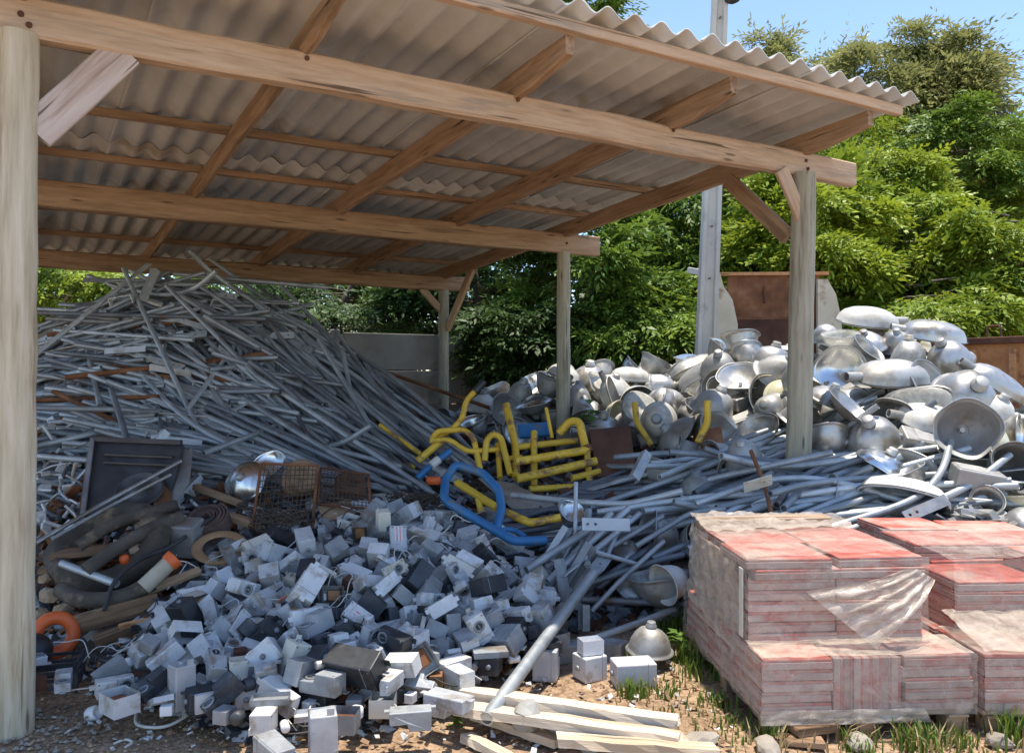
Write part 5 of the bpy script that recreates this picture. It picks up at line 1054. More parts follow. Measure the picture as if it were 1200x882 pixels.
    def strip(a, b, w, kind, lab, mat=galv, roll=.2):
        A, B = at(*a), at(*b)
        L = (B - A).length
        m = MB()
        if kind == 'plate': m.plate(L, w, .008, [L * .12, L * .28], .010)
        else:
            m.box((L/2, 0, 0), (L, w, .006)); m.box((L/2, w/2 + .0035, -.02), (L, .006, .045)); m.box((L/2, -w/2 - .0035, -.02), (L, .006, .045))
        mw = frame(B - A, roll).to_4x4(); mw.translation = A
        o = m.build('drilled_plate' if kind == 'plate' else 'steel_channel', mat); o.matrix_world = mw
        tag(o, lab, 'plate' if kind == 'plate' else 'channel')
    strip((682, 614, 5.0), (738, 615, 5.0), .075, 'plate', 'pale flat plate with two holes in front of the lamp arms', galv_light, 1.2)
    strip((690, 636, 4.9), (662, 684, 4.85), .07, 'channel', 'upper steel channel stub beside the leaning pipe', galv, .9)
    strip((662, 617, 5.15), (640, 652, 5.1), .06, 'channel', 'steel channel stub below the blue frame end', galv, .9)
    strip((653, 655, 4.8), (662, 712, 4.7), .035, 'channel', 'narrow steel channel standing left of the leaning pipe', galv, 1.0)
    strip((688, 708, 4.72), (688, 738, 4.70), .05, 'channel', 'short channel hanging in the dark under the tubes', galv, 1.2)
    strip((905, 562, 5.2), (872, 572, 5.2), .09, 'plate', 'pale cream plate among the lamp arms near the rusty rod', box_cream, .9)
    strip((1060, 606, 4.95), (1110, 585, 5.0), .07, 'plate', 'drilled dark plate behind the red tile tops', galv_dark, 1.0)
    strip((745, 560, 5.4), (760, 530, 5.6), .05, 'channel', 'channel stub standing in the pile behind the lamp arms', galv, 1.0)
arm_pile()

# ------------------------------------------------------------------ ballast boxes (settled positions)
def bx_stepped(mat):
    m = MB()
    pr = [(-.105, -.05), (.105, -.05), (.105, .012), (.018, .012), (.008, .05), (-.105, .05)]
    n = len(pr); w = .05
    vs = [(x, -w, z) for x, z in pr] + [(x, w, z) for x, z in pr]
    bmv = MB(); 
    fs = [tuple(range(n)), tuple(range(2*n-1, n-1, -1))] + [(i+1 if i+1 < n else 0, i, n+i, n+(i+1) % n) for i in range(n)]
    me = bpy.data.meshes.new('t'); me.from_pydata(vs, [], fs)
    b = bmesh.new(); b.from_mesh(me); bmesh.ops.recalc_face_normals(b, faces=b.faces)
    bmesh.ops.bevel(b, geom=b.edges[:], offset=.005, segments=2, profile=.5, affect='EDGES')
    me2 = bpy.data.meshes.new('ballast_body'); b.to_mesh(me2); b.free(); me2.materials.append(mat)
    return me2
def bevel_box(size, mat, name, bev=.005, open_top=False):
    me2 = bpy.data.meshes.new(name)
    b = bmesh.new(); bmesh.ops.create_cube(b, size=1.0)
    bmesh.ops.scale(b, vec=size, verts=b.verts)
    if open_top:
        top = [f for f in b.faces if f.normal.z > .9]
        r = bmesh.ops.inset_individual(b, faces=top, thickness=.006)
        bmesh.ops.translate(b, vec=(0, 0, -size[2] + .008), verts=top[0].verts)
    else:
        bmesh.ops.bevel(b, geom=b.edges[:], offset=bev, segments=2, profile=.5, affect='EDGES')
    b.to_mesh(me2); b.free(); me2.materials.append(mat)
    return me2

def socket_mesh():
    m = MB()
    m.lathe([(.036, 0), (.036, .007), (.026, .009), (.024, -.012 + .013), (.022, .002)], 16, 0)
    m.add([Vector((.0235 * math.cos(a), .0235 * math.sin(a), .0025)) for a in [2*math.pi*j/16 for j in range(16)]], [tuple(range(16))], 1)
    m.box((0, 0, .0045), (.03, .005, .004), mi=0)
    return m.mesh('socket', box_dark, black_pl)

BS = .80
def make_boxes():
    rg = random.Random(61)
    sock = socket_mesh()
    mats = [box_grey, box_blue, box_dark, box_cream, black_pl]; wts = [33, 32, 20, 5, 11]
    nm = {box_grey: 'pale grey', box_blue: 'blue grey', box_dark: 'mid grey', box_cream: 'yellowed cream', black_pl: 'black'}
    cache = {}
    def dress(me, k, var):
        from mathutils import noise
        o3 = Vector((var * 7.3 + k, 1.1 * var, 0))
        for v in me.vertices: v.co += noise.noise_vector(v.co * 9 + o3) * .007
        b = bmesh.new(); b.from_mesh(me)
        x, w, z = {0: (.105, .05, -.05), 1: (.095, .055, -.05), 8: (.13, .07, -.06)}[k]
        def lump(c, s_):
            r = bmesh.ops.create_cube(b, size=1.0); bmesh.ops.scale(b, vec=s_, verts=r['verts']); bmesh.ops.translate(b, vec=c, verts=r['verts'])
            return r['verts']
        lump((x + .012, 0, z + .006), (.03, .035, .005)); lump((-x - .012, (-.5 + var * .5) * w, z + .006), (.03, .03, .005))
        if k != 0:
            h = -z
            lump((0, 0, h - .012), (2 * x + .006, 2 * w + .006, .005))
        nf = len(b.faces)
        for (sx, sy) in ((-1, -1), (-1, 1), (1, -1), (1, 1)):
            zt = (-z + .001) if (k != 0 or sx < 0) else .013
            vs = lump((sx * (x - .014), sy * (w - .012), zt), (.009, .009, .004))
        b.faces.ensure_lookup_table()
        for f in list(b.faces)[nf:]: f.material_index = 1
        b.to_mesh(me); b.free(); me.materials.append(galv_dark)
    def get(k, mat, var=0):
        if k in (0, 1, 8):
            if (k, mat.name, var) not in cache:
                me = bx_stepped(mat) if k == 0 else bevel_box((.19, .11, .10) if k == 1 else (.26, .14, .12), mat, 'ballast_body', .006)
                dress(me, k, var); cache[(k, mat.name, var)] = me
            return cache[(k, mat.name, var)]
        if (k, mat.name) not in cache:
            if k == 0: me = bx_stepped(mat)
            elif k == 1: me = bevel_box((.19, .11, .10), mat, 'ballast_body', .006)
            elif k == 11: me = bevel_box((.19, .11, .10), mat, 'box_shell', open_top=True)
            elif k == 8: me = bevel_box((.26, .14, .12), mat, 'ballast_body', .007)
            elif k == 2: me = bevel_box((.15, .12, .09), mat, 'box_shell', open_top=True)
            elif k == 3: me = bevel_box((.18, .10, .03), mat, 'box_lid', open_top=True)
            elif k == 4: me = bevel_box((.09, .08, .07), mat, 'core', .004)
            elif k == 7: me = bevel_box((.06, .05, .05), mat, 'small_box', .004)
            elif k == 5:
                m = MB(); m.lathe([(.0, -.035), (.021, -.035), (.022, -.033), (.022, .030), (.019, .034), (.0, .034)], 14); me = m.mesh('can', mat)
            elif k == 6:
                m = MB(); m.lathe([(.0, -.03), (.028, -.03), (.035, -.022), (.035, .02), (.026, .03), (.0, .03)], 18); me = m.mesh('photocell', mat)
            cache[(k, mat.name)] = me
        return cache[(k, mat.name)]
    lab_seam = {}
    def sub(name, me, parent, loc, rot=(0, 0, 0)):
        o = link(name, me, parent); o.location = loc; o.rotation_euler = rot; return o
    seam_me = {1: bevel_box((.003, .1115, .1015), box_dark, 'lid_seam', .0005), 8: bevel_box((.003, .1415, .1215), box_dark, 'lid_seam', .0005)}
    lm = MB(); lm.add([(-.055, -.03, 0), (.055, -.03, 0), (.055, .03, 0), (-.055, .03, 0)], [(0, 1, 2, 3)]); label_me = lm.mesh('printed_label', red_print)
    km = MB(); km.lathe([(.0, .012), (.012, .012), (.014, .009), (.014, 0)], 12); knob_me = km.mesh('knock_out', box_dark)
    core_me = {c.name: bevel_box((.09, .075, .055), c, 'coil_core', .005) for c in (copper, rust, rust_dark, box_dark, black_pl)}
    term = bevel_box((.03, .05, .02), white_pl, 'terminal_block', .002)
    for rec in SIM_BOX.split(';'):
        k, x, y, z, qw, qx, qy, qz = [int(v) for v in rec.split(',')]
        loc = (x/1000, y/1000, z/1000); q = Quaternion((qw/1000, qx/1000, qy/1000, qz/1000)).normalized()
        px, py = proj(loc)
        zone = ('back' if py < 650 else ('upper middle' if py < 710 else ('lower middle' if py < 775 else 'front'))) + (' far left' if px < 230 else (' left' if px < 350 else (' right' if px < 480 else ' far right')))
        if in_poly(px, py, [(38, 590), (235, 590), (225, 680), (175, 728), (150, 768), (78, 796), (38, 800)]) or px > 655 or (px > 548 and py > 782): continue
        if k in (0, 1, 2, 3, 8):
            mat = rg.choices(mats, wts)[0]
            if k == 2 and rg.random() < .3: mat = box_dark
            t = empty('ballast_box' if k != 3 else 'box_lid', loc, q)
            t.scale = (BS * rg.uniform(.82, 1.14),) * 3
            kindname = {0: 'stepped socket box', 1: 'closed box', 2: 'short lidless box', 3: 'loose box tray lid', 8: 'large closed box'}[k]
            opened = k == 1 and rg.random() < .38
            if opened: kindname = 'long lidless box'
            body = link('body' if k != 3 else 'tray', get(11 if opened else k, mat, rg.randrange(3)), t)
            printed = False
            if k == 0:
                sub('socket', sock, body, (.062, 0, .0125))
                if rg.random() < .4: sub('knock_out', knob_me, t, (-.105, 0, 0), (0, -math.pi/2, 0))
            elif opened:
                c = rg.choice(list(core_me)); sub('coil_core', core_me[c], t, (-.03, 0, -.015)); sub('terminal_block', term, t, (.06, 0, -.03))
            elif k in (1, 8):
                h = .10 if k == 1 else .12
                sub('lid_seam', seam_me[k], body, (.05 if k == 1 else .075, 0, 0))
                if rg.random() < .30: sub('printed_label', label_me, body, (-.03, 0, h/2 + .0006)); printed = True
                elif rg.random() < .4: sub('socket', sock, t, (-.03, 0, h/2 + .0005))
                if rg.random() < .5: sub('knock_out', knob_me, t, (-.095 if k == 1 else -.13, 0, .0), (0, -math.pi/2, 0))
            elif k == 2:
                c = rg.choice(list(core_me)); sub('coil_core', core_me[c], t, (.01, 0, -.012))
                if rg.random() < .5: sub('terminal_block', term, t, (-.052, 0, -.025))
            tag(t, '%s %s%s, %s of box heap' % (nm[mat], kindname, ' in red print' if printed else '', zone), 'box' if k != 3 else 'lid', 'ballast boxes in the heap')
        else:
            if k == 4: mat = rg.choices([black_pl, box_dark, copper, rust_dark], [9, 4, .6, 2])[0]
            elif k == 5: mat = rg.choices([white_pl, alu_dull, black_pl], [4, 3, 2])[0]
            elif k == 6: mat = rg.choices([white_pl, box_blue, black_pl], [4, 3, 2])[0]
            else: mat = rg.choices([white_pl, box_grey, black_pl], [5, 4, 1])[0]
            cn = {'black_resin': 'black', 'mid_grey_casting': 'grey', 'rusty_coil': 'coppery', 'dark_brown_rust': 'rusty', 'white_plastic': 'white', 'weathered_aluminium': 'metal', 'blue_grey_enamel': 'blue grey', 'pale_grey_plastic': 'pale grey'}[mat.name]
            t = link({4: 'transformer_core', 5: 'capacitor_can', 6: 'photocell', 7: 'small_box'}[k], get(k, mat))
            t.location = loc; t.rotation_mode = 'QUATERNION'; t.rotation_quaternion = q; t.scale = (BS,) * 3
            kn = {4: 'square transformer block', 5: 'small round capacitor can', 6: 'round photocell cap', 7: 'tiny square casing'}[k]
            tag(t, '%s %s, %s of box heap' % (cn, kn, zone), {4: 'transformer', 5: 'capacitor', 6: 'photocell', 7: 'box'}[k], 'small electrical parts in the box heap')
    # boxes standing in the sun at the right foot of the heap
    for (px, py, Y, rz, dims, mat, lab) in [(742, 798, 4.02, .15, (.20, .13, .115), box_grey, 'pale grey box alone on the dirt, farthest right of the box heap'),
                                            (691, 793, 4.1, .5, (.13, .12, .12), box_grey, 'pale grey cube box right of the leaning pipe'),
                                            (640, 778, 4.1, -.2, (.12, .12, .15), box_blue, 'blue grey box leaning left of the cube box'),
                                            (664, 770, 4.35, .4, (.16, .10, .09), box_dark, 'mid grey box behind the cube box in the dirt'),
                                            (715, 772, 4.4, -.5, (.16, .10, .09), box_dark, 'dark box in the dirt left of the fallen dome')]:
        p = at(px, py, Y)
        t = empty('ballast_box', (p.x, p.y, dims[2]/2 - .003), Euler((0, 0, rz)).to_quaternion())
        link('body', bevel_box(dims, mat, 'ballast_body', .006), t)
        s = link('lid_seam', bevel_box((.003, dims[1] + .0015, dims[2] + .0015), box_dark, 'lid_seam', .0005), t); s.location = (dims[0] * .28, 0, 0)
        sub('knock_out', knob_me, t, (-dims[0]/2, 0, 0), (0, -math.pi/2, 0))
        tag(t, lab, 'box')
    p = at(692, 770, 4.1)
    t = empty('ballast_box', (p.x, p.y, .122 + .035), Euler((.0, 0, .3)).to_quaternion())
    link('tray', bevel_box((.11, .08, .07), white_pl, 'box_shell', open_top=True), t)
    tag(t, 'small white open box on top of the pale cube box', 'box')
make_boxes()

# ------------------------------------------------------------------ lamp reflectors and housings (settled positions)
def shell(prof, th=.006):
    """closed thin shell from an outer profile (rim first)"""
    inner = [(max(r - th, .001), z - (th if i > 0 else 0)) for i, (r, z) in enumerate(prof)]
    return prof + [(0.0005, prof[-1][1])], inner + [(0.0005, prof[-1][1] - th)]

def dent(m, rg, amt):
    from mathutils import noise
    o = Vector((rg.uniform(0, 50), rg.uniform(0, 50), 0))
    m.v = [tuple(Vector(v) + noise.noise_vector(Vector(v) * 4.0 + o) * amt) for v in m.v]

REFL = {}
def refl_meshes(k, outm, inm, var=0):
    key = (k, outm.name, inm.name, var)
    if key in REFL: return REFL[key]
    rg = random.Random(k * 100 + var)
    parts = []
    m = MB()
    n = 36
    if k == 0: prof = [(.245, -.13), (.247, -.122), (.222, -.118), (.215, -.09), (.195, -.02), (.165, .04), (.12, .09), (.075, .115), (.055, .125)]
    elif k == 1: prof = [(.275, -.07), (.277, -.062), (.25, -.058), (.24, -.04), (.20, .005), (.145, .04), (.085, .062), (.055, .07)]
    elif k == 3: prof = [(.20, -.15), (.203, -.142), (.18, -.138), (.172, -.09), (.155, .0), (.125, .06), (.09, .10), (.065, .12)]
    elif k == 4: prof = [(.14, -.07), (.142, -.064), (.125, -.06), (.115, -.02), (.09, .03), (.05, .06), (.03, .068)]
    elif k == 6: prof = [(.20, -.07), (.203, -.06), (.185, -.056), (.178, -.01), (.15, .035), (.10, .06), (.04, .07)]
    if k in (0, 1, 3, 4, 6):
        o, i = shell(prof)
        m.lathe(o, n, 0)
        m.lathe(i[::-1], n, 1)
        a, b = len(o), 0
        # rim between the two skins
        m.lathe([i[0], o[0]], n, 0)
        if k in (0, 3):                       # pressed ribs round the shoulder
            pass
        dent(m, rg, (.018 + .008 * var) if k != 6 else .004)
        parts.append(('shell', m.mesh('shell', outm, inm), None))
        if k in (0, 1, 3):
            c = MB(); z = prof[-1][1]
            c.lathe([(.056, z - .004), (.056, z + .02), (.045, z + .024), (.045, z + .055), (.038, z + .06), (.001, z + .06)], 18)
            parts.append(('neck', c.mesh('neck', alu_dull if var % 2 else box_dark), None))
        if k in (0, 1):
            s = MB(); s.lathe([(.02, z - .06), (.022, z - .008)], 12); s.lathe([(.001, z - .06), (.02, z - .06)], 12)
            parts.append(('lamp_holder', s.mesh('lamp_holder', dirty_white), None))
    elif k == 2:
        pr = [(.20, -.045), (.207, -.036), (.199, -.025), (.19, .02), (.168, .065), (.125, .10), (.07, .118), (.001, .122)]
        m.lathe(pr, n, 0, sx=1.6, exp=2.7); m.lathe([(.195, -.045), (.20, -.045)], n, 0, sx=1.6, exp=2.7)
        m.lathe([(.2075, -.037), (.2095, -.034), (.2095, -.030), (.2075, -.027)], n, 1, sx=1.6, exp=2.7)
        dent(m, rg, .012)
        parts.append(('housing', m.mesh('housing', outm, dark_in), None))
        g = MB()
        if var % 3 == 0: g.lathe([(.194, -.045), (.18, -.075), (.13, -.10), (.06, -.112), (.001, -.114)], n, 0, sx=1.55, exp=2.6); gm = lens_clear if var % 2 else yellow_glass
        else: g.lathe([(.194, -.043), (.17, -.02), (.10, .02), (.001, .03)], n, 0, sx=1.55, exp=2.6); gm = inm
        parts.append(('lens' if var % 3 == 0 else 'inner_reflector', g.mesh('lens', gm), None))
        c = MB(); c.tube([(-.30, 0, 0), (-.44, 0, .004)], .04, 14, hollow=True)
        parts.append(('spigot', c.mesh('spigot', alu_dull), None))
        h = MB(); h.box((.31, 0, -.035), (.03, .07, .03), bev=.004)
        parts.append(('latch', h.mesh('latch', galv_dark), None))
    else:
        b = bevel_box((.32, .20, .13), outm, 'housing', .012)
        parts.append(('housing', b, None))
        c = MB(); c.lathe([(.03, .0), (.03, .05), (.024, .055), (.001, .055)], 14, M=Matrix.Translation((.16, 0, 0)) @ Matrix.Rotation(math.pi/2, 4, 'Y'))
        parts.append(('gland', c.mesh('gland', box_dark), None))
        h = MB(); h.box((-.05, 0, .067), (.19, .16, .006), bev=.002)
        parts.append(('cover_plate', h.mesh('cover_plate', alu_dull), None))
    REFL[key] = parts
    return parts

RN = {0: ('bell_reflector', 'bell reflector'), 1: ('bowl_reflector', 'wide bowl reflector'), 2: ('street_light_head', 'oval lamp head'),
      3: ('deep_reflector', 'deep tapered reflector'), 4: ('small_reflector', 'small round reflector'), 5: ('gear_housing', 'square gear housing'), 6: ('lens_bowl', 'plastic lens bowl')}
def put_refl(k, loc, q, outm, inm, var, label, group, scale=1.0):
    t = empty(RN[k][0], loc, q)
    t.scale = (scale,) * 3
    for (nm, me, _) in refl_meshes(k, outm, inm, var): link(nm, me, t)
    tag(t, label, 'lamp housing' if k in (2, 5) else ('lens' if k == 6 else 'reflector'), group)
    return t

HERO = [  # kind, column, row, depth, facing direction of the closed top (x, y, z), outer, inner, variant, scale, label
 (0, 1137, 462, 6.05, (.0, -.86, .52), alu, alu_bright, 1, 1.05, 'big shiny dome reflector turned to the viewer at the right of the heap'),
 (2, 1018, 374, 7.45, (.10, -.35, 1), dirty_white, alu_bright, 1, .86, 'white oval street light head on the very top of the reflector heap'),
 (1, 1012, 398, 7.2, (-.25, -.5, .9), alu, alu_bright, 0, .72, 'pale bowl reflector just under the topmost street light head'),
 (4, 967, 388, 7.4, (-.3, -.2, .9), alu, alu_bright, 0, 1.0, 'small bright dome at the left end of the heap crest'),
 (6, 985, 398, 7.15, (.1, .25, -.95), lens_clear, lens_clear, 0, .8, 'clear plastic bowl lying open on the heap crest'),
 (2, 1095, 390, 7.2, (.1, -.4, 1), alu, alu_bright, 2, .84, 'silver street light head at the right end of the heap crest'),
 (0, 1050, 398, 7.15, (-.2, -.55, .8), alu, alu_bright, 2, .6, 'small silver bell under the right end of the heap crest'),
 (0, 1108, 415, 6.8, (-.5, -.3, .8), alu, dark_in, 1, .8, 'wide reflector tipped to the right with dark inside at right crest'),
 (2, 1045, 440, 6.5, (.05, -.3, 1), alu_dull, alu_bright, 4, .95, 'large dull grey oval lamp head in the middle of the heap'),
 (1, 975, 462, 6.3, (.25, -.35, .9), alu, yellow_glass, 0, .7, 'shallow reflector with brownish middle right of the front post'),
 (2, 1092, 492, 5.95, (.2, -.45, .9), dirty_white, alu_bright, 5, .78, 'cream oval lamp head below the big dome'),
 (0, 1022, 508, 5.85, (-.45, -.55, .75), alu, dark_in, 1, .85, 'silver bell tipped left above the lamp arms'),
 (1, 1040, 538, 5.6, (.35, -.35, .85), alu_bright, dark_in, 3, .68, 'blue-shining reflector with dark underside above the lamp arms'),
 (2, 1170, 450, 6.6, (.5, -.4, .8), alu, alu_bright, 8, .8, 'silver lamp head right of the big dome'),
 (0, 1165, 480, 6.0, (.35, -.5, .8), dirty_white, alu_bright, 3, .75, 'white bell reflector at the right edge below the skip'),
 (0, 905, 420, 7.4, (.2, -.3, .9), alu, alu_bright, 2, .85, 'silver bell left of the right front post top of heap'),
 (1, 868, 446, 7.2, (.1, .55, -.85), alu_dull, alu, 2, .8, 'open bowl showing its inside left of the right front post'),
 (0, 842, 425, 7.7, (-.2, -.6, .8), alu_dull, dark_in, 1, .75, 'grey bell at the foot of the concrete pole'),
 (3, 915, 432, 7.0, (.5, -.45, .6), alu_dull, alu_bright, 2, .9, 'dull tapered reflector behind the right front post'),
 (3, 900, 478, 6.6, (-.5, -.75, .3), alu_dull, alu_bright, 1, .75, 'dull tapered reflector pointing left beside the right front post'),
 (0, 945, 488, 6.35, (.5, -.3, .8), alu, alu_bright, 1, .8, 'silver bell behind the foot of the right front post'),
 (5, 1145, 560, 5.25, (.15, -.2, 1), alu_dull, alu, 0, .9, 'upright grey gear housing at the right end of the heap'),
 (5, 1075, 515, 5.8, (.2, -.6, .8), alu_dull, alu, 0, .75, 'flat grey gear housing under the cream lamp head'),
 (6, 1165, 510, 5.7, (.4, -.6, .5), yellow_glass, yellow_glass, 0, .75, 'yellowed lens bowl at the right edge of the heap'),
 (0, 870, 530, 6.0, (-.3, -.5, .8), alu_dull, alu, 3, .6, 'small dull bell left of the foot of the front post'),
 (0, 762, 748, 4.25, (.05, -.12, 1), alu_dull, dark_in, 0, .50, 'fallen ribbed dome reflector alone on the dirt by the grass'),
 (3, 790, 680, 4.78, (.75, .45, .15), dirty_white, dirty_white, 0, .60, 'off-white tapered reflector lying open beside the wrapped tiles'),
 (1, 747, 682, 5.1, (.1, -.4, .9), alu, alu_bright, 2, .5, 'silver bowl in the dark below the tubes'),
 (1, 732, 640, 5.3, (-.1, -.4, .9), alu, alu_bright, 3, .42, 'bright reflector under the tubes behind the drilled plate'),
 (1, 668, 600, 5.6, (-.3, .5, -.6), alu_bright, alu_bright, 0, .36, 'bright open ring reflector behind the thin upright rod'),
 (1, 285, 562, 5.75, (-.15, -.75, .45), alu_bright, alu_bright, 1, .55, 'fluted bright reflector lying in front of the tube heap'),
 (1, 315, 548, 5.95, (.2, .4, -.5), alu_bright, alu_bright, 2, .55, 'bright reflector behind the fluted one in front of the tube heap'),
 (0, 840, 470, 6.9, (.3, -.3, .9), alu_dull, alu_bright, 1, .8, 'dull silver bell below the concrete pole'),
 (0, 690, 440, 9.2, (.1, -.3, .9), alu, alu_bright, 1, .95, 'silver dome right behind the middle post'),
 (1, 720, 448, 9.0, (.2, -.4, .8), dirty_white, alu_bright, 1, .8, 'white bowl right of the middle post'),
 (0, 782, 470, 8.0, (.0, -.85, .5), alu, alu_bright, 2, .85, 'silver dome left of the concrete pole foot'),
 (1, 706, 495, 7.6, (.1, -.4, .95), alu, alu_bright, 3, .85, 'silver bowl behind the rusty plate'),
 (2, 740, 440, 9.3, (.1, -.3, .95), dirty_white, alu_bright, 1, .7, 'white oval head far back by the trees'),
]
def make_reflectors():
    rg = random.Random(71)
    hp = [at(h[1], h[2], h[3]) for h in HERO]
    onm = {alu: 'silver', alu_dull: 'dull grey', dirty_white: 'off-white', alu_bright: 'shiny'}
    for rec in SIM_REFL.split(';'):
        k, x, y, z, qw, qx, qy, qz = [int(v) for v in rec.split(',')]
        loc = Vector((x/1000, y/1000, z/1000)); q = Quaternion((qw/1000, qx/1000, qy/1000, qz/1000)).normalized()
        px, py = proj(loc)
        skip = False
        for h, p in zip(HERO, hp):
            if (loc - p).length < .17 or (math.hypot(px - h[1], py - h[2]) < 20 * h[8] and loc.y < p.y + .1 and loc.y > p.y - 1.2): skip = True
        if skip or (px < 760 and py > 515) or (loc.y < 8.2 and in_poly(px, py - 6, FRAME_ZONE)) or loc.y < 4.75 and loc.x > .8 and loc.x < 3: continue
        outm = rg.choices([alu, alu_dull, dirty_white, alu_bright], [40, 44, 10, 5])[0]
        inm = rg.choices([alu_bright, alu, dark_in, alu_dull], [28, 28, 14, 28])[0]
        if k == 6: outm = inm = rg.choice([yellow_glass, lens_clear])
        cn = onm.get(outm, 'clouded')
        zone = 'back' if loc.y > 8.3 else ('lower right side' if px > 1040 and py > 500 else ('upper right part' if px > 960 and py < 450 else ('left part' if px < 900 else 'middle')))
        put_refl(k, loc, q, outm, inm, rg.randrange(4 if k != 2 else 12), '%s %s, %s of reflector heap' % (cn, RN[k][1], zone), 'lamp reflectors in the heap', rg.uniform(.76, .86))
    for (k, px, py, Y, up, outm, inm, var, sc, lab) in HERO:
        u = Vector(up).normalized()
        q = u.to_track_quat('Z', 'X') @ Quaternion((0, 0, 1), rg.uniform(-.4, .4) if k in (2, 5) else rg.uniform(0, 6))
        if k in (2, 5):
            x = Vector((1, .15 * rg.uniform(-1, 1), 0)); x = (x - u * x.dot(u)).normalized(); y = u.cross(x)
            q = Matrix((x, y, u)).transposed().to_quaternion() @ Quaternion((0, 0, 1), rg.uniform(-.35, .35) + (math.pi if rg.random() < .4 else 0))
        put_refl(k, at(px, py, Y), q, outm, inm, var, lab, None, sc)
make_reflectors()

# ------------------------------------------------------------------ yellow and blue tube frames in the middle
def framework(name, label, cat, bars, base):
    """several bent tubes of one welded frame; bars: (points, radius, material, part name)"""
    B = at(*base)
    t = empty(name, B); tag(t, label, cat)
    for (pts, r, mat, nm) in bars:
        P = [at(*p) - B for p in pts]
        MB().tube(fillet(P, .045, 5) if len(P) > 2 else P, r, 12, hollow=False).build(nm, mat, t)
    return t

framework('bike_frame', 'yellow bent tube handle frame with dark grip beside the tube heap', 'tube frame', [
    ([(557, 458, 6.9), (546, 470, 6.9), (542, 490, 6.85), (529, 504, 6.8), (510, 512, 6.75), (506, 519, 6.75)], 0.0242, yellow, 'handle'),
    ([(568, 447, 6.92), (556, 459, 6.9)], 0.0300, black_pl, 'grip'),
    ([(506, 516, 6.72), (512, 505, 6.7), (544, 503, 6.75), (555, 513, 6.7), (563, 552, 6.55)], 0.0242, yellow, 'hoop'),
    ([(506, 516, 6.7), (527, 515, 6.65), (548, 529, 6.6), (588, 526, 6.7)], 0.0219, yellow, 'side_tube'),
    ([(482, 546, 6.6), (518, 516, 6.72)], 0.0300, yellow, 'lower_tube')], (520, 550, 6.7))
framework('yellow_bar', 'thin yellow bar lying in the foot of the tube heap', 'bar', [([(445, 498, 7.0), (497, 535, 6.75)], 0.0185, yellow, 'bar')], (470, 520, 6.9))
framework('yellow_rack', 'yellow welded tube rack with parallel rails in the middle of the yard', 'rack', [
    ([(604, 541, 6.5), (690, 527, 6.7)], 0.0334, yellow, 'rail'),
    ([(606, 561, 6.35), (699, 540, 6.5)], 0.0334, yellow, 'rail'),
    ([(604, 524, 6.75), (676, 516, 6.95)], 0.0276, yellow, 'rail'),
    ([(620, 573, 6.4), (674, 570, 6.45)], 0.0254, yellow, 'rail'),
    ([(593, 474, 7.0), (604, 522, 6.75), (605, 560, 6.5)], 0.0322, yellow, 'upright'),
    ([(626, 506, 6.85), (626, 570, 6.5)], 0.0276, yellow, 'upright'),
    ([(655, 508, 6.95), (668, 493, 6.95), (679, 494, 6.9), (686, 524, 6.75)], 0.0346, yellow, 'hoop'),
    ([(568, 540, 6.6), (570, 516, 6.65), (577, 508, 6.7), (587, 512, 6.7), (598, 556, 6.5)], 0.0254, yellow, 'hoop'),
    ([(687, 522, 6.72), (690, 530, 6.7)], 0.0415, rust, 'hinge'),
    ([(688, 530, 6.7), (692, 578, 6.45)], 0.0254, yellow, 'upright'),
    ([(670, 560, 6.5), (703, 552, 6.6)], 0.0254, yellow, 'cross_tube'),
    ([(583, 520, 6.75), (586, 560, 6.5)], 0.0230, yellow, 'upright'),
    ([(586, 538, 6.65), (612, 536, 6.65)], 0.0230, yellow, 'cross_tube'),
    ([(640, 478, 7.1), (647, 513, 6.95)], 0.0161, yellow, 'upright')], (640, 580, 6.6))
framework('bent_tube_carrier', 'bright blue bent tube frame in front of the yellow rack', 'tube frame', [
    ([(532, 592, 5.38), (520, 584, 5.42), (522, 562, 5.6), (534, 544, 5.7), (566, 554, 5.62), (585, 575, 5.5), (588, 597, 5.38), (581, 621, 5.25)], 0.0293, blue, 'loop'),
    ([(526, 589, 5.37), (552, 605, 5.30), (582, 622, 5.22), (602, 634, 5.15), (640, 633, 5.2)], 0.0293, blue, 'loop'),
    ([(585, 621, 5.25), (602, 620, 5.3), (616, 629, 5.2)], 0.0176, blue, 'foot')], (555, 620, 5.75))
framework('yellow_strut', 'yellow strut with cross stub passing through the blue frame', 'strut', [
    ([(535, 565, 5.75), (586, 597, 5.55), (622, 613, 5.42), (657, 606, 5.42)], 0.0276, yellow, 'tube'),
    ([(560, 582, 5.65), (564, 600, 5.6)], 0.0230, yellow, 'stub')], (590, 605, 5.9))
framework('blue_lever', 'short blue lever with white band left of the blue frame', 'lever', [
    ([(489, 560, 6.25), (504, 546, 6.3), (528, 528, 6.4)], 0.0254, blue, 'tube'),
    ([(505, 545.5, 6.28), (514, 538, 6.32)], 0.0334, dirty_white, 'band')], (505, 560, 6.3))
framework('yellow_post', 'yellow kinked post standing among the reflectors right of the rusty plate', 'post', [
    ([(744, 472, 7.3), (746, 495, 7.2), (764, 522, 7.1)], 0.0276, yellow, 'tube')], (750, 520, 7.2))
framework('yellow_lever', 'yellow lever standing left of the right front post', 'lever', [
    ([(829, 470, 6.4), (829, 495, 6.35), (818, 518, 6.3)], 0.0276, yellow, 'tube')], (829, 515, 6.35))

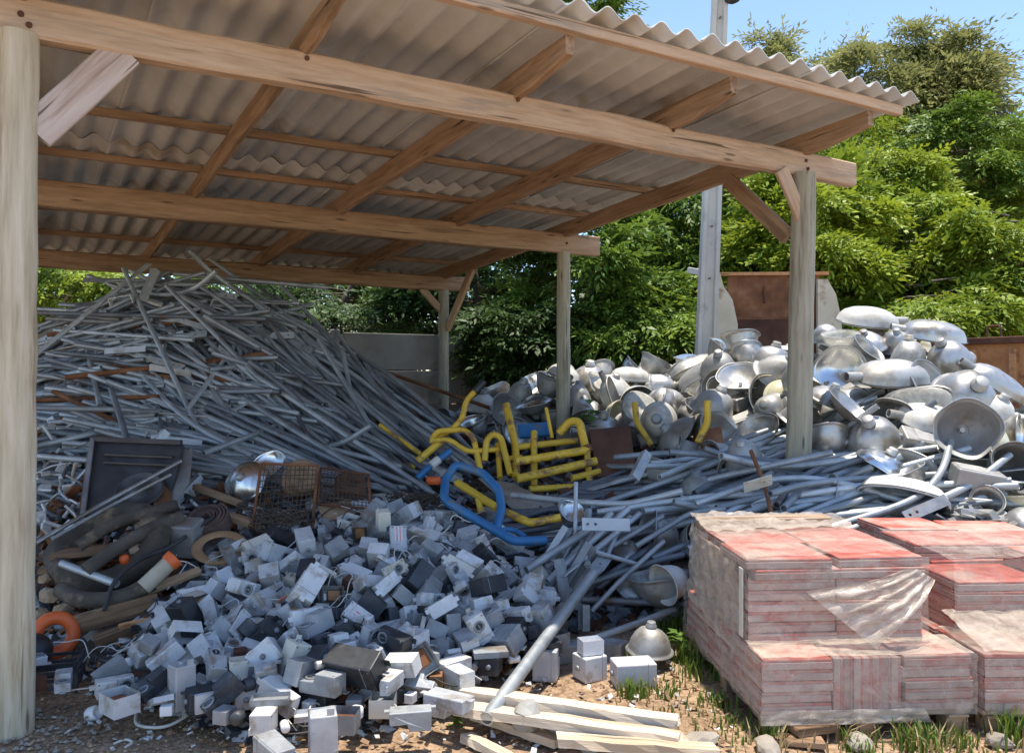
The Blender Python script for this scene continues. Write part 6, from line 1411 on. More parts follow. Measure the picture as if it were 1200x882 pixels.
def slab(name, quad, th, mat, label, cat, bev=True):
    """a plate with thickness from four photo points"""
    P = [at(*p) for p in quad]
    c = sum(P, Vector()) / 4
    n = (P[1] - P[0]).cross(P[3] - P[0]).normalized()
    Q = [p - c for p in P]
    vs = [q + n * th / 2 for q in Q] + [q - n * th / 2 for q in Q]
    fs = [(0, 1, 2, 3), (7, 6, 5, 4)] + [((i + 1) % 4, i, 4 + i, 4 + (i + 1) % 4) for i in range(4)]
    o = MB().add(vs, fs).build(name, mat); o.location = c
    tag(o, label, cat)
    return o
slab('rusty_plate', [(690, 505, 7.0), (738, 500, 7.1), (745, 556, 6.6), (700, 560, 6.55)], .03, rust_dark, 'dark rusty plate leaning behind the yellow rack', 'plate')
slab('blue_sheet', [(607, 498, 7.2), (645, 495, 7.25), (645, 510, 7.15), (609, 513, 7.1)], .03, blue, 'small blue metal sheet behind the yellow rack', 'sheet')
slab('rust_sheet', [(818, 505, 6.45), (845, 500, 6.5), (848, 520, 6.4), (822, 525, 6.35)], .01, rust, 'small rusty sheet left of the right front post foot', 'sheet')
slab('steel_sheet', [(560, 560, 6.5), (600, 566, 6.4), (668, 600, 6.0), (600, 596, 6.0)], .008, alu_dull, 'grey bent steel sheet behind the blue frame', 'sheet')
m = MB(); m.lathe([(.0, .02), (.05, .02), (.055, .0), (.05, -.03), (.0, -.03)], 16)
o = m.build('orange_disc', orange); o.location = at(508, 562, 5.95); tag(o, 'round orange cap below the blue lever', 'cap')

# ------------------------------------------------------------------ junk in front of the tube heap at left
def stove():
    B = at(150, 590, 5.5)
    t = empty('stove', B); tag(t, 'dark grey stove body with round burner pressing leaning under the tube heap', 'stove')
    q = [at(110, 516, 5.85) - B, at(214, 520, 5.75) - B, at(196, 598, 5.45) - B, at(98, 612, 5.4) - B]
    ex, ey = (q[1] - q[0]), (q[3] - q[0])
    n = ex.cross(ey).normalized()
    if n.y > 0: n = -n
    MB().add([p + n * s for s in (0, -.04) for p in q], [(0, 1, 2, 3), (7, 6, 5, 4)] + [((i+1) % 4, i, 4+i, 4+(i+1) % 4) for i in range(4)]).build('top_plate', black_pl2, t)
    side = [q[0] + n*.03, q[3] + n*.03, q[3] - ex*.22 - n*.16, q[0] - ex*.20 - n*.16]
    MB().add([p for p in side] + [p + ex.normalized() * .02 for p in side], [(0, 1, 2, 3), (7, 6, 5, 4)] + [((i+1) % 4, i, 4+i, 4+(i+1) % 4) for i in range(4)]).build('side_panel', rust, t)
    MB().bar(q[0] + n*.02, q[1] + n*.02, .03, .03).build('rim', black_pl2, t)
    MB().bar(q[0] + n*.02, q[3] + n*.02, .03, .03).build('rim', galv_dark, t)
    c = q[0] + ex * .56 + ey * .60
    R = Matrix((ex.normalized(), n.cross(ex.normalized()), n)).transposed().to_4x4(); R.translation = c + n * .004
    MB().lathe([(.17, 0), (.165, .012), (.155, .012), (.15, .002), (.06, .0), (.055, .01), (.0, .012)], 28, M=R, sy=.85).build('burner_pressing', black_pl2, t)
    for f in (.18, .28):
        MB().bar(q[0] + ex*.15 + ey*f + n*.006, q[0] + ex*.9 + ey*f + n*.006, .02, .012).build('rib', black_pl2, t)
black_pl2 = pm('sooty_enamel', [(.3, (.03, .03, .032)), (.6, (.055, .055, .058)), (.8, (.085, .08, .08))], scale=5, rough=.5, metal=.2, bump=.15, stain=(.11, .075, .05), stain_scale=3, stain_at=.63)
stove()

def own(m, name, mat, loc, label, cat, group=None):
    o = m.build(name, mat); o.location = loc; tag(o, label, cat, group); return o

# bright slim profiles
own_tube([(42, 636, 4.75), (120, 590, 5.1), (212, 540, 5.6)], .013, alu, 'long bright aluminium profile slanting across the stove front', None, 'metal_profile', n=6, rr=.3, cat='profile')
own_tube([(60, 632, 4.85), (130, 592, 5.15), (200, 556, 5.5)], .011, alu_dull, 'thinner dull profile lying beside the bright aluminium one', None, 'metal_profile', n=6, rr=.3, cat='profile')
own_tube([(72, 660, 4.7), (137, 684, 4.55)], .022, galv, 'short grey pipe lying over the worn tyre pieces', None, 'metal_pipe', cat='pipe')
# worn tyre and hose loops
def tyre():
    c = at(128, 640, 4.95)
    m = MB()
    n, k = 40, 10
    vs, fs = [], []
    for i in range(n):
        a = 2 * math.pi * i / n
        for j in range(k):
            b = 2 * math.pi * j / k
            w = .085 + (.008 if (i % 2 and math.cos(b) > .3) else 0)
            r = .30 + w * math.cos(b)
            sq = 1 + .14 * math.sin(a * 2 + .6)
            vs.append((r * math.cos(a) * sq, r * math.sin(a) * .8, .075 * math.sin(b) + .03 * math.sin(2 * a)))
    for i in range(n):
        for j in range(k):
            fs.append((i*k+j, ((i+1) % n)*k+j, ((i+1) % n)*k+(j+1) % k, i*k+(j+1) % k))
    m.add(vs, fs, 0, True)
    o = m.build('worn_tyre', rubber); o.location = c
    o.rotation_euler = Vector((-.25, -.62, .62)).to_track_quat('Z', 'Y').to_euler()
    tag(o, 'dusty worn rubber tyre ring lying below the stove', 'tyre')
tyre()
for (pts, r, lab) in [
    ([(92, 640, 4.75), (130, 615, 4.85), (175, 600, 4.95), (205, 592, 5.1)], .035, 'fat dusty hose lying on the worn tyre'),
    ([(100, 668, 4.6), (140, 640, 4.75), (180, 618, 4.85), (212, 606, 5.0)], .040, 'thick dusty hose in front of the worn tyre'),
    ([(70, 690, 4.55), (95, 702, 4.5), (140, 700, 4.5), (180, 682, 4.55)], .045, 'dark hose lying low on the soil below the tyre')]:
    P = [at(*p) for p in pts]; b = P[0]
    own(MB().tube(smooth_path([p - b for p in P], 8), r, 12), 'rubber_hose', rubber, b, lab, 'hose')
own(MB().tube(smooth_path([at(*p) - at(122, 715, 4.4) for p in [(122, 715, 4.4), (135, 680, 4.5), (165, 655, 4.65), (200, 640, 4.8), (250, 605, 5.1)]], 8), .011, 8), 'black_cable', cable_black, at(122, 715, 4.4), 'black cable curving up past the orange-capped pipe', 'cable')
# grey sheet box
def grey_box():
    c = at(200, 628, 5.0)
    m = MB()
    m.box((0, 0, 0), (.36, .16, .20), bev=.008)
    o = m.build('sheet_metal_box', alu_dull2); o.location = c; o.rotation_euler = (.25, .05, -.08)
    tag(o, 'grey sheet metal box beside the rolled brown belt', 'box')
alu_dull2 = pm('scuffed_grey_sheet', [(.3, (.20, .205, .205)), (.6, (.28, .285, .28)), (.8, (.36, .36, .35))], scale=5, rough=.55, metal=.3, bump=.15, stain=(.22, .16, .11), stain_scale=3, stain_at=.6)
grey_box()
slab('card_scrap', [(150, 630, 4.85), (168, 624, 4.9), (172, 642, 4.8), (152, 648, 4.75)], .02, card, 'small brown card scrap left of the grey sheet box', 'card')
# rolled belt: one spiral strip
def belt_roll():
    c = at(243, 612, 5.15)
    m = MB()
    n = 150
    vs, fs = [], []
    for i in range(n + 1):
        a = i / n * 2 * math.pi * 5.2
        r = .028 + .0205 * a / (2 * math.pi)
        for (dr, z) in ((-.007, -.05), (.007, -.05), (.007, .05), (-.007, .05)):
            zz = z + .006 * math.sin(a * .37)
            vs.append(((r + dr) * math.cos(a), (r + dr) * math.sin(a), zz))
    for i in range(n):
        for j in range(4):
            fs.append((i*4+j, i*4+(j+1) % 4, (i+1)*4+(j+1) % 4, (i+1)*4+j))
    m.add(vs, fs)
    o = m.build('rolled_belt', belt); o.location = c
    o.rotation_euler = Vector((-.05, -.5, .85)).to_track_quat('Z', 'Y').to_euler()
    tag(o, 'rolled brown fabric belt in front of the tube heap', 'belt')
belt_roll()
def ring(name, px, py, Y, R, r, up, mat, lab, cat, sy=1.0, flat=1.0):
    m = MB(); n, k = 36, 10
    vs = [((R + r*math.cos(2*math.pi*j/k))*math.cos(2*math.pi*i/n), (R + r*math.cos(2*math.pi*j/k))*math.sin(2*math.pi*i/n)*sy, flat*r*math.sin(2*math.pi*j/k)) for i in range(n) for j in range(k)]
    fs = [(i*k+j, ((i+1) % n)*k+j, ((i+1) % n)*k+(j+1) % k, i*k+(j+1) % k) for i in range(n) for j in range(k)]
    m.add(vs, fs, 0, True)
    o = m.build(name, mat); o.location = at(px, py, Y); o.rotation_euler = Vector(up).to_track_quat('Z', 'Y').to_euler()
    tag(o, lab, cat); return o
rust_ring = pm('brown_ring_rust', [(.3, (.20, .11, .05)), (.7, (.36, .22, .11))], scale=5, rough=.8, bump=.3)
ring('iron_ring', 258, 641, 4.9, .13, .032, (.12, -.42, .9), rust_ring, 'flat brown iron ring lying right of the orange-capped pipe', 'ring', flat=.35)
# pipe with orange cap
def capped_pipe():
    A, B = at(168, 688, 4.5), at(216, 648, 4.75)
    t = empty('capped_pipe', A); tag(t, 'cream pipe with bright orange cap pointing up to the right', 'pipe')
    d = (B - A)
    d2 = (d + Vector((0, -.16, .0)))
    MB().tube([(0, 0, 0), d2], .045, 18).build('tube', box_cream2, t)
    R = frame(d2).to_4x4() @ Matrix.Rotation(math.pi/2, 4, 'Y'); R.translation = d2
    MB().lathe([(.050, -.03), (.054, .012), (.050, .018), (.030, .018), (.026, .004), (.014, .004), (.012, .016), (.0, .016)], 22, M=R).build('cap', orange, t)
box_cream2 = pm('dirty_cream_pipe', [(.3, (.36, .30, .21)), (.7, (.52, .46, .35))], scale=5, rough=.7, bump=.2, stain=(.26, .18, .11), stain_scale=3, stain_at=.6)
capped_pipe()
m = MB(); m.lathe([(.0, -.03), (.02, -.026), (.03, 0), (.026, .018), (.012, .028), (.0, .03)], 14)
own(m, 'orange_ball', orange, at(146, 655, 4.75), 'small orange knob beside the dusty hose', 'knob')
ring('orange_ring', 64, 744, 4.30, .088, .034, (.55, -.8, .25), orange, 'bright orange ring beside the left post', 'ring')
m = MB(); m.lathe([(.0, .09), (.04, .085), (.075, .06), (.095, .01), (.09, -.03), (.06, -.075), (.0, -.09)], 22)
own(m, 'dark_ball', black_pl, at(38, 764, 4.18), 'dark round float touching the orange ring behind the left post', 'float')
# boards
for i, (a, b, w, h, mat, lab) in enumerate([
    ((78, 735, 4.35), (186, 704, 4.55), .035, .10, wood_old, 'brown board lying on the soil right of the orange ring'),
    ((110, 752, 4.3), (205, 715, 4.5), .06, .05, wood_old, 'lower board under the brown one by the boxes'),
    ((140, 736, 4.35), (190, 726, 4.4), .02, .06, rust_orange, 'orange brown splintered board end by the boxes'),
    ((228, 570, 5.75), (282, 590, 5.6), .05, .04, wood_shade, 'reddish wood lath in front of the two bright reflectors'),
    ((60, 650, 4.9), (150, 640, 5.0), .10, .03, wood_old, 'grey board behind the left post under the tyre'),
    ((150, 700, 4.5), (235, 668, 4.7), .05, .03, wood_beam, 'thin stick beside the orange-capped pipe'),
    ((46, 668, 4.9), (110, 655, 5.0), .12, .03, wood_old, 'dark board lying low behind the left post'),
    ((255, 600, 5.3), (330, 625, 5.2), .06, .04, wood_beam, 'pale stick lying under the wire mesh frame')]):
    A, B = at(*a), at(*b)
    m = MB().box(((B - A).length / 2, 0, 0), ((B - A).length, w, h), bev=.004)
    o = m.build('wood_board', mat); mw = frame(B - A, .25 * (i % 3)).to_4x4(); mw.translation = A; o.matrix_world = mw
    tag(o, lab, 'board')
slab('bent_sheet', [(200, 540, 5.75), (226, 524, 5.85), (222, 566, 5.6), (196, 604, 5.4)], .006, alu_dull2, 'crumpled grey sheet standing right of the stove', 'sheet')
slab('torn_sheet', [(186, 560, 5.6), (204, 548, 5.7), (200, 600, 5.4), (176, 612, 5.35)], .006, rust, 'torn rusty sheet beside the stove', 'sheet')
# wire mesh frames
def mesh_frame(quad, lab, mat):
    P = [at(*p) for p in quad]; c = sum(P, Vector()) / 4; Q = [p - c for p in P]
    t = empty('wire_mesh_frame', c); tag(t, lab, 'mesh')
    for i in range(4): MB().tube([Q[i], Q[(i + 1) % 4]], .010, 6).build('frame_bar', mat, t)
    m = MB(); n = 13
    nn_ = (Q[1] - Q[0]).cross(Q[3] - Q[0]).normalized()
    rg = random.Random(3)
    for i in range(1, n):
        f = i / n
        for (a, b, c2, d) in ((Q[0], Q[1], Q[3], Q[2]), (Q[0], Q[3], Q[1], Q[2])):
            s, e = a.lerp(b, f), c2.lerp(d, f)
            m.tube([s, s.lerp(e, .5) + nn_ * rg.uniform(-.02, .02), e], .0028, 4, cap=False)
    m.build('wire_mesh', chain, t)
mesh_frame([(306, 543, 5.65), (372, 545, 5.6), (366, 620, 5.2), (293, 640, 5.05)], 'rusty framed wire mesh standing before the tube heap', rust)
mesh_frame([(376, 548, 5.7), (432, 556, 5.6), (434, 596, 5.35), (372, 590, 5.4)], 'second wire mesh crate side behind the box heap top', rust_dark)
def drum(px, py, Y, r, L, ax, mat, lab, name='rusty_drum'):
    R = Vector(ax).to_track_quat('Z', 'X').to_matrix().to_4x4()
    m = MB(); m.lathe([(0, -L/2), (r*.9, -L/2), (r, -L/2+.015), (r, -.01), (r*1.04, 0), (r, .01), (r, L/2-.015), (r*.9, L/2), (r*.4, L/2), (r*.35, L/2-.02), (0, L/2-.02)], 24, M=R)
    own(m, name, mat, at(px, py, Y), lab, 'drum')
tan_steel = pm('tan_rusty_steel', [(.3, (.26, .16, .09)), (.7, (.40, .27, .16))], scale=4, rough=.75, bump=.3, stain=(.18, .10, .06), stain_scale=3, stain_at=.58)
drum(352, 562, 5.75, .12, .2, (.3, -.8, .4), tan_steel, 'tan rusty drum right of the two bright reflectors')
drum(410, 575, 5.75, .11, .2, (.2, -.6, .8), rust_dark, 'dark rusty drum at the top of the box heap')
slab('card_flap', [(372, 594, 5.4), (410, 585, 5.5), (416, 604, 5.35), (380, 612, 5.3)], .012, tan_steel, 'tan sheet flap above the box heap', 'sheet')
def tangle(px, py, Y, R, n, mat, lab, seed, r=.0035):
    rg = random.Random(seed); m = MB()
    for i in range(n):
        a0 = rg.uniform(0, 6.28); P = []
        for j in range(5):
            a = a0 + j * rg.uniform(.5, 1.1)
            rr = R * rg.uniform(.4, 1.0)
            P.append(Vector((rr * math.cos(a) * 1.3, rr * math.sin(a) * .8, rg.uniform(-.3, .5) * R)))
        m.tube(smooth_path(P, 5), r, 5, cap=False)
    own(m, 'wire_tangle', mat, at(px, py, Y), lab, 'wire')
tangle(330, 612, 5.2, .16, 34, chain, 'tangle of rusty wire behind the box heap', 1)
tangle(488, 590, 5.7, .17, 40, chain, 'tangle of rusty wire between box heap and blue lever', 2)
tangle(400, 590, 5.55, .12, 24, chain, 'small wire tangle on the dark rusty drum', 3)
tangle(300, 600, 5.4, .12, 22, chain, 'wire tangle left of the wire mesh', 4)
# slatted black crate behind the left post
def black_crate():
    c = at(58, 818, 3.95); t = empty('black_crate', (c.x, c.y, 0), Euler((0, 0, .3)).to_quaternion()); tag(t, 'black slatted plastic crate on the dirt right of the left post', 'crate')
    for k in range(4):
        for (a, b) in (((-.13, -.09), (.13, -.09)), ((.13, -.09), (.13, .09)), ((.13, .09), (-.13, .09)), ((-.13, .09), (-.13, -.09))):
            MB().bar((*a, .03 + k * .035), (*b, .03 + k * .035), .008, .016).build('slat', black_pl, t)
    for (x, y) in ((-.13, -.09), (.13, -.09), (.13, .09), (-.13, .09)):
        MB().box((x, y, .075), (.016, .016, .15)).build('corner_post', black_pl, t)
black_crate()
m = MB(); m.lathe([(0, -.03), (.028, -.03), (.032, -.02), (.032, .02), (.024, .03), (.018, .012), (0, .012)], 18, M=Matrix.Rotation(1.2, 4, 'Y') @ Matrix.Rotation(.4, 4, 'X'))
own(m, 'white_fitting', white_pl, at(110, 838, 3.6) + Vector((0, 0, .01)), 'white round plastic fitting on the dirt left of the box heap', 'fitting')
# white clutter catching the light behind the left post
def white_clutter():
    rg = random.Random(91)
    poly = [(44, 500), (92, 500), (98, 560), (85, 625), (44, 632)]
    for i, p in enumerate(scatter(poly, 46, .03, seed=92)):
        k = rg.random()
        q = Euler((rg.uniform(-1, 1), rg.uniform(-1, 1), rg.uniform(0, 6))).to_quaternion()
        p = p + Vector((0, 0, .03))
        if k < .6:
            L = rg.uniform(.12, .3)
            m = MB().tube(smooth_path([(-L/2, 0, 0), (0, rg.uniform(-.03, .03), .01), (L/2, 0, 0)], 4), rg.uniform(.008, .014), 8)
            nm, cat, ml = 'tube_offcut', 'offcut', rg.choice([dirty_white, galv_light, alu])
        else:
            m = MB().box((0, 0, 0), (rg.uniform(.06, .12), rg.uniform(.05, .08), .02), bev=.004); nm, cat, ml = 'fitting', 'fitting', rg.choice([dirty_white, galv_light, rust])
        o = m.build(nm, ml); o.location = p; o.rotation_mode = 'QUATERNION'; o.rotation_quaternion = q
        cn = {'dirty_white_enamel': 'off-white', 'pale_zinc_plate': 'pale zinc', 'spun_aluminium': 'aluminium', 'rusty_steel': 'rusty'}[ml.name]
        tag(o, '%s %s among the bright clutter behind the left post' % (cn, 'bent tube offcut' if nm == 'tube_offcut' else 'flat fitting'), cat, 'bright clutter behind the left post')
white_clutter()

# ------------------------------------------------------------------ loose cables over the box heap
def cables():
    rg = random.Random(101)
    pts = scatter(POLY_BOXES, 120, .07, seed=102)
    for i, p in enumerate(pts):
        P = []; a = rg.uniform(0, 6.28); q = Vector((0, 0, 0))
        for j in range(rg.randint(4, 6)):
            z = H(p.x + q.x, p.y + q.y) - p.z
            P.append(Vector((q.x, q.y, z + rg.uniform(.06, .12) if j not in (0,) else z + .03)))
            a += rg.uniform(-1.3, 1.3); q = q + Vector((math.cos(a), math.sin(a), 0)) * rg.uniform(.05, .10)
        mat = rg.choice([cable_white, cable_black, cable_white, galv_light, orange if i % 9 == 0 else cable_black])
        cn = {'off_white_cable': 'off-white', 'black_cable': 'black', 'pale_zinc_plate': 'grey', 'orange_plastic': 'orange'}[mat.name]
        own(MB().tube(smooth_path(P, 5), rg.uniform(.0022, .004), 6), 'loose_wire', mat, p, 'loose curling %s wire, %s of the box heap' % (cn, ('back' if proj(p)[1] < 680 else 'front') + (' left' if proj(p)[0] < 300 else (' middle' if proj(p)[0] < 380 else (' centre right' if proj(p)[0] < 470 else ' right')))), 'wire', 'loose wires on the box heap')
    b = at(160, 838, 3.6)
    own(MB().tube(smooth_path([(0, 0, .04), (.05, -.10, .02), (.17, -.12, .02), (.24, -.05, .04), (.26, .04, .07)], 8), .007, 8), 'white_hose', cable_white, Vector((b.x, b.y, 0)), 'off-white hose curling out of the box heap onto the dirt', 'hose')
    b = at(145, 876, 3.35)
    own(MB().tube(smooth_path([(-.04, 0, .006), (-.01, .03, .01), (.03, .01, .008), (.02, -.03, .006)], 6), .005, 8), 'white_hose', cable_white, Vector((b.x, b.y, 0)), 'small curl of white hose alone on the dirt in front', 'hose')
cables()

# ------------------------------------------------------------------ wrapped paver pallets
def wrinkle_sheet(corners, nu, nv, amp, seed, thr=None):
    """film sheet between four corners (Vectors), wrinkled along its normal; ragged lower edge"""
    from mathutils import noise
    a, b, c, d = corners
    n = (b - a).cross(d - a).normalized()
    vs, fs = [], []
    for j in range(nv + 1):
        for i in range(nu + 1):
            u, v = i / nu, j / nv
            p = a.lerp(b, u).lerp(d.lerp(c, u), v)
            q = noise.noise(Vector((u * 7 + seed, v * 5, seed))) * .6 + noise.noise(Vector((u * 22, v * 9 + seed, 2))) * .4
            edge = noise.noise(Vector((u * 9, seed, 0))) * .05 if j in (0, nv) else 0
            vs.append(p + n * (amp * q) + (d - a) * edge)
    for j in range(nv):
        for i in range(nu):
            k = j * (nu + 1) + i; fs.append((k, k + 1, k + nu + 2, k + nu + 1))
    m = MB(); m.add(vs, fs, 0, True); return m

def tile_mesh(w, d, h):
    m = MB()
    m.box((0, 0, -h * .14), (w, d, h * .70), mi=0, bev=.003)
    m.box((0, 0, h * .355), (w - .004, d - .004, h * .28), mi=1, bev=.003)
    return m.mesh('paving_tile', tile_grey, tile_red)

def pallet(name, label, ox, oy, rot, w, d, upper, seed, standing=True, top_steps=False):
    """timber pallet with a low full-size tier and a smaller upper tier of pavers; origin at the front left corner"""
    rg = random.Random(seed)
    t = empty(name, (ox, oy, 0), Euler((0, 0, rot)).to_quaternion()); tag(t, label, 'paver pallet')
    for x in (.06, w/2, w - .06):
        for y in (.06, d/2, d - .06): MB().box((x, y, .030), (.085, .085, .075), bev=.004).build('block', wood_beam, t)
        MB().box((x, d/2, .0715), (.09, d, .012), bev=.003).build('bearer', wood_beam, t)
    nb = 8
    for i in range(nb):
        MB().box((w/2, (i + .5) * d / nb, .0875), (w, d / nb - .03, .018), bev=.003).build('deck_board', wood_beam, t)
    th = .046
    z0 = .098
    tm = {}
    def tile(tw, td, c, rz=0, rx=0, rzf=True):
        key = (round(tw, 3), round(td, 3))
        if key not in tm: tm[key] = tile_mesh(tw, td, th - .003)
        o = link('tile', tm[key], t); o.location = c; o.rotation_euler = (rx, 0, rz); return o
    j = lambda a: rg.uniform(-a, a)
    # lower tier: layers of laid pavers with a band of standing ones in the middle of the front
    nlay, cols, rows = 5, 3, 3
    tw, td = w / cols, d / rows
    for k in range(nlay):
        for c in range(cols):
            for r in range(rows):
                if 0 < c < cols - 1 and 0 < r < rows - 1 and k < nlay - 1: continue
                if standing and c == 1 and r == 0: continue
                tile(tw - .006, td - .006, ((c + .5) * tw + j(.006), (r + .5) * td + j(.006), z0 + (k + .5) * th), j(.012))
    if standing:
        n = 7
        for i in range(n):
            o = tile(nlay * th - .01, td - .02, (tw * 1.02 + (i + .5) * (tw * .96 / n), td * .5, z0 + nlay * th / 2)); o.rotation_euler = (0, math.pi/2, j(.02))
    zt = z0 + nlay * th
    ux0, ux1, uy0, uy1, ul = upper
    cols2 = 2 if not top_steps else 2
    tw2, td2 = (ux1 - ux0) / cols2, (uy1 - uy0) / 2
    for k in range(ul):
        for c in range(cols2):
            for r in range(2):
                if top_steps and k > ul - 3 and c == 0 and r == 0: continue
                s = .008 if k < ul - 2 else .02
                tile(tw2 - .006, td2 - .006, (ux0 + (c + .5) * tw2 + j(s), uy0 + (r + .5) * td2 + j(s), zt + (k + .5) * th), j(.02))
    zu = zt + ul * th
    V = Vector
    # stretch film
    def F_(name, c4, nu, nv, amp, sd, mat): wrinkle_sheet(c4, nu, nv, amp, sd).build(name, mat, t)
    F_('film', [V((-.012, -.014, .085)), V((w + .01, -.014, .085)), V((w + .008, -.016, zt + .012)), V((-.012, -.016, zt + .014))], 60, 14, .010, seed + .3, film)
    F_('film', [V((-.016, d + .01, .09)), V((-.016, -.012, .085)), V((-.016, -.012, zt + .012)), V((-.018, d, zt + .02))], 50, 14, .010, seed + 1.3, film)
    F_('film', [V((ux0 - .015, uy0 - .016, zt + .0)), V((ux1 + .01, uy0 - .016, zt + .01)), V((ux1 + .01, uy0 - .016, zu + .008)), V((ux0 - .015, uy0 - .016, zu + .01))], 50, 22, .012, seed + 2.3, film)
    F_('film', [V((ux0 - .017, uy1 + .02, zt)), V((ux0 - .017, uy0 - .014, zt)), V((ux0 - .017, uy0 - .014, zu + .01)), V((ux0 - .017, uy1 + .02, zu + .015))], 40, 22, .014, seed + 3.3, film)
    F_('film', [V((-.01, -.012, zt + .012)), V((w, -.012, zt + .012)), V((w, uy0 + .02, zt + .02)), V((-.01, uy0 + .02, zt + .02))], 50, 12, .010, seed + 4.3, film_thick)
    F_('film', [V((ux0 - .01, uy0 + .02, zu + .006)), V((ux1, uy0 + .10, zu + .006)), V((ux1 - .03, uy1, zu + .012)), V((ux0, uy1, zu + .012))], 30, 20, .012, seed + 5.3, film)
    return t, zt, zu

PT, zt1, zu1 = pallet('paver_pallet', 'film-wrapped pallet of red and grey pavers in the right foreground', 1.03, 3.40, math.radians(4.0), .90, 1.12, (-.015 + .03, .80, .19, .92, 8), 3)
PT2, zt2, zu2 = pallet('paver_pallet', 'second pallet of red pavers partly cut by the right edge', 1.965, 3.44, math.radians(2.0), .95, 1.12, (.06, .92, .32, 1.05, 7), 5, standing=False, top_steps=True)
def pallet_extras():
    V = Vector
    # ragged bunched film hanging over the front of the first stack, and dusty card at its back left
    m = MB(); rg = random.Random(4)
    from mathutils import noise
    nu, nv = 26, 18
    vs, fs = [], []
    A, B, C = V((.72, .16, zu1 - .03)), V((.24, .15, zt1 + .24)), V((.40, .06, zt1 + .02))
    D = V((.50, .05, zt1 + .02))
    for j in range(nv + 1):
        for i in range(nu + 1):
            u, v = i / nu, j / nv
            p = A.lerp(A + V((.10, 0, -.06)), u).lerp(B.lerp(D, u), v)
            p += V((0, -1, 0)) * (.018 + .028 * math.sin(v * math.pi) * (1 + math.sin(u * 26 + v * 4) * .8) + .016 * noise.noise(V((u * 14, v * 6, 1))))
            vs.append(p)
    for j in range(nv):
        for i in range(nu):
            k = j * (nu + 1) + i; fs.append((k, k + 1, k + nu + 2, k + nu + 1))
    m.add(vs, fs, 0, True).build('torn_film', film_thick, PT)
    wrinkle_sheet([V((-.03, 1.0, zt1)), V((.005, .26, zt1 - .10)), V((.0, .30, zu1 - .06)), V((-.01, 1.0, zu1 + .02))], 34, 24, .035, 8.1).build('torn_film', film_thick, PT)
    wrinkle_sheet([V((-.02, -.03, .07)), V((.70, -.03, .065)), V((.68, -.02, .12)), V((-.02, -.02, .125))], 40, 6, .018, 9.1).build('torn_film', film_thick, PT)
    wrinkle_sheet([V((.0, .75, zu1 + .02)), V((.82, .85, zu1 + .012)), V((.80, 1.06, zu1 + .05)), V((.0, 1.06, zu1 + .06))], 40, 12, .035, 11.1).build('torn_film', film_thick, PT)
    MB().box((.38, 1.0, (zt1 + zu1) / 2 + .02), (.72, .10, zu1 - zt1 + .05), bev=.01, jit=.006).build('card_sheet', card, PT)
    MB().box((.012, .66, (zt1 + zu1) / 2 - .02), (.012, .55, zu1 - zt1 - .03), bev=.003).build('card_sheet', card, PT)
    MB().box((-.004, .25, zt1 + .17), (.006, .045, .30), bev=.001).build('corner_strip', box_cream, PT)
    wrinkle_sheet([V((.0, .0, zt2 + .02)), V((.95, .0, zt2 + .02)), V((.95, .33, zt2 + .10)), V((.0, .33, zt2 + .10))], 40, 12, .025, 12.1).build('torn_film', film_thick, PT2)
    # loose pavers on top
    tm = tile_mesh(.40, .36, .042)
    for i, (px, py, Y, rz, lab) in enumerate([(1062, 617, 4.75, .1, 'loose red paver far back behind the two pallets'), (1150, 620, 4.75, -.1, 'loose red paver far back at the right edge'),
                                             (1180, 645, 4.35, .15, 'red paver on the back of the second pallet'), (1115, 652, 4.3, .02, 'red paver resting at the left back of the second pallet')]):
        o = link('loose_paver', tm); p = at(px, py, Y); o.location = p; o.rotation_euler = (random.uniform(-.02, .02), random.uniform(-.02, .02), rz)
        tag(o, lab, 'paver')
        # support stack under it
        k = 0; z = p.z - .043
        st = None
        while z > .02 and k < 16:
            c = o.copy(); COL.objects.link(c); c.location = (p.x + random.uniform(-.01, .01), p.y + random.uniform(-.01, .01), z); c.name = 'loose_paver'
            c['label'] = 'red paver below ' + lab.replace('loose ', '').replace('red paver', 'one').replace('resting at the ', ''); c['group'] = 'pavers stacked behind the pallets'
            z -= .043; k += 1
    # chocks and stones below the front edge
    for i, (px, py, Y, s, mat, lab) in enumerate([(950, 862, 3.42, (.19, .10, .03), wood_old, 'weathered board scrap under the front corner of the pallet'), (935, 872, 3.36, (.20, .07, .025), wood_old, 'lower board scrap in front of the pallet corner')]):
        p = at(px, py, Y); m = MB().box((0, 0, s[2]/2), s, bev=.004, jit=.004); o = m.build('board_scrap', mat); o.location = (p.x, p.y, .002 + .031 * (1 - i)); o.rotation_euler = (0, 0, .3 - .5 * i); tag(o, lab, 'board')
pallet_extras()

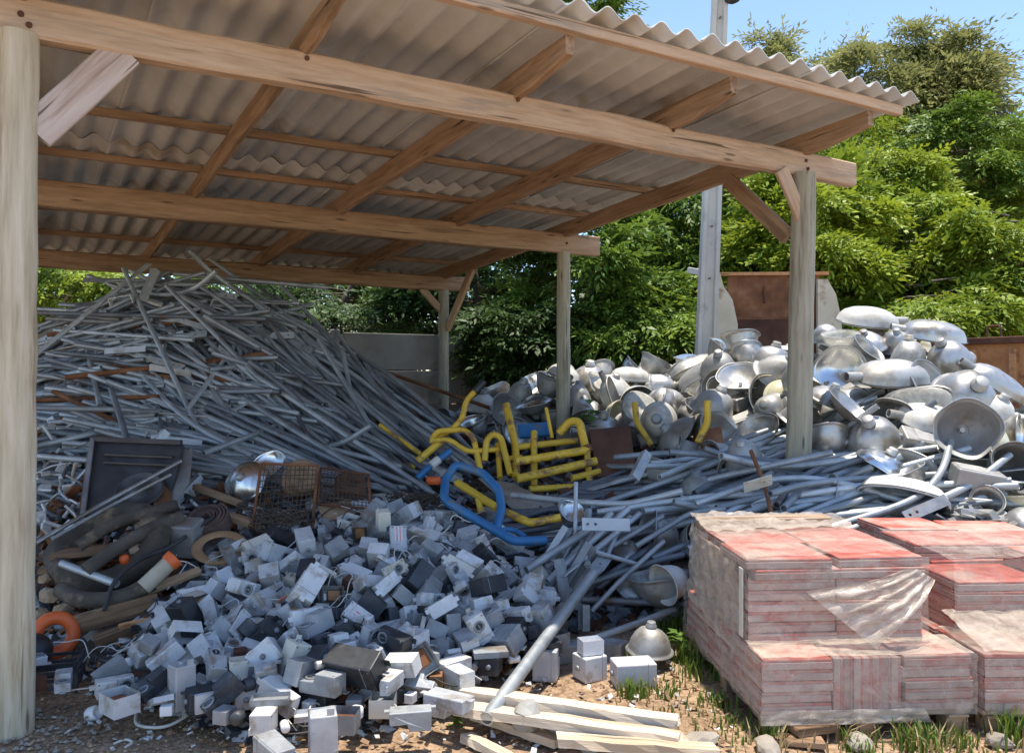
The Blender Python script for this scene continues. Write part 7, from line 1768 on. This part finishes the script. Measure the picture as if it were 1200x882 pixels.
# ------------------------------------------------------------------ planks, stones, rubble in front
def planks():
    def plank(a, b, w, h, lab, mat=wood_plank, roll=0):
        A, B = at(*a), at(*b)
        L = (B - A).length; n = 8
        rg = random.Random(int(a[0] * 7 + a[1]))
        vs, fs = [], []
        for i in range(n + 1):
            x = L * i / n
            for (y, z) in ((-w/2, -h/2), (w/2, -h/2), (w/2, h/2), (-w/2, h/2)):
                ex = (rg.uniform(-.025, .025) if i in (0, n) else 0)
                vs.append((x + ex, y + rg.uniform(-.005, .005), z + rg.uniform(-.003, .003)))
        for i in range(n):
            for j in range(4): fs.append((i*4+j, i*4+(j+1) % 4, (i+1)*4+(j+1) % 4, (i+1)*4+j))
        fs += [(3, 2, 1, 0), (n*4, n*4+1, n*4+2, n*4+3)]
        o = MB().add(vs, fs).build('plank', mat); mw = frame(B - A, roll).to_4x4(); mw.translation = A; o.matrix_world = mw
        tag(o, lab, 'plank')
    plank((540, 810, 3.60), (796, 846, 3.32), .095, .035, 'upper pale plank of the small stack crossed by the pipe', roll=-.12)
    plank((532, 828, 3.48), (802, 866, 3.18), .10, .035, 'middle pale plank of the small stack', roll=-.1)
    plank((650, 866, 3.20), (840, 880, 3.08), .10, .035, 'front right pale plank at the bottom edge', roll=-.15)
    plank((650, 868, 3.34), (556, 836, 3.52), .07, .03, 'short plank end left of the concrete chunk', roll=.1)
    plank((545, 862, 3.40), (604, 892, 3.16), .07, .03, 'short plank sticking out left at the bottom edge', roll=-.2)
    plank((545, 836, 3.66), (800, 868, 3.40), .09, .03, 'weathered plank under the leaning pipe foot', wood_beam, roll=.1)
    plank((560, 858, 3.52), (842, 884, 3.26), .09, .03, 'lowest plank peeking out at the right of the stack', wood_beam, roll=0)
planks()

def rock(name, px, py, Y, s, mat, lab, seed, cat='stone', zoff=0):
    from mathutils import noise
    b = bmesh.new(); bmesh.ops.create_icosphere(b, subdivisions=2, radius=1)
    rg = random.Random(seed)
    o3 = Vector((seed * 3.1, seed * 1.7, 0))
    for v in b.verts:
        n = v.co.normalized()
        k = 1 + .35 * noise.noise(n * 1.4 + o3) + .12 * noise.noise(n * 4 + o3)
        v.co = Vector((n.x * s[0], n.y * s[1], n.z * s[2])) * k
        v.co.z = max(v.co.z, -s[2] * .6)
    me = bpy.data.meshes.new(name); b.to_mesh(me); b.free(); me.materials.append(mat)
    o = link(name, me); p = at(px, py, Y); o.location = (p.x, p.y, s[2] * .5 + zoff); o.rotation_euler = (0, 0, rg.uniform(0, 6))
    tag(o, lab, cat); return o
rock('concrete_chunk', 618, 862, 3.40, (.07, .06, .075), concrete, 'broken grey concrete chunk between the plank ends', 1, 'rubble', .05)
rock('chunk_shadow', 655, 866, 3.38, (.055, .04, .03), box_dark, 'dark lump painting the shadow right of the concrete chunk', 2, zoff=.05)  # dark lump added in place of the chunk's cast shadow
rock('field_stone', 900, 878, 3.30, (.075, .05, .035), stone, 'pale flat stone left of the pallet corner', 3)
rock('field_stone', 1008, 878, 3.32, (.055, .05, .04), stone, 'rounded brown stone under the pallet front', 4)
rock('field_stone', 820, 872, 3.34, (.09, .05, .035), stone, 'pale stone at the right end of the planks', 5)
rock('field_stone', 835, 815, 3.85, (.03, .03, .015), stone, 'small stone in the grass left of the pallet', 6)
rock('field_stone', 690, 878, 3.3, (.05, .035, .03), stone, 'small pale stone in front of the planks', 7)
rock('field_stone', 1170, 872, 3.35, (.05, .04, .03), stone, 'brown stone under the second pallet', 9)
# lumps of pale soil right of the left post
for i, (px, py, Y, s) in enumerate([(60, 700, 4.75, .075), (85, 690, 4.8, .06), (75, 718, 4.6, .06), (100, 712, 4.6, .05), (55, 680, 4.9, .05), (125, 705, 4.6, .045), (48, 722, 4.6, .05), (110, 728, 4.5, .04)]):
    p = hit(px, py) or at(px, py, Y)
    o = rock('soil_clod', px, py, p.y, (s, s * .9, s * .7), soil_pale, 'crumbly pale soil clod heaped beside the orange ring', 20 + i, 'clod'); o.location.z = p.z + .01; o['group'] = 'pale soil clods'

# ------------------------------------------------------------------ scattered small stuff
def chips(name, poly, n, size, mat, label, seed, lift=.0, flat=.35, ground_only=False):
    rg = random.Random(seed); m = MB()
    for p in scatter(poly, n, 0, seed=seed, tries=20):
        s = size * rg.uniform(.4, 1.4)
        R = Euler((rg.uniform(-.7, .7), rg.uniform(-.7, .7), rg.uniform(0, 6.28))).to_matrix()
        m.box(p + Vector((0, 0, lift + rg.uniform(-.02, .02))), (s, s * rg.uniform(.4, .9), s * flat * rg.uniform(.5, 1.5)), R, jit=s * .12)
    o = m.build(name, mat); tag(o, label, 'debris', kind='stuff')
JUNK = [(44, 500), (140, 520), (320, 560), (440, 560), (540, 590), (620, 640), (600, 700), (300, 640), (180, 690), (60, 760), (44, 700)]
chips('metal_scraps', JUNK, 700, .06, galv_dark, 'small dark metal scraps between the heaps', 1, -.06)
chips('rust_scraps', JUNK, 420, .07, rust, 'small rusty scraps between the heaps', 2, -.05)
chips('pale_scraps', JUNK, 260, .05, dirty_white, 'small pale scraps between the heaps', 3, -.05)
chips('box_fragments', POLY_BOXES, 900, .045, box_grey, 'pale broken plastic fragments among the boxes', 4, -.03)
chips('dark_fragments', POLY_BOXES, 900, .05, black_pl, 'dark broken fragments among the boxes', 5, .0)
chips('rusty_fragments', POLY_BOXES, 320, .04, copper, 'coppery fragments among the boxes', 6, -.02)
MIDDLE = [(520, 520), (600, 500), (760, 500), (900, 520), (1010, 550), (800, 620), (800, 720), (640, 760), (600, 680), (540, 600)]
chips('metal_scraps', MIDDLE, 700, .08, galv_dark, 'dark metal scraps under the frames and lamp arms', 7, -.07)
chips('rust_scraps', MIDDLE, 380, .07, rust_dark, 'dark rusty scraps under the frames and lamp arms', 8, -.05)
chips('reflector_scraps', POLY_REFL, 800, .12, alu_dull, 'torn metal pieces deep between the reflectors', 9, -.10, .25)
chips('reflector_scraps', POLY_REFL_BACK, 420, .12, alu_dull, 'torn metal pieces between the reflectors at the back', 10, -.10, .25)
def pebbles():
    rg = random.Random(12); m = MB(); m2 = MB()
    oct_f = [(0, 2, 4), (2, 1, 4), (1, 3, 4), (3, 0, 4), (2, 0, 5), (1, 2, 5), (3, 1, 5), (0, 3, 5)]
    def peb(mm, x, y, s):
        vs = [Vector(c) * s * rg.uniform(.6, 1.2) for c in ((1, 0, 0), (-1, 0, 0), (0, 1, 0), (0, -1, 0), (0, 0, .7), (0, 0, -.7))]
        a = rg.uniform(0, 6.28); R = Matrix.Rotation(a, 3, 'Z')
        mm.add([R @ v + Vector((x, y, s * .25)) for v in vs], oct_f)
    for _ in range(420): peb(m, rg.uniform(-2.5, -1.7), rg.uniform(3.0, 3.75), rg.uniform(.006, .018))
    for _ in range(2600): peb(m2, rg.uniform(-2.4, 2.2), rg.uniform(2.95, 4.7), rg.uniform(.003, .011) * (1.6 if rg.random() < .06 else 1))
    tag(m.build('gravel', stone), 'grey gravel round the foot of the left post', 'gravel', kind='stuff')
    tag(m2.build('soil_crumbs', soil_pale), 'loose soil crumbs and grit on the dirt', 'grit', kind='stuff')
pebbles()

FRONT = [(50, 845), (200, 845), (330, 876), (520, 860), (560, 800), (640, 800), (790, 770), (880, 850), (900, 882), (50, 882)]
chips('yard_litter', FRONT, 160, .022, box_grey, 'tiny pale plastic chips trodden into the dirt', 13, .004, .2)
chips('yard_litter', FRONT, 160, .025, wood_old, 'tiny dark wood splinters trodden into the dirt', 14, .004, .2)

# ------------------------------------------------------------------ plants and trees
def leaf_mesh(name, V, Fc, C, mat):
    """V (n,3) points, Fc (m,3|4) faces, C (n,3) colours"""
    me = bpy.data.meshes.new(name)
    k = Fc.shape[1]
    me.vertices.add(len(V)); me.vertices.foreach_set('co', V.astype(np.float32).ravel())
    me.loops.add(Fc.size); me.loops.foreach_set('vertex_index', Fc.astype(np.int32).ravel())
    me.polygons.add(len(Fc)); me.polygons.foreach_set('loop_start', np.arange(0, Fc.size, k, dtype=np.int32))
    me.polygons.foreach_set('loop_total', np.full(len(Fc), k, dtype=np.int32))
    ca = me.color_attributes.new('leaf_colour', 'FLOAT_COLOR', 'POINT')
    ca.data.foreach_set('color', np.concatenate([C, np.ones((len(C), 1))], 1).astype(np.float32).ravel())
    me.materials.append(mat)
    me.update(calc_edges=True)
    return me

def sprig_template(nl, L, lw, ll, droop, rs):
    """one leafy twig along +x: nl leaflets (4 vertices, bent along the midrib)"""
    V, Fc = [], []
    for i in range(nl):
        t = (i + .6) / nl
        base = np.array([t * L, 0, -droop * L * t * t])
        s = 1 if i % 2 else -1
        ang = s * (.9 - .35 * t) + rs.normal(0, .18)
        if i == nl - 1: ang = rs.normal(0, .15)
        d = np.array([math.cos(ang), math.sin(ang), rs.normal(-.18, .25)]); d /= np.linalg.norm(d)
        sd_ = np.array([-d[1], d[0], rs.normal(0, .25)]); sd_ /= np.linalg.norm(sd_)
        l = ll * rs.uniform(.75, 1.2); w = lw * rs.uniform(.8, 1.2)
        b = len(V)
        V += [base, base + d * l * .45 + sd_ * w, base + d * l + np.array([0, 0, -.12 * l]), base + d * l * .45 - sd_ * w]
        Fc += [(b, b + 1, b + 2, b + 3)]
    return np.array(V), np.array(Fc)

def rot_from(dirs, rs):
    """(n,3,3) frames with x along dirs, random roll kept small so leaf faces look upward"""
    x = dirs / np.linalg.norm(dirs, axis=1, keepdims=True)
    up = np.tile([0, 0, 1.0], (len(x), 1)) + rs.normal(0, .45, (len(x), 3))
    y = np.cross(up, x); y /= np.linalg.norm(y, axis=1, keepdims=True) + 1e-9
    z = np.cross(x, y)
    return np.stack([x, y, z], -1)

PAL = {  # (dark, light) leaf colours
 'bright': ((.085, .165, .017), (.330, .405, .040)), 'mid': ((.052, .122, .021), (.205, .305, .040)),
 'deep': ((.026, .062, .016), (.070, .125, .026)), 'olive': ((.19, .21, .075), (.37, .38, .145)), 'blue': ((.050, .105, .026), (.130, .190, .050))}

def crown(center, rad, n, pal, seed, nb=46, ll=.115, lw=.023, L=.36, nl=9, droop=.35, sag=.35, width=.34, s0=.3, thick=.07):
    """leafy boughs: flat drooping sprays set in uneven tiers round the stem, dark air between them"""
    rs = np.random.RandomState(seed)
    c = np.array(center, float); R = np.array(rad, float)
    n = int(n * 1.25)
    t = np.clip(rs.uniform(-1, 1, nb) ** 1.0, -.98, .96)
    az = rs.uniform(0, 2 * math.pi, nb)
    rr = np.sqrt(1 - t ** 2 * .85) * rs.uniform(.62, 1.18, nb)
    root = c + np.stack([R[0] * .12 * rs.normal(0, 1, nb), R[1] * .12 * rs.normal(0, 1, nb), R[2] * (t - .12)], -1)
    tip = c + np.stack([R[0] * rr * np.cos(az), R[1] * rr * np.sin(az), R[2] * (t + rs.uniform(-.05, .22, nb))], -1)
    ln = np.linalg.norm(tip - root, axis=1)
    k = rs.choice(nb, n, p=ln / ln.sum())
    s = s0 + (1.08 - s0) * rs.uniform(0, 1, n) ** .75
    ax = (tip - root)[k]; axn = ax / np.linalg.norm(ax, axis=1, keepdims=True)
    side = np.stack([-axn[:, 1], axn[:, 0], np.zeros(n)], -1)
    lat = rs.normal(0, .5, n) * width * ln[k] * (1.15 - .6 * s)
    pos = root[k] + ax * s[:, None] + side * lat[:, None]
    pos[:, 2] += -sag * ln[k] * (s ** 2) * .5 - np.abs(lat) * .25 + rs.normal(0, thick, n)
    dirs = axn * .9 + side * (np.sign(lat) * np.minimum(np.abs(lat) / (width * ln[k] * .5 + 1e-6), 1.2) * .8)[:, None] + rs.normal(0, .28, (n, 3))
    dirs[:, 2] -= .1 + .3 * sag
    Rm = rot_from(dirs, rs)
    tv, tf = zip(*[sprig_template(nl, L, lw, ll, droop, rs) for _ in range(6)])
    which = rs.randint(0, 6, n)
    sc = rs.uniform(.6, 1.3, n)
    nv = tv[0].shape[0]
    TV = np.stack(tv)[which] * sc[:, None, None]
    V = np.einsum('nij,nkj->nki', Rm, TV) + pos[:, None, :]
    Fc = np.stack(tf)[which] + (np.arange(n) * nv)[:, None, None]
    lo, hi = [np.array(p) for p in PAL[pal]]
    cl = rs.uniform(0, 1, nb)
    q = np.clip(cl[k] * .6 + rs.uniform(0, 1, n) * .28 + .18 * (s > .85), 0, 1)      # young leaves at the tips are yellower
    C = lo + (hi - lo) * q[:, None]
    C = np.repeat(C, nv, 0) * rs.uniform(.85, 1.15, (n * nv, 1))
    return V.reshape(-1, 3), Fc.reshape(-1, 4), C, list(zip(root, tip, [sag] * nb))

def tree(name, label, px, py, Y, rx, ry, n, pal, seed, group=None, cat='tree', trunk=True, **kw):
    p = at(px, py, Y); RX, RZ = rx / F * Y, ry / F * Y
    RY = min(RX * 1.2, 2.4)
    base = Vector((p.x, p.y, 0))
    V, Fc, C, cc = crown((p.x, p.y, p.z), (RX, RY, RZ), n, pal, seed, **kw)
    V = V[:] - np.array(base)
    # keep leaves out of the shed and above the ground
    t = empty(name, base); tag(t, label, cat, group)
    link('crown', leaf_mesh('crown', V, Fc, C, leaf), t)
    if trunk:
        rg = random.Random(seed)
        m = MB()
        top = p.z + RZ * .2
        tr = .05 + .022 * top
        P = [Vector((rg.uniform(-.1, .1) * i * .4, rg.uniform(-.1, .1) * i * .4, top * i / 5)) for i in range(6)]
        m.tube(smooth_path(P, 3), tr, 10, r2=tr * .35)
        for (r0, t0, sg) in cc[:30]:
            r0, t0 = Vector(r0) - base, Vector(t0) - base
            ln = (t0 - r0).length
            m.tube([r0, r0.lerp(t0, .4) + Vector((0, 0, -sg * ln * .08)), r0.lerp(t0, .8) + Vector((0, 0, -sg * ln * .32))], tr * .17, 5, r2=.004)
        m.build('trunk', bark, t)
    return t

G = 'trees behind the yard'
tree('broadleaf_tree', 'bright green bush over the wall left of the tube heap', 85, 338, 14.2, 78, 40, 1300, 'bright', 1, G)
tree('broadleaf_tree', 'green bush over the wall behind the tube heap top', 225, 352, 14.6, 95, 45, 1500, 'mid', 2, G)
tree('broadleaf_tree', 'dark green tree behind the middle of the shed', 400, 345, 15.0, 120, 60, 2000, 'deep', 3, G)
tree('broadleaf_tree', 'dark green tree behind the back post', 555, 330, 14.2, 95, 100, 2700, 'deep', 4, G)
tree('broadleaf_tree', 'leafy green tree behind the middle post', 685, 305, 13.0, 85, 95, 3600, 'mid', 5, G)
tree('broadleaf_tree', 'leafy tree left of the concrete pole', 795, 290, 15.2, 85, 105, 3200, 'mid', 6, G)
tree('tall_tree', 'tall tree with its crown showing above the shed roof', 655, 60, 17.0, 78, 85, 2600, 'mid', 7, G)
tree('broadleaf_tree', 'bright yellow-green tree right of the concrete pole', 940, 285, 12.6, 85, 85, 3700, 'bright', 8, G, droop=.5, sag=.4)
tree('broadleaf_tree', 'bright yellow-green tree behind the topmost reflectors', 1065, 305, 13.6, 95, 72, 3900, 'bright', 9, G, droop=.5, sag=.4)
tree('broadleaf_tree', 'bright yellow-green tree at the right edge', 1180, 318, 12.2, 85, 80, 3600, 'bright', 10, G, droop=.5, sag=.4)
tree('broadleaf_tree', 'deep green tree rising behind the bright ones at right', 1110, 205, 16.5, 85, 72, 3600, 'mid', 11, G)
tree('feathery_tree', 'tall olive feathery tree against the sky at right', 1025, 115, 22.0, 88, 74, 5200, 'olive', 12, G, ll=.18, lw=.026, L=.7, nl=12, droop=1.0, sag=.9, nb=60, width=.22, s0=.4)
tree('feathery_tree', 'slender olive tree top right of the pole', 893, 85, 23.0, 26, 44, 640, 'olive', 13, G, ll=.18, lw=.026, L=.55, nl=10, droop=.8, sag=.8, nb=22, width=.24, s0=.4)
tree('feathery_tree', 'tall olive feathery tree nearest the right edge of the sky', 1110, 118, 21.0, 52, 72, 3200, 'olive', 14, G, ll=.18, lw=.026, L=.7, nl=12, droop=1.0, sag=.9, nb=60, width=.22, s0=.4)
tree('broadleaf_tree', 'bright round tree just above the shed eave', 955, 190, 18.0, 95, 68, 2900, 'bright', 15, G)
tree('broadleaf_tree', 'blue green tree cut by the right edge', 1210, 250, 19.0, 40, 60, 1500, 'blue', 16, G)
tree('climbing_shrub', 'shrub hanging over the wall between back and middle post', 610, 395, 12.6, 62, 48, 1500, 'deep', 17, G, 'shrub')
tree('climbing_shrub', 'shrub hanging down left of the concrete pole foot', 755, 390, 12.3, 80, 38, 1600, 'mid', 18, G, 'shrub')
tree('climbing_shrub', 'low shrub behind the reflector heap at right', 1080, 365, 11.8, 110, 40, 1900, 'bright', 19, G, 'shrub')
tree('broadleaf_tree', 'dark tree behind the rusty tipper body', 880, 345, 13.9, 90, 75, 2400, 'mid', 20, G)
def far_wood():
    Vs, Fs, Cs = [], [], []; off = 0
    rs = np.random.RandomState(77)
    for i in range(26):
        x = -22 + i * 2.0; z = 2.6 + rs.uniform(-.3, 1.2) + (1.4 if x > 4 else 0)
        V, Fc, C, _ = crown((x, 25 + rs.uniform(-1.5, 1.5), z), (2.1, 1.4, 3.0), 420, 'deep', 300 + i, ll=.32, lw=.09, L=.7, nl=7, nb=26, thick=.2)
        Vs.append(V); Fs.append(Fc + off); Cs.append(C); off += len(V)
    o = link('far_woodland', leaf_mesh('far_woodland', np.concatenate(Vs), np.concatenate(Fs), np.concatenate(Cs), leaf))
    tag(o, 'dense dark woodland filling the gaps far behind the trees', 'woodland', kind='stuff')
far_wood()
tree('feathery_tree', 'olive feathery tree low between the two tall ones and the pole', 945, 135, 22.5, 55, 50, 2200, 'olive', 22, G, ll=.18, lw=.026, L=.7, nl=12, droop=1.0, sag=.9, nb=60, width=.22, s0=.4)
tree('broadleaf_tree', 'yellow-green tree in the gap below the olive trees', 1020, 225, 15.5, 70, 50, 1900, 'bright', 21, G)

def grass(name, spots, label, seed, h=.12, lean=.5, col=((.06, .12, .015), (.16, .24, .035)), w=.004):
    rs = np.random.RandomState(seed); V, Fc, C = [], [], []
    lo, hi = np.array(col[0]), np.array(col[1])
    for (px, py, n, spread, hh) in spots:
        Y = CAMZ * F / (py - HOR); p = at(px, py, Y)
        for _ in range(n):
            b = np.array([p.x + rs.normal(0, spread), p.y + rs.normal(0, spread), -.01])
            a = rs.uniform(0, 6.28); l = hh * rs.uniform(.5, 1.3); d = np.array([math.cos(a), math.sin(a), 0]) * rs.uniform(.1, lean)
            s = np.array([-d[1], d[0], 0]); s /= np.linalg.norm(s) + 1e-9; s *= w * rs.uniform(.7, 1.4)
            k = len(V)
            m1 = b + (d * .35 + np.array([0, 0, .65])) * l; t = b + (d * 1.0 + np.array([0, 0, .95])) * l
            V += [b - s, b + s, m1 + s * .8, m1 - s * .8, t]
            Fc += [(k, k + 1, k + 2, k + 3), (k + 3, k + 2, k + 4, k + 4)]
            c = lo + (hi - lo) * rs.uniform(0, 1); C += [c] * 5
    me = bpy.data.meshes.new(name); me.from_pydata([tuple(v) for v in V], [], [tuple(dict.fromkeys(f)) for f in Fc])
    ca = me.color_attributes.new('leaf_colour', 'FLOAT_COLOR', 'POINT')
    ca.data.foreach_set('color', np.concatenate([np.array(C), np.ones((len(C), 1))], 1).astype(np.float32).ravel())
    me.materials.append(leaf)
    o = link(name, me); tag(o, label, 'grass', kind='stuff')
rgg = random.Random(5)
spots = [(800, 775, 120, .05, .13), (790, 745, 80, .05, .14), (840, 825, 60, .05, .07), (815, 790, 60, .05, .08), (740, 815, 70, .03, .09), (735, 795, 40, .03, .10), (775, 812, 50, .05, .06), (850, 790, 50, .04, .08), (905, 868, 50, .03, .08),
         (1010, 880, 60, .05, .08), (1075, 876, 90, .05, .10), (1120, 872, 70, .06, .07), (1185, 865, 90, .04, .13), (1090, 862, 40, .04, .06), (870, 850, 40, .05, .06)]
spots += [(rgg.uniform(735, 895), rgg.uniform(760, 880), 6, .04, .05) for _ in range(40)]
grass('grass', spots, 'green grass tufts growing beside and under the pallets', 1)
grass('dry_grass', [(rgg.uniform(900, 1190), rgg.uniform(850, 882), 8, .05, .09) for _ in range(24)] + [(rgg.uniform(740, 880), rgg.uniform(780, 860), 4, .05, .06) for _ in range(20)], 'dry straw-coloured grass under the pallets', 2, lean=1.2, col=((.22, .16, .07), (.36, .28, .14)))
def weed(px, py, Y, h, n, lab, seed, z=0.0):
    rs = np.random.RandomState(seed); V, Fc, C = [], [], []
    for i in range(n):
        a = rs.uniform(0, 6.28); f = rs.uniform(.15, 1)
        b = np.array([0, 0, h * f]) + rs.normal(0, h * .08, 3)
        d = np.array([math.cos(a), math.sin(a), rs.uniform(-.1, .6)]); d /= np.linalg.norm(d)
        s = np.cross(d, [0, 0, 1]); s /= np.linalg.norm(s)
        l = h * rs.uniform(.35, .6); w = l * .26
        k = len(V)
        V += [b, b + d*l*.45 + s*w, b + d*l - np.array([0, 0, .2*l]), b + d*l*.45 - s*w]; Fc.append((k, k+1, k+2, k+3))
        C += [np.array([.08, .16, .02]) + rs.uniform(0, 1) * np.array([.06, .07, .02])] * 4
    p = at(px, py, Y); t = empty('weed', (p.x, p.y, z)); tag(t, lab, 'plant')
    link('leaves', leaf_mesh('leaves', np.array(V), np.array(Fc), np.array(C), leaf), t)
    MB().tube([(0, 0, -.02), (0, 0, h * .9)], .003, 6).build('stem', wood_old, t)
weed(518, 828, 3.62, .13, 22, 'small leafy weed in front of the box heap', 1)
weed(535, 845, 3.52, .10, 16, 'lower weed left of the plank ends', 2)
weed(690, 498, 7.6, .30, 40, 'green weed growing among the reflectors right of the middle post', 3, .9)
weed(795, 765, 4.35, .14, 18, 'leafy weed in the grass beside the wrapped pallet', 4)

# ------------------------------------------------------------------ labels: tell look-alikes apart by their order across the view
def settle_labels():
    bpy.context.view_layer.update()
    by = {}
    for o in COL.objects:
        if o.parent is None and 'label' in o and o.get('kind') is None: by.setdefault(o['label'], []).append(o)
    ords = ['leftmost', 'second', 'third', 'fourth', 'fifth', 'sixth', 'seventh', 'eighth', 'ninth', 'tenth', 'eleventh', 'twelfth', 'thirteenth', 'fourteenth', 'fifteenth', 'sixteenth']
    for lab, os_ in by.items():
        n = len(os_)
        if n < 2 or n > 16: continue
        os_.sort(key=lambda o: proj(o.matrix_world.translation)[0])
        for i, o in enumerate(os_):
            w = ords[0] if i == 0 else ('rightmost' if i == n - 1 else ords[i] + ' from left')
            new = lab + ', ' + w
            if len(new.split()) <= 16: o['label'] = new
settle_labels()
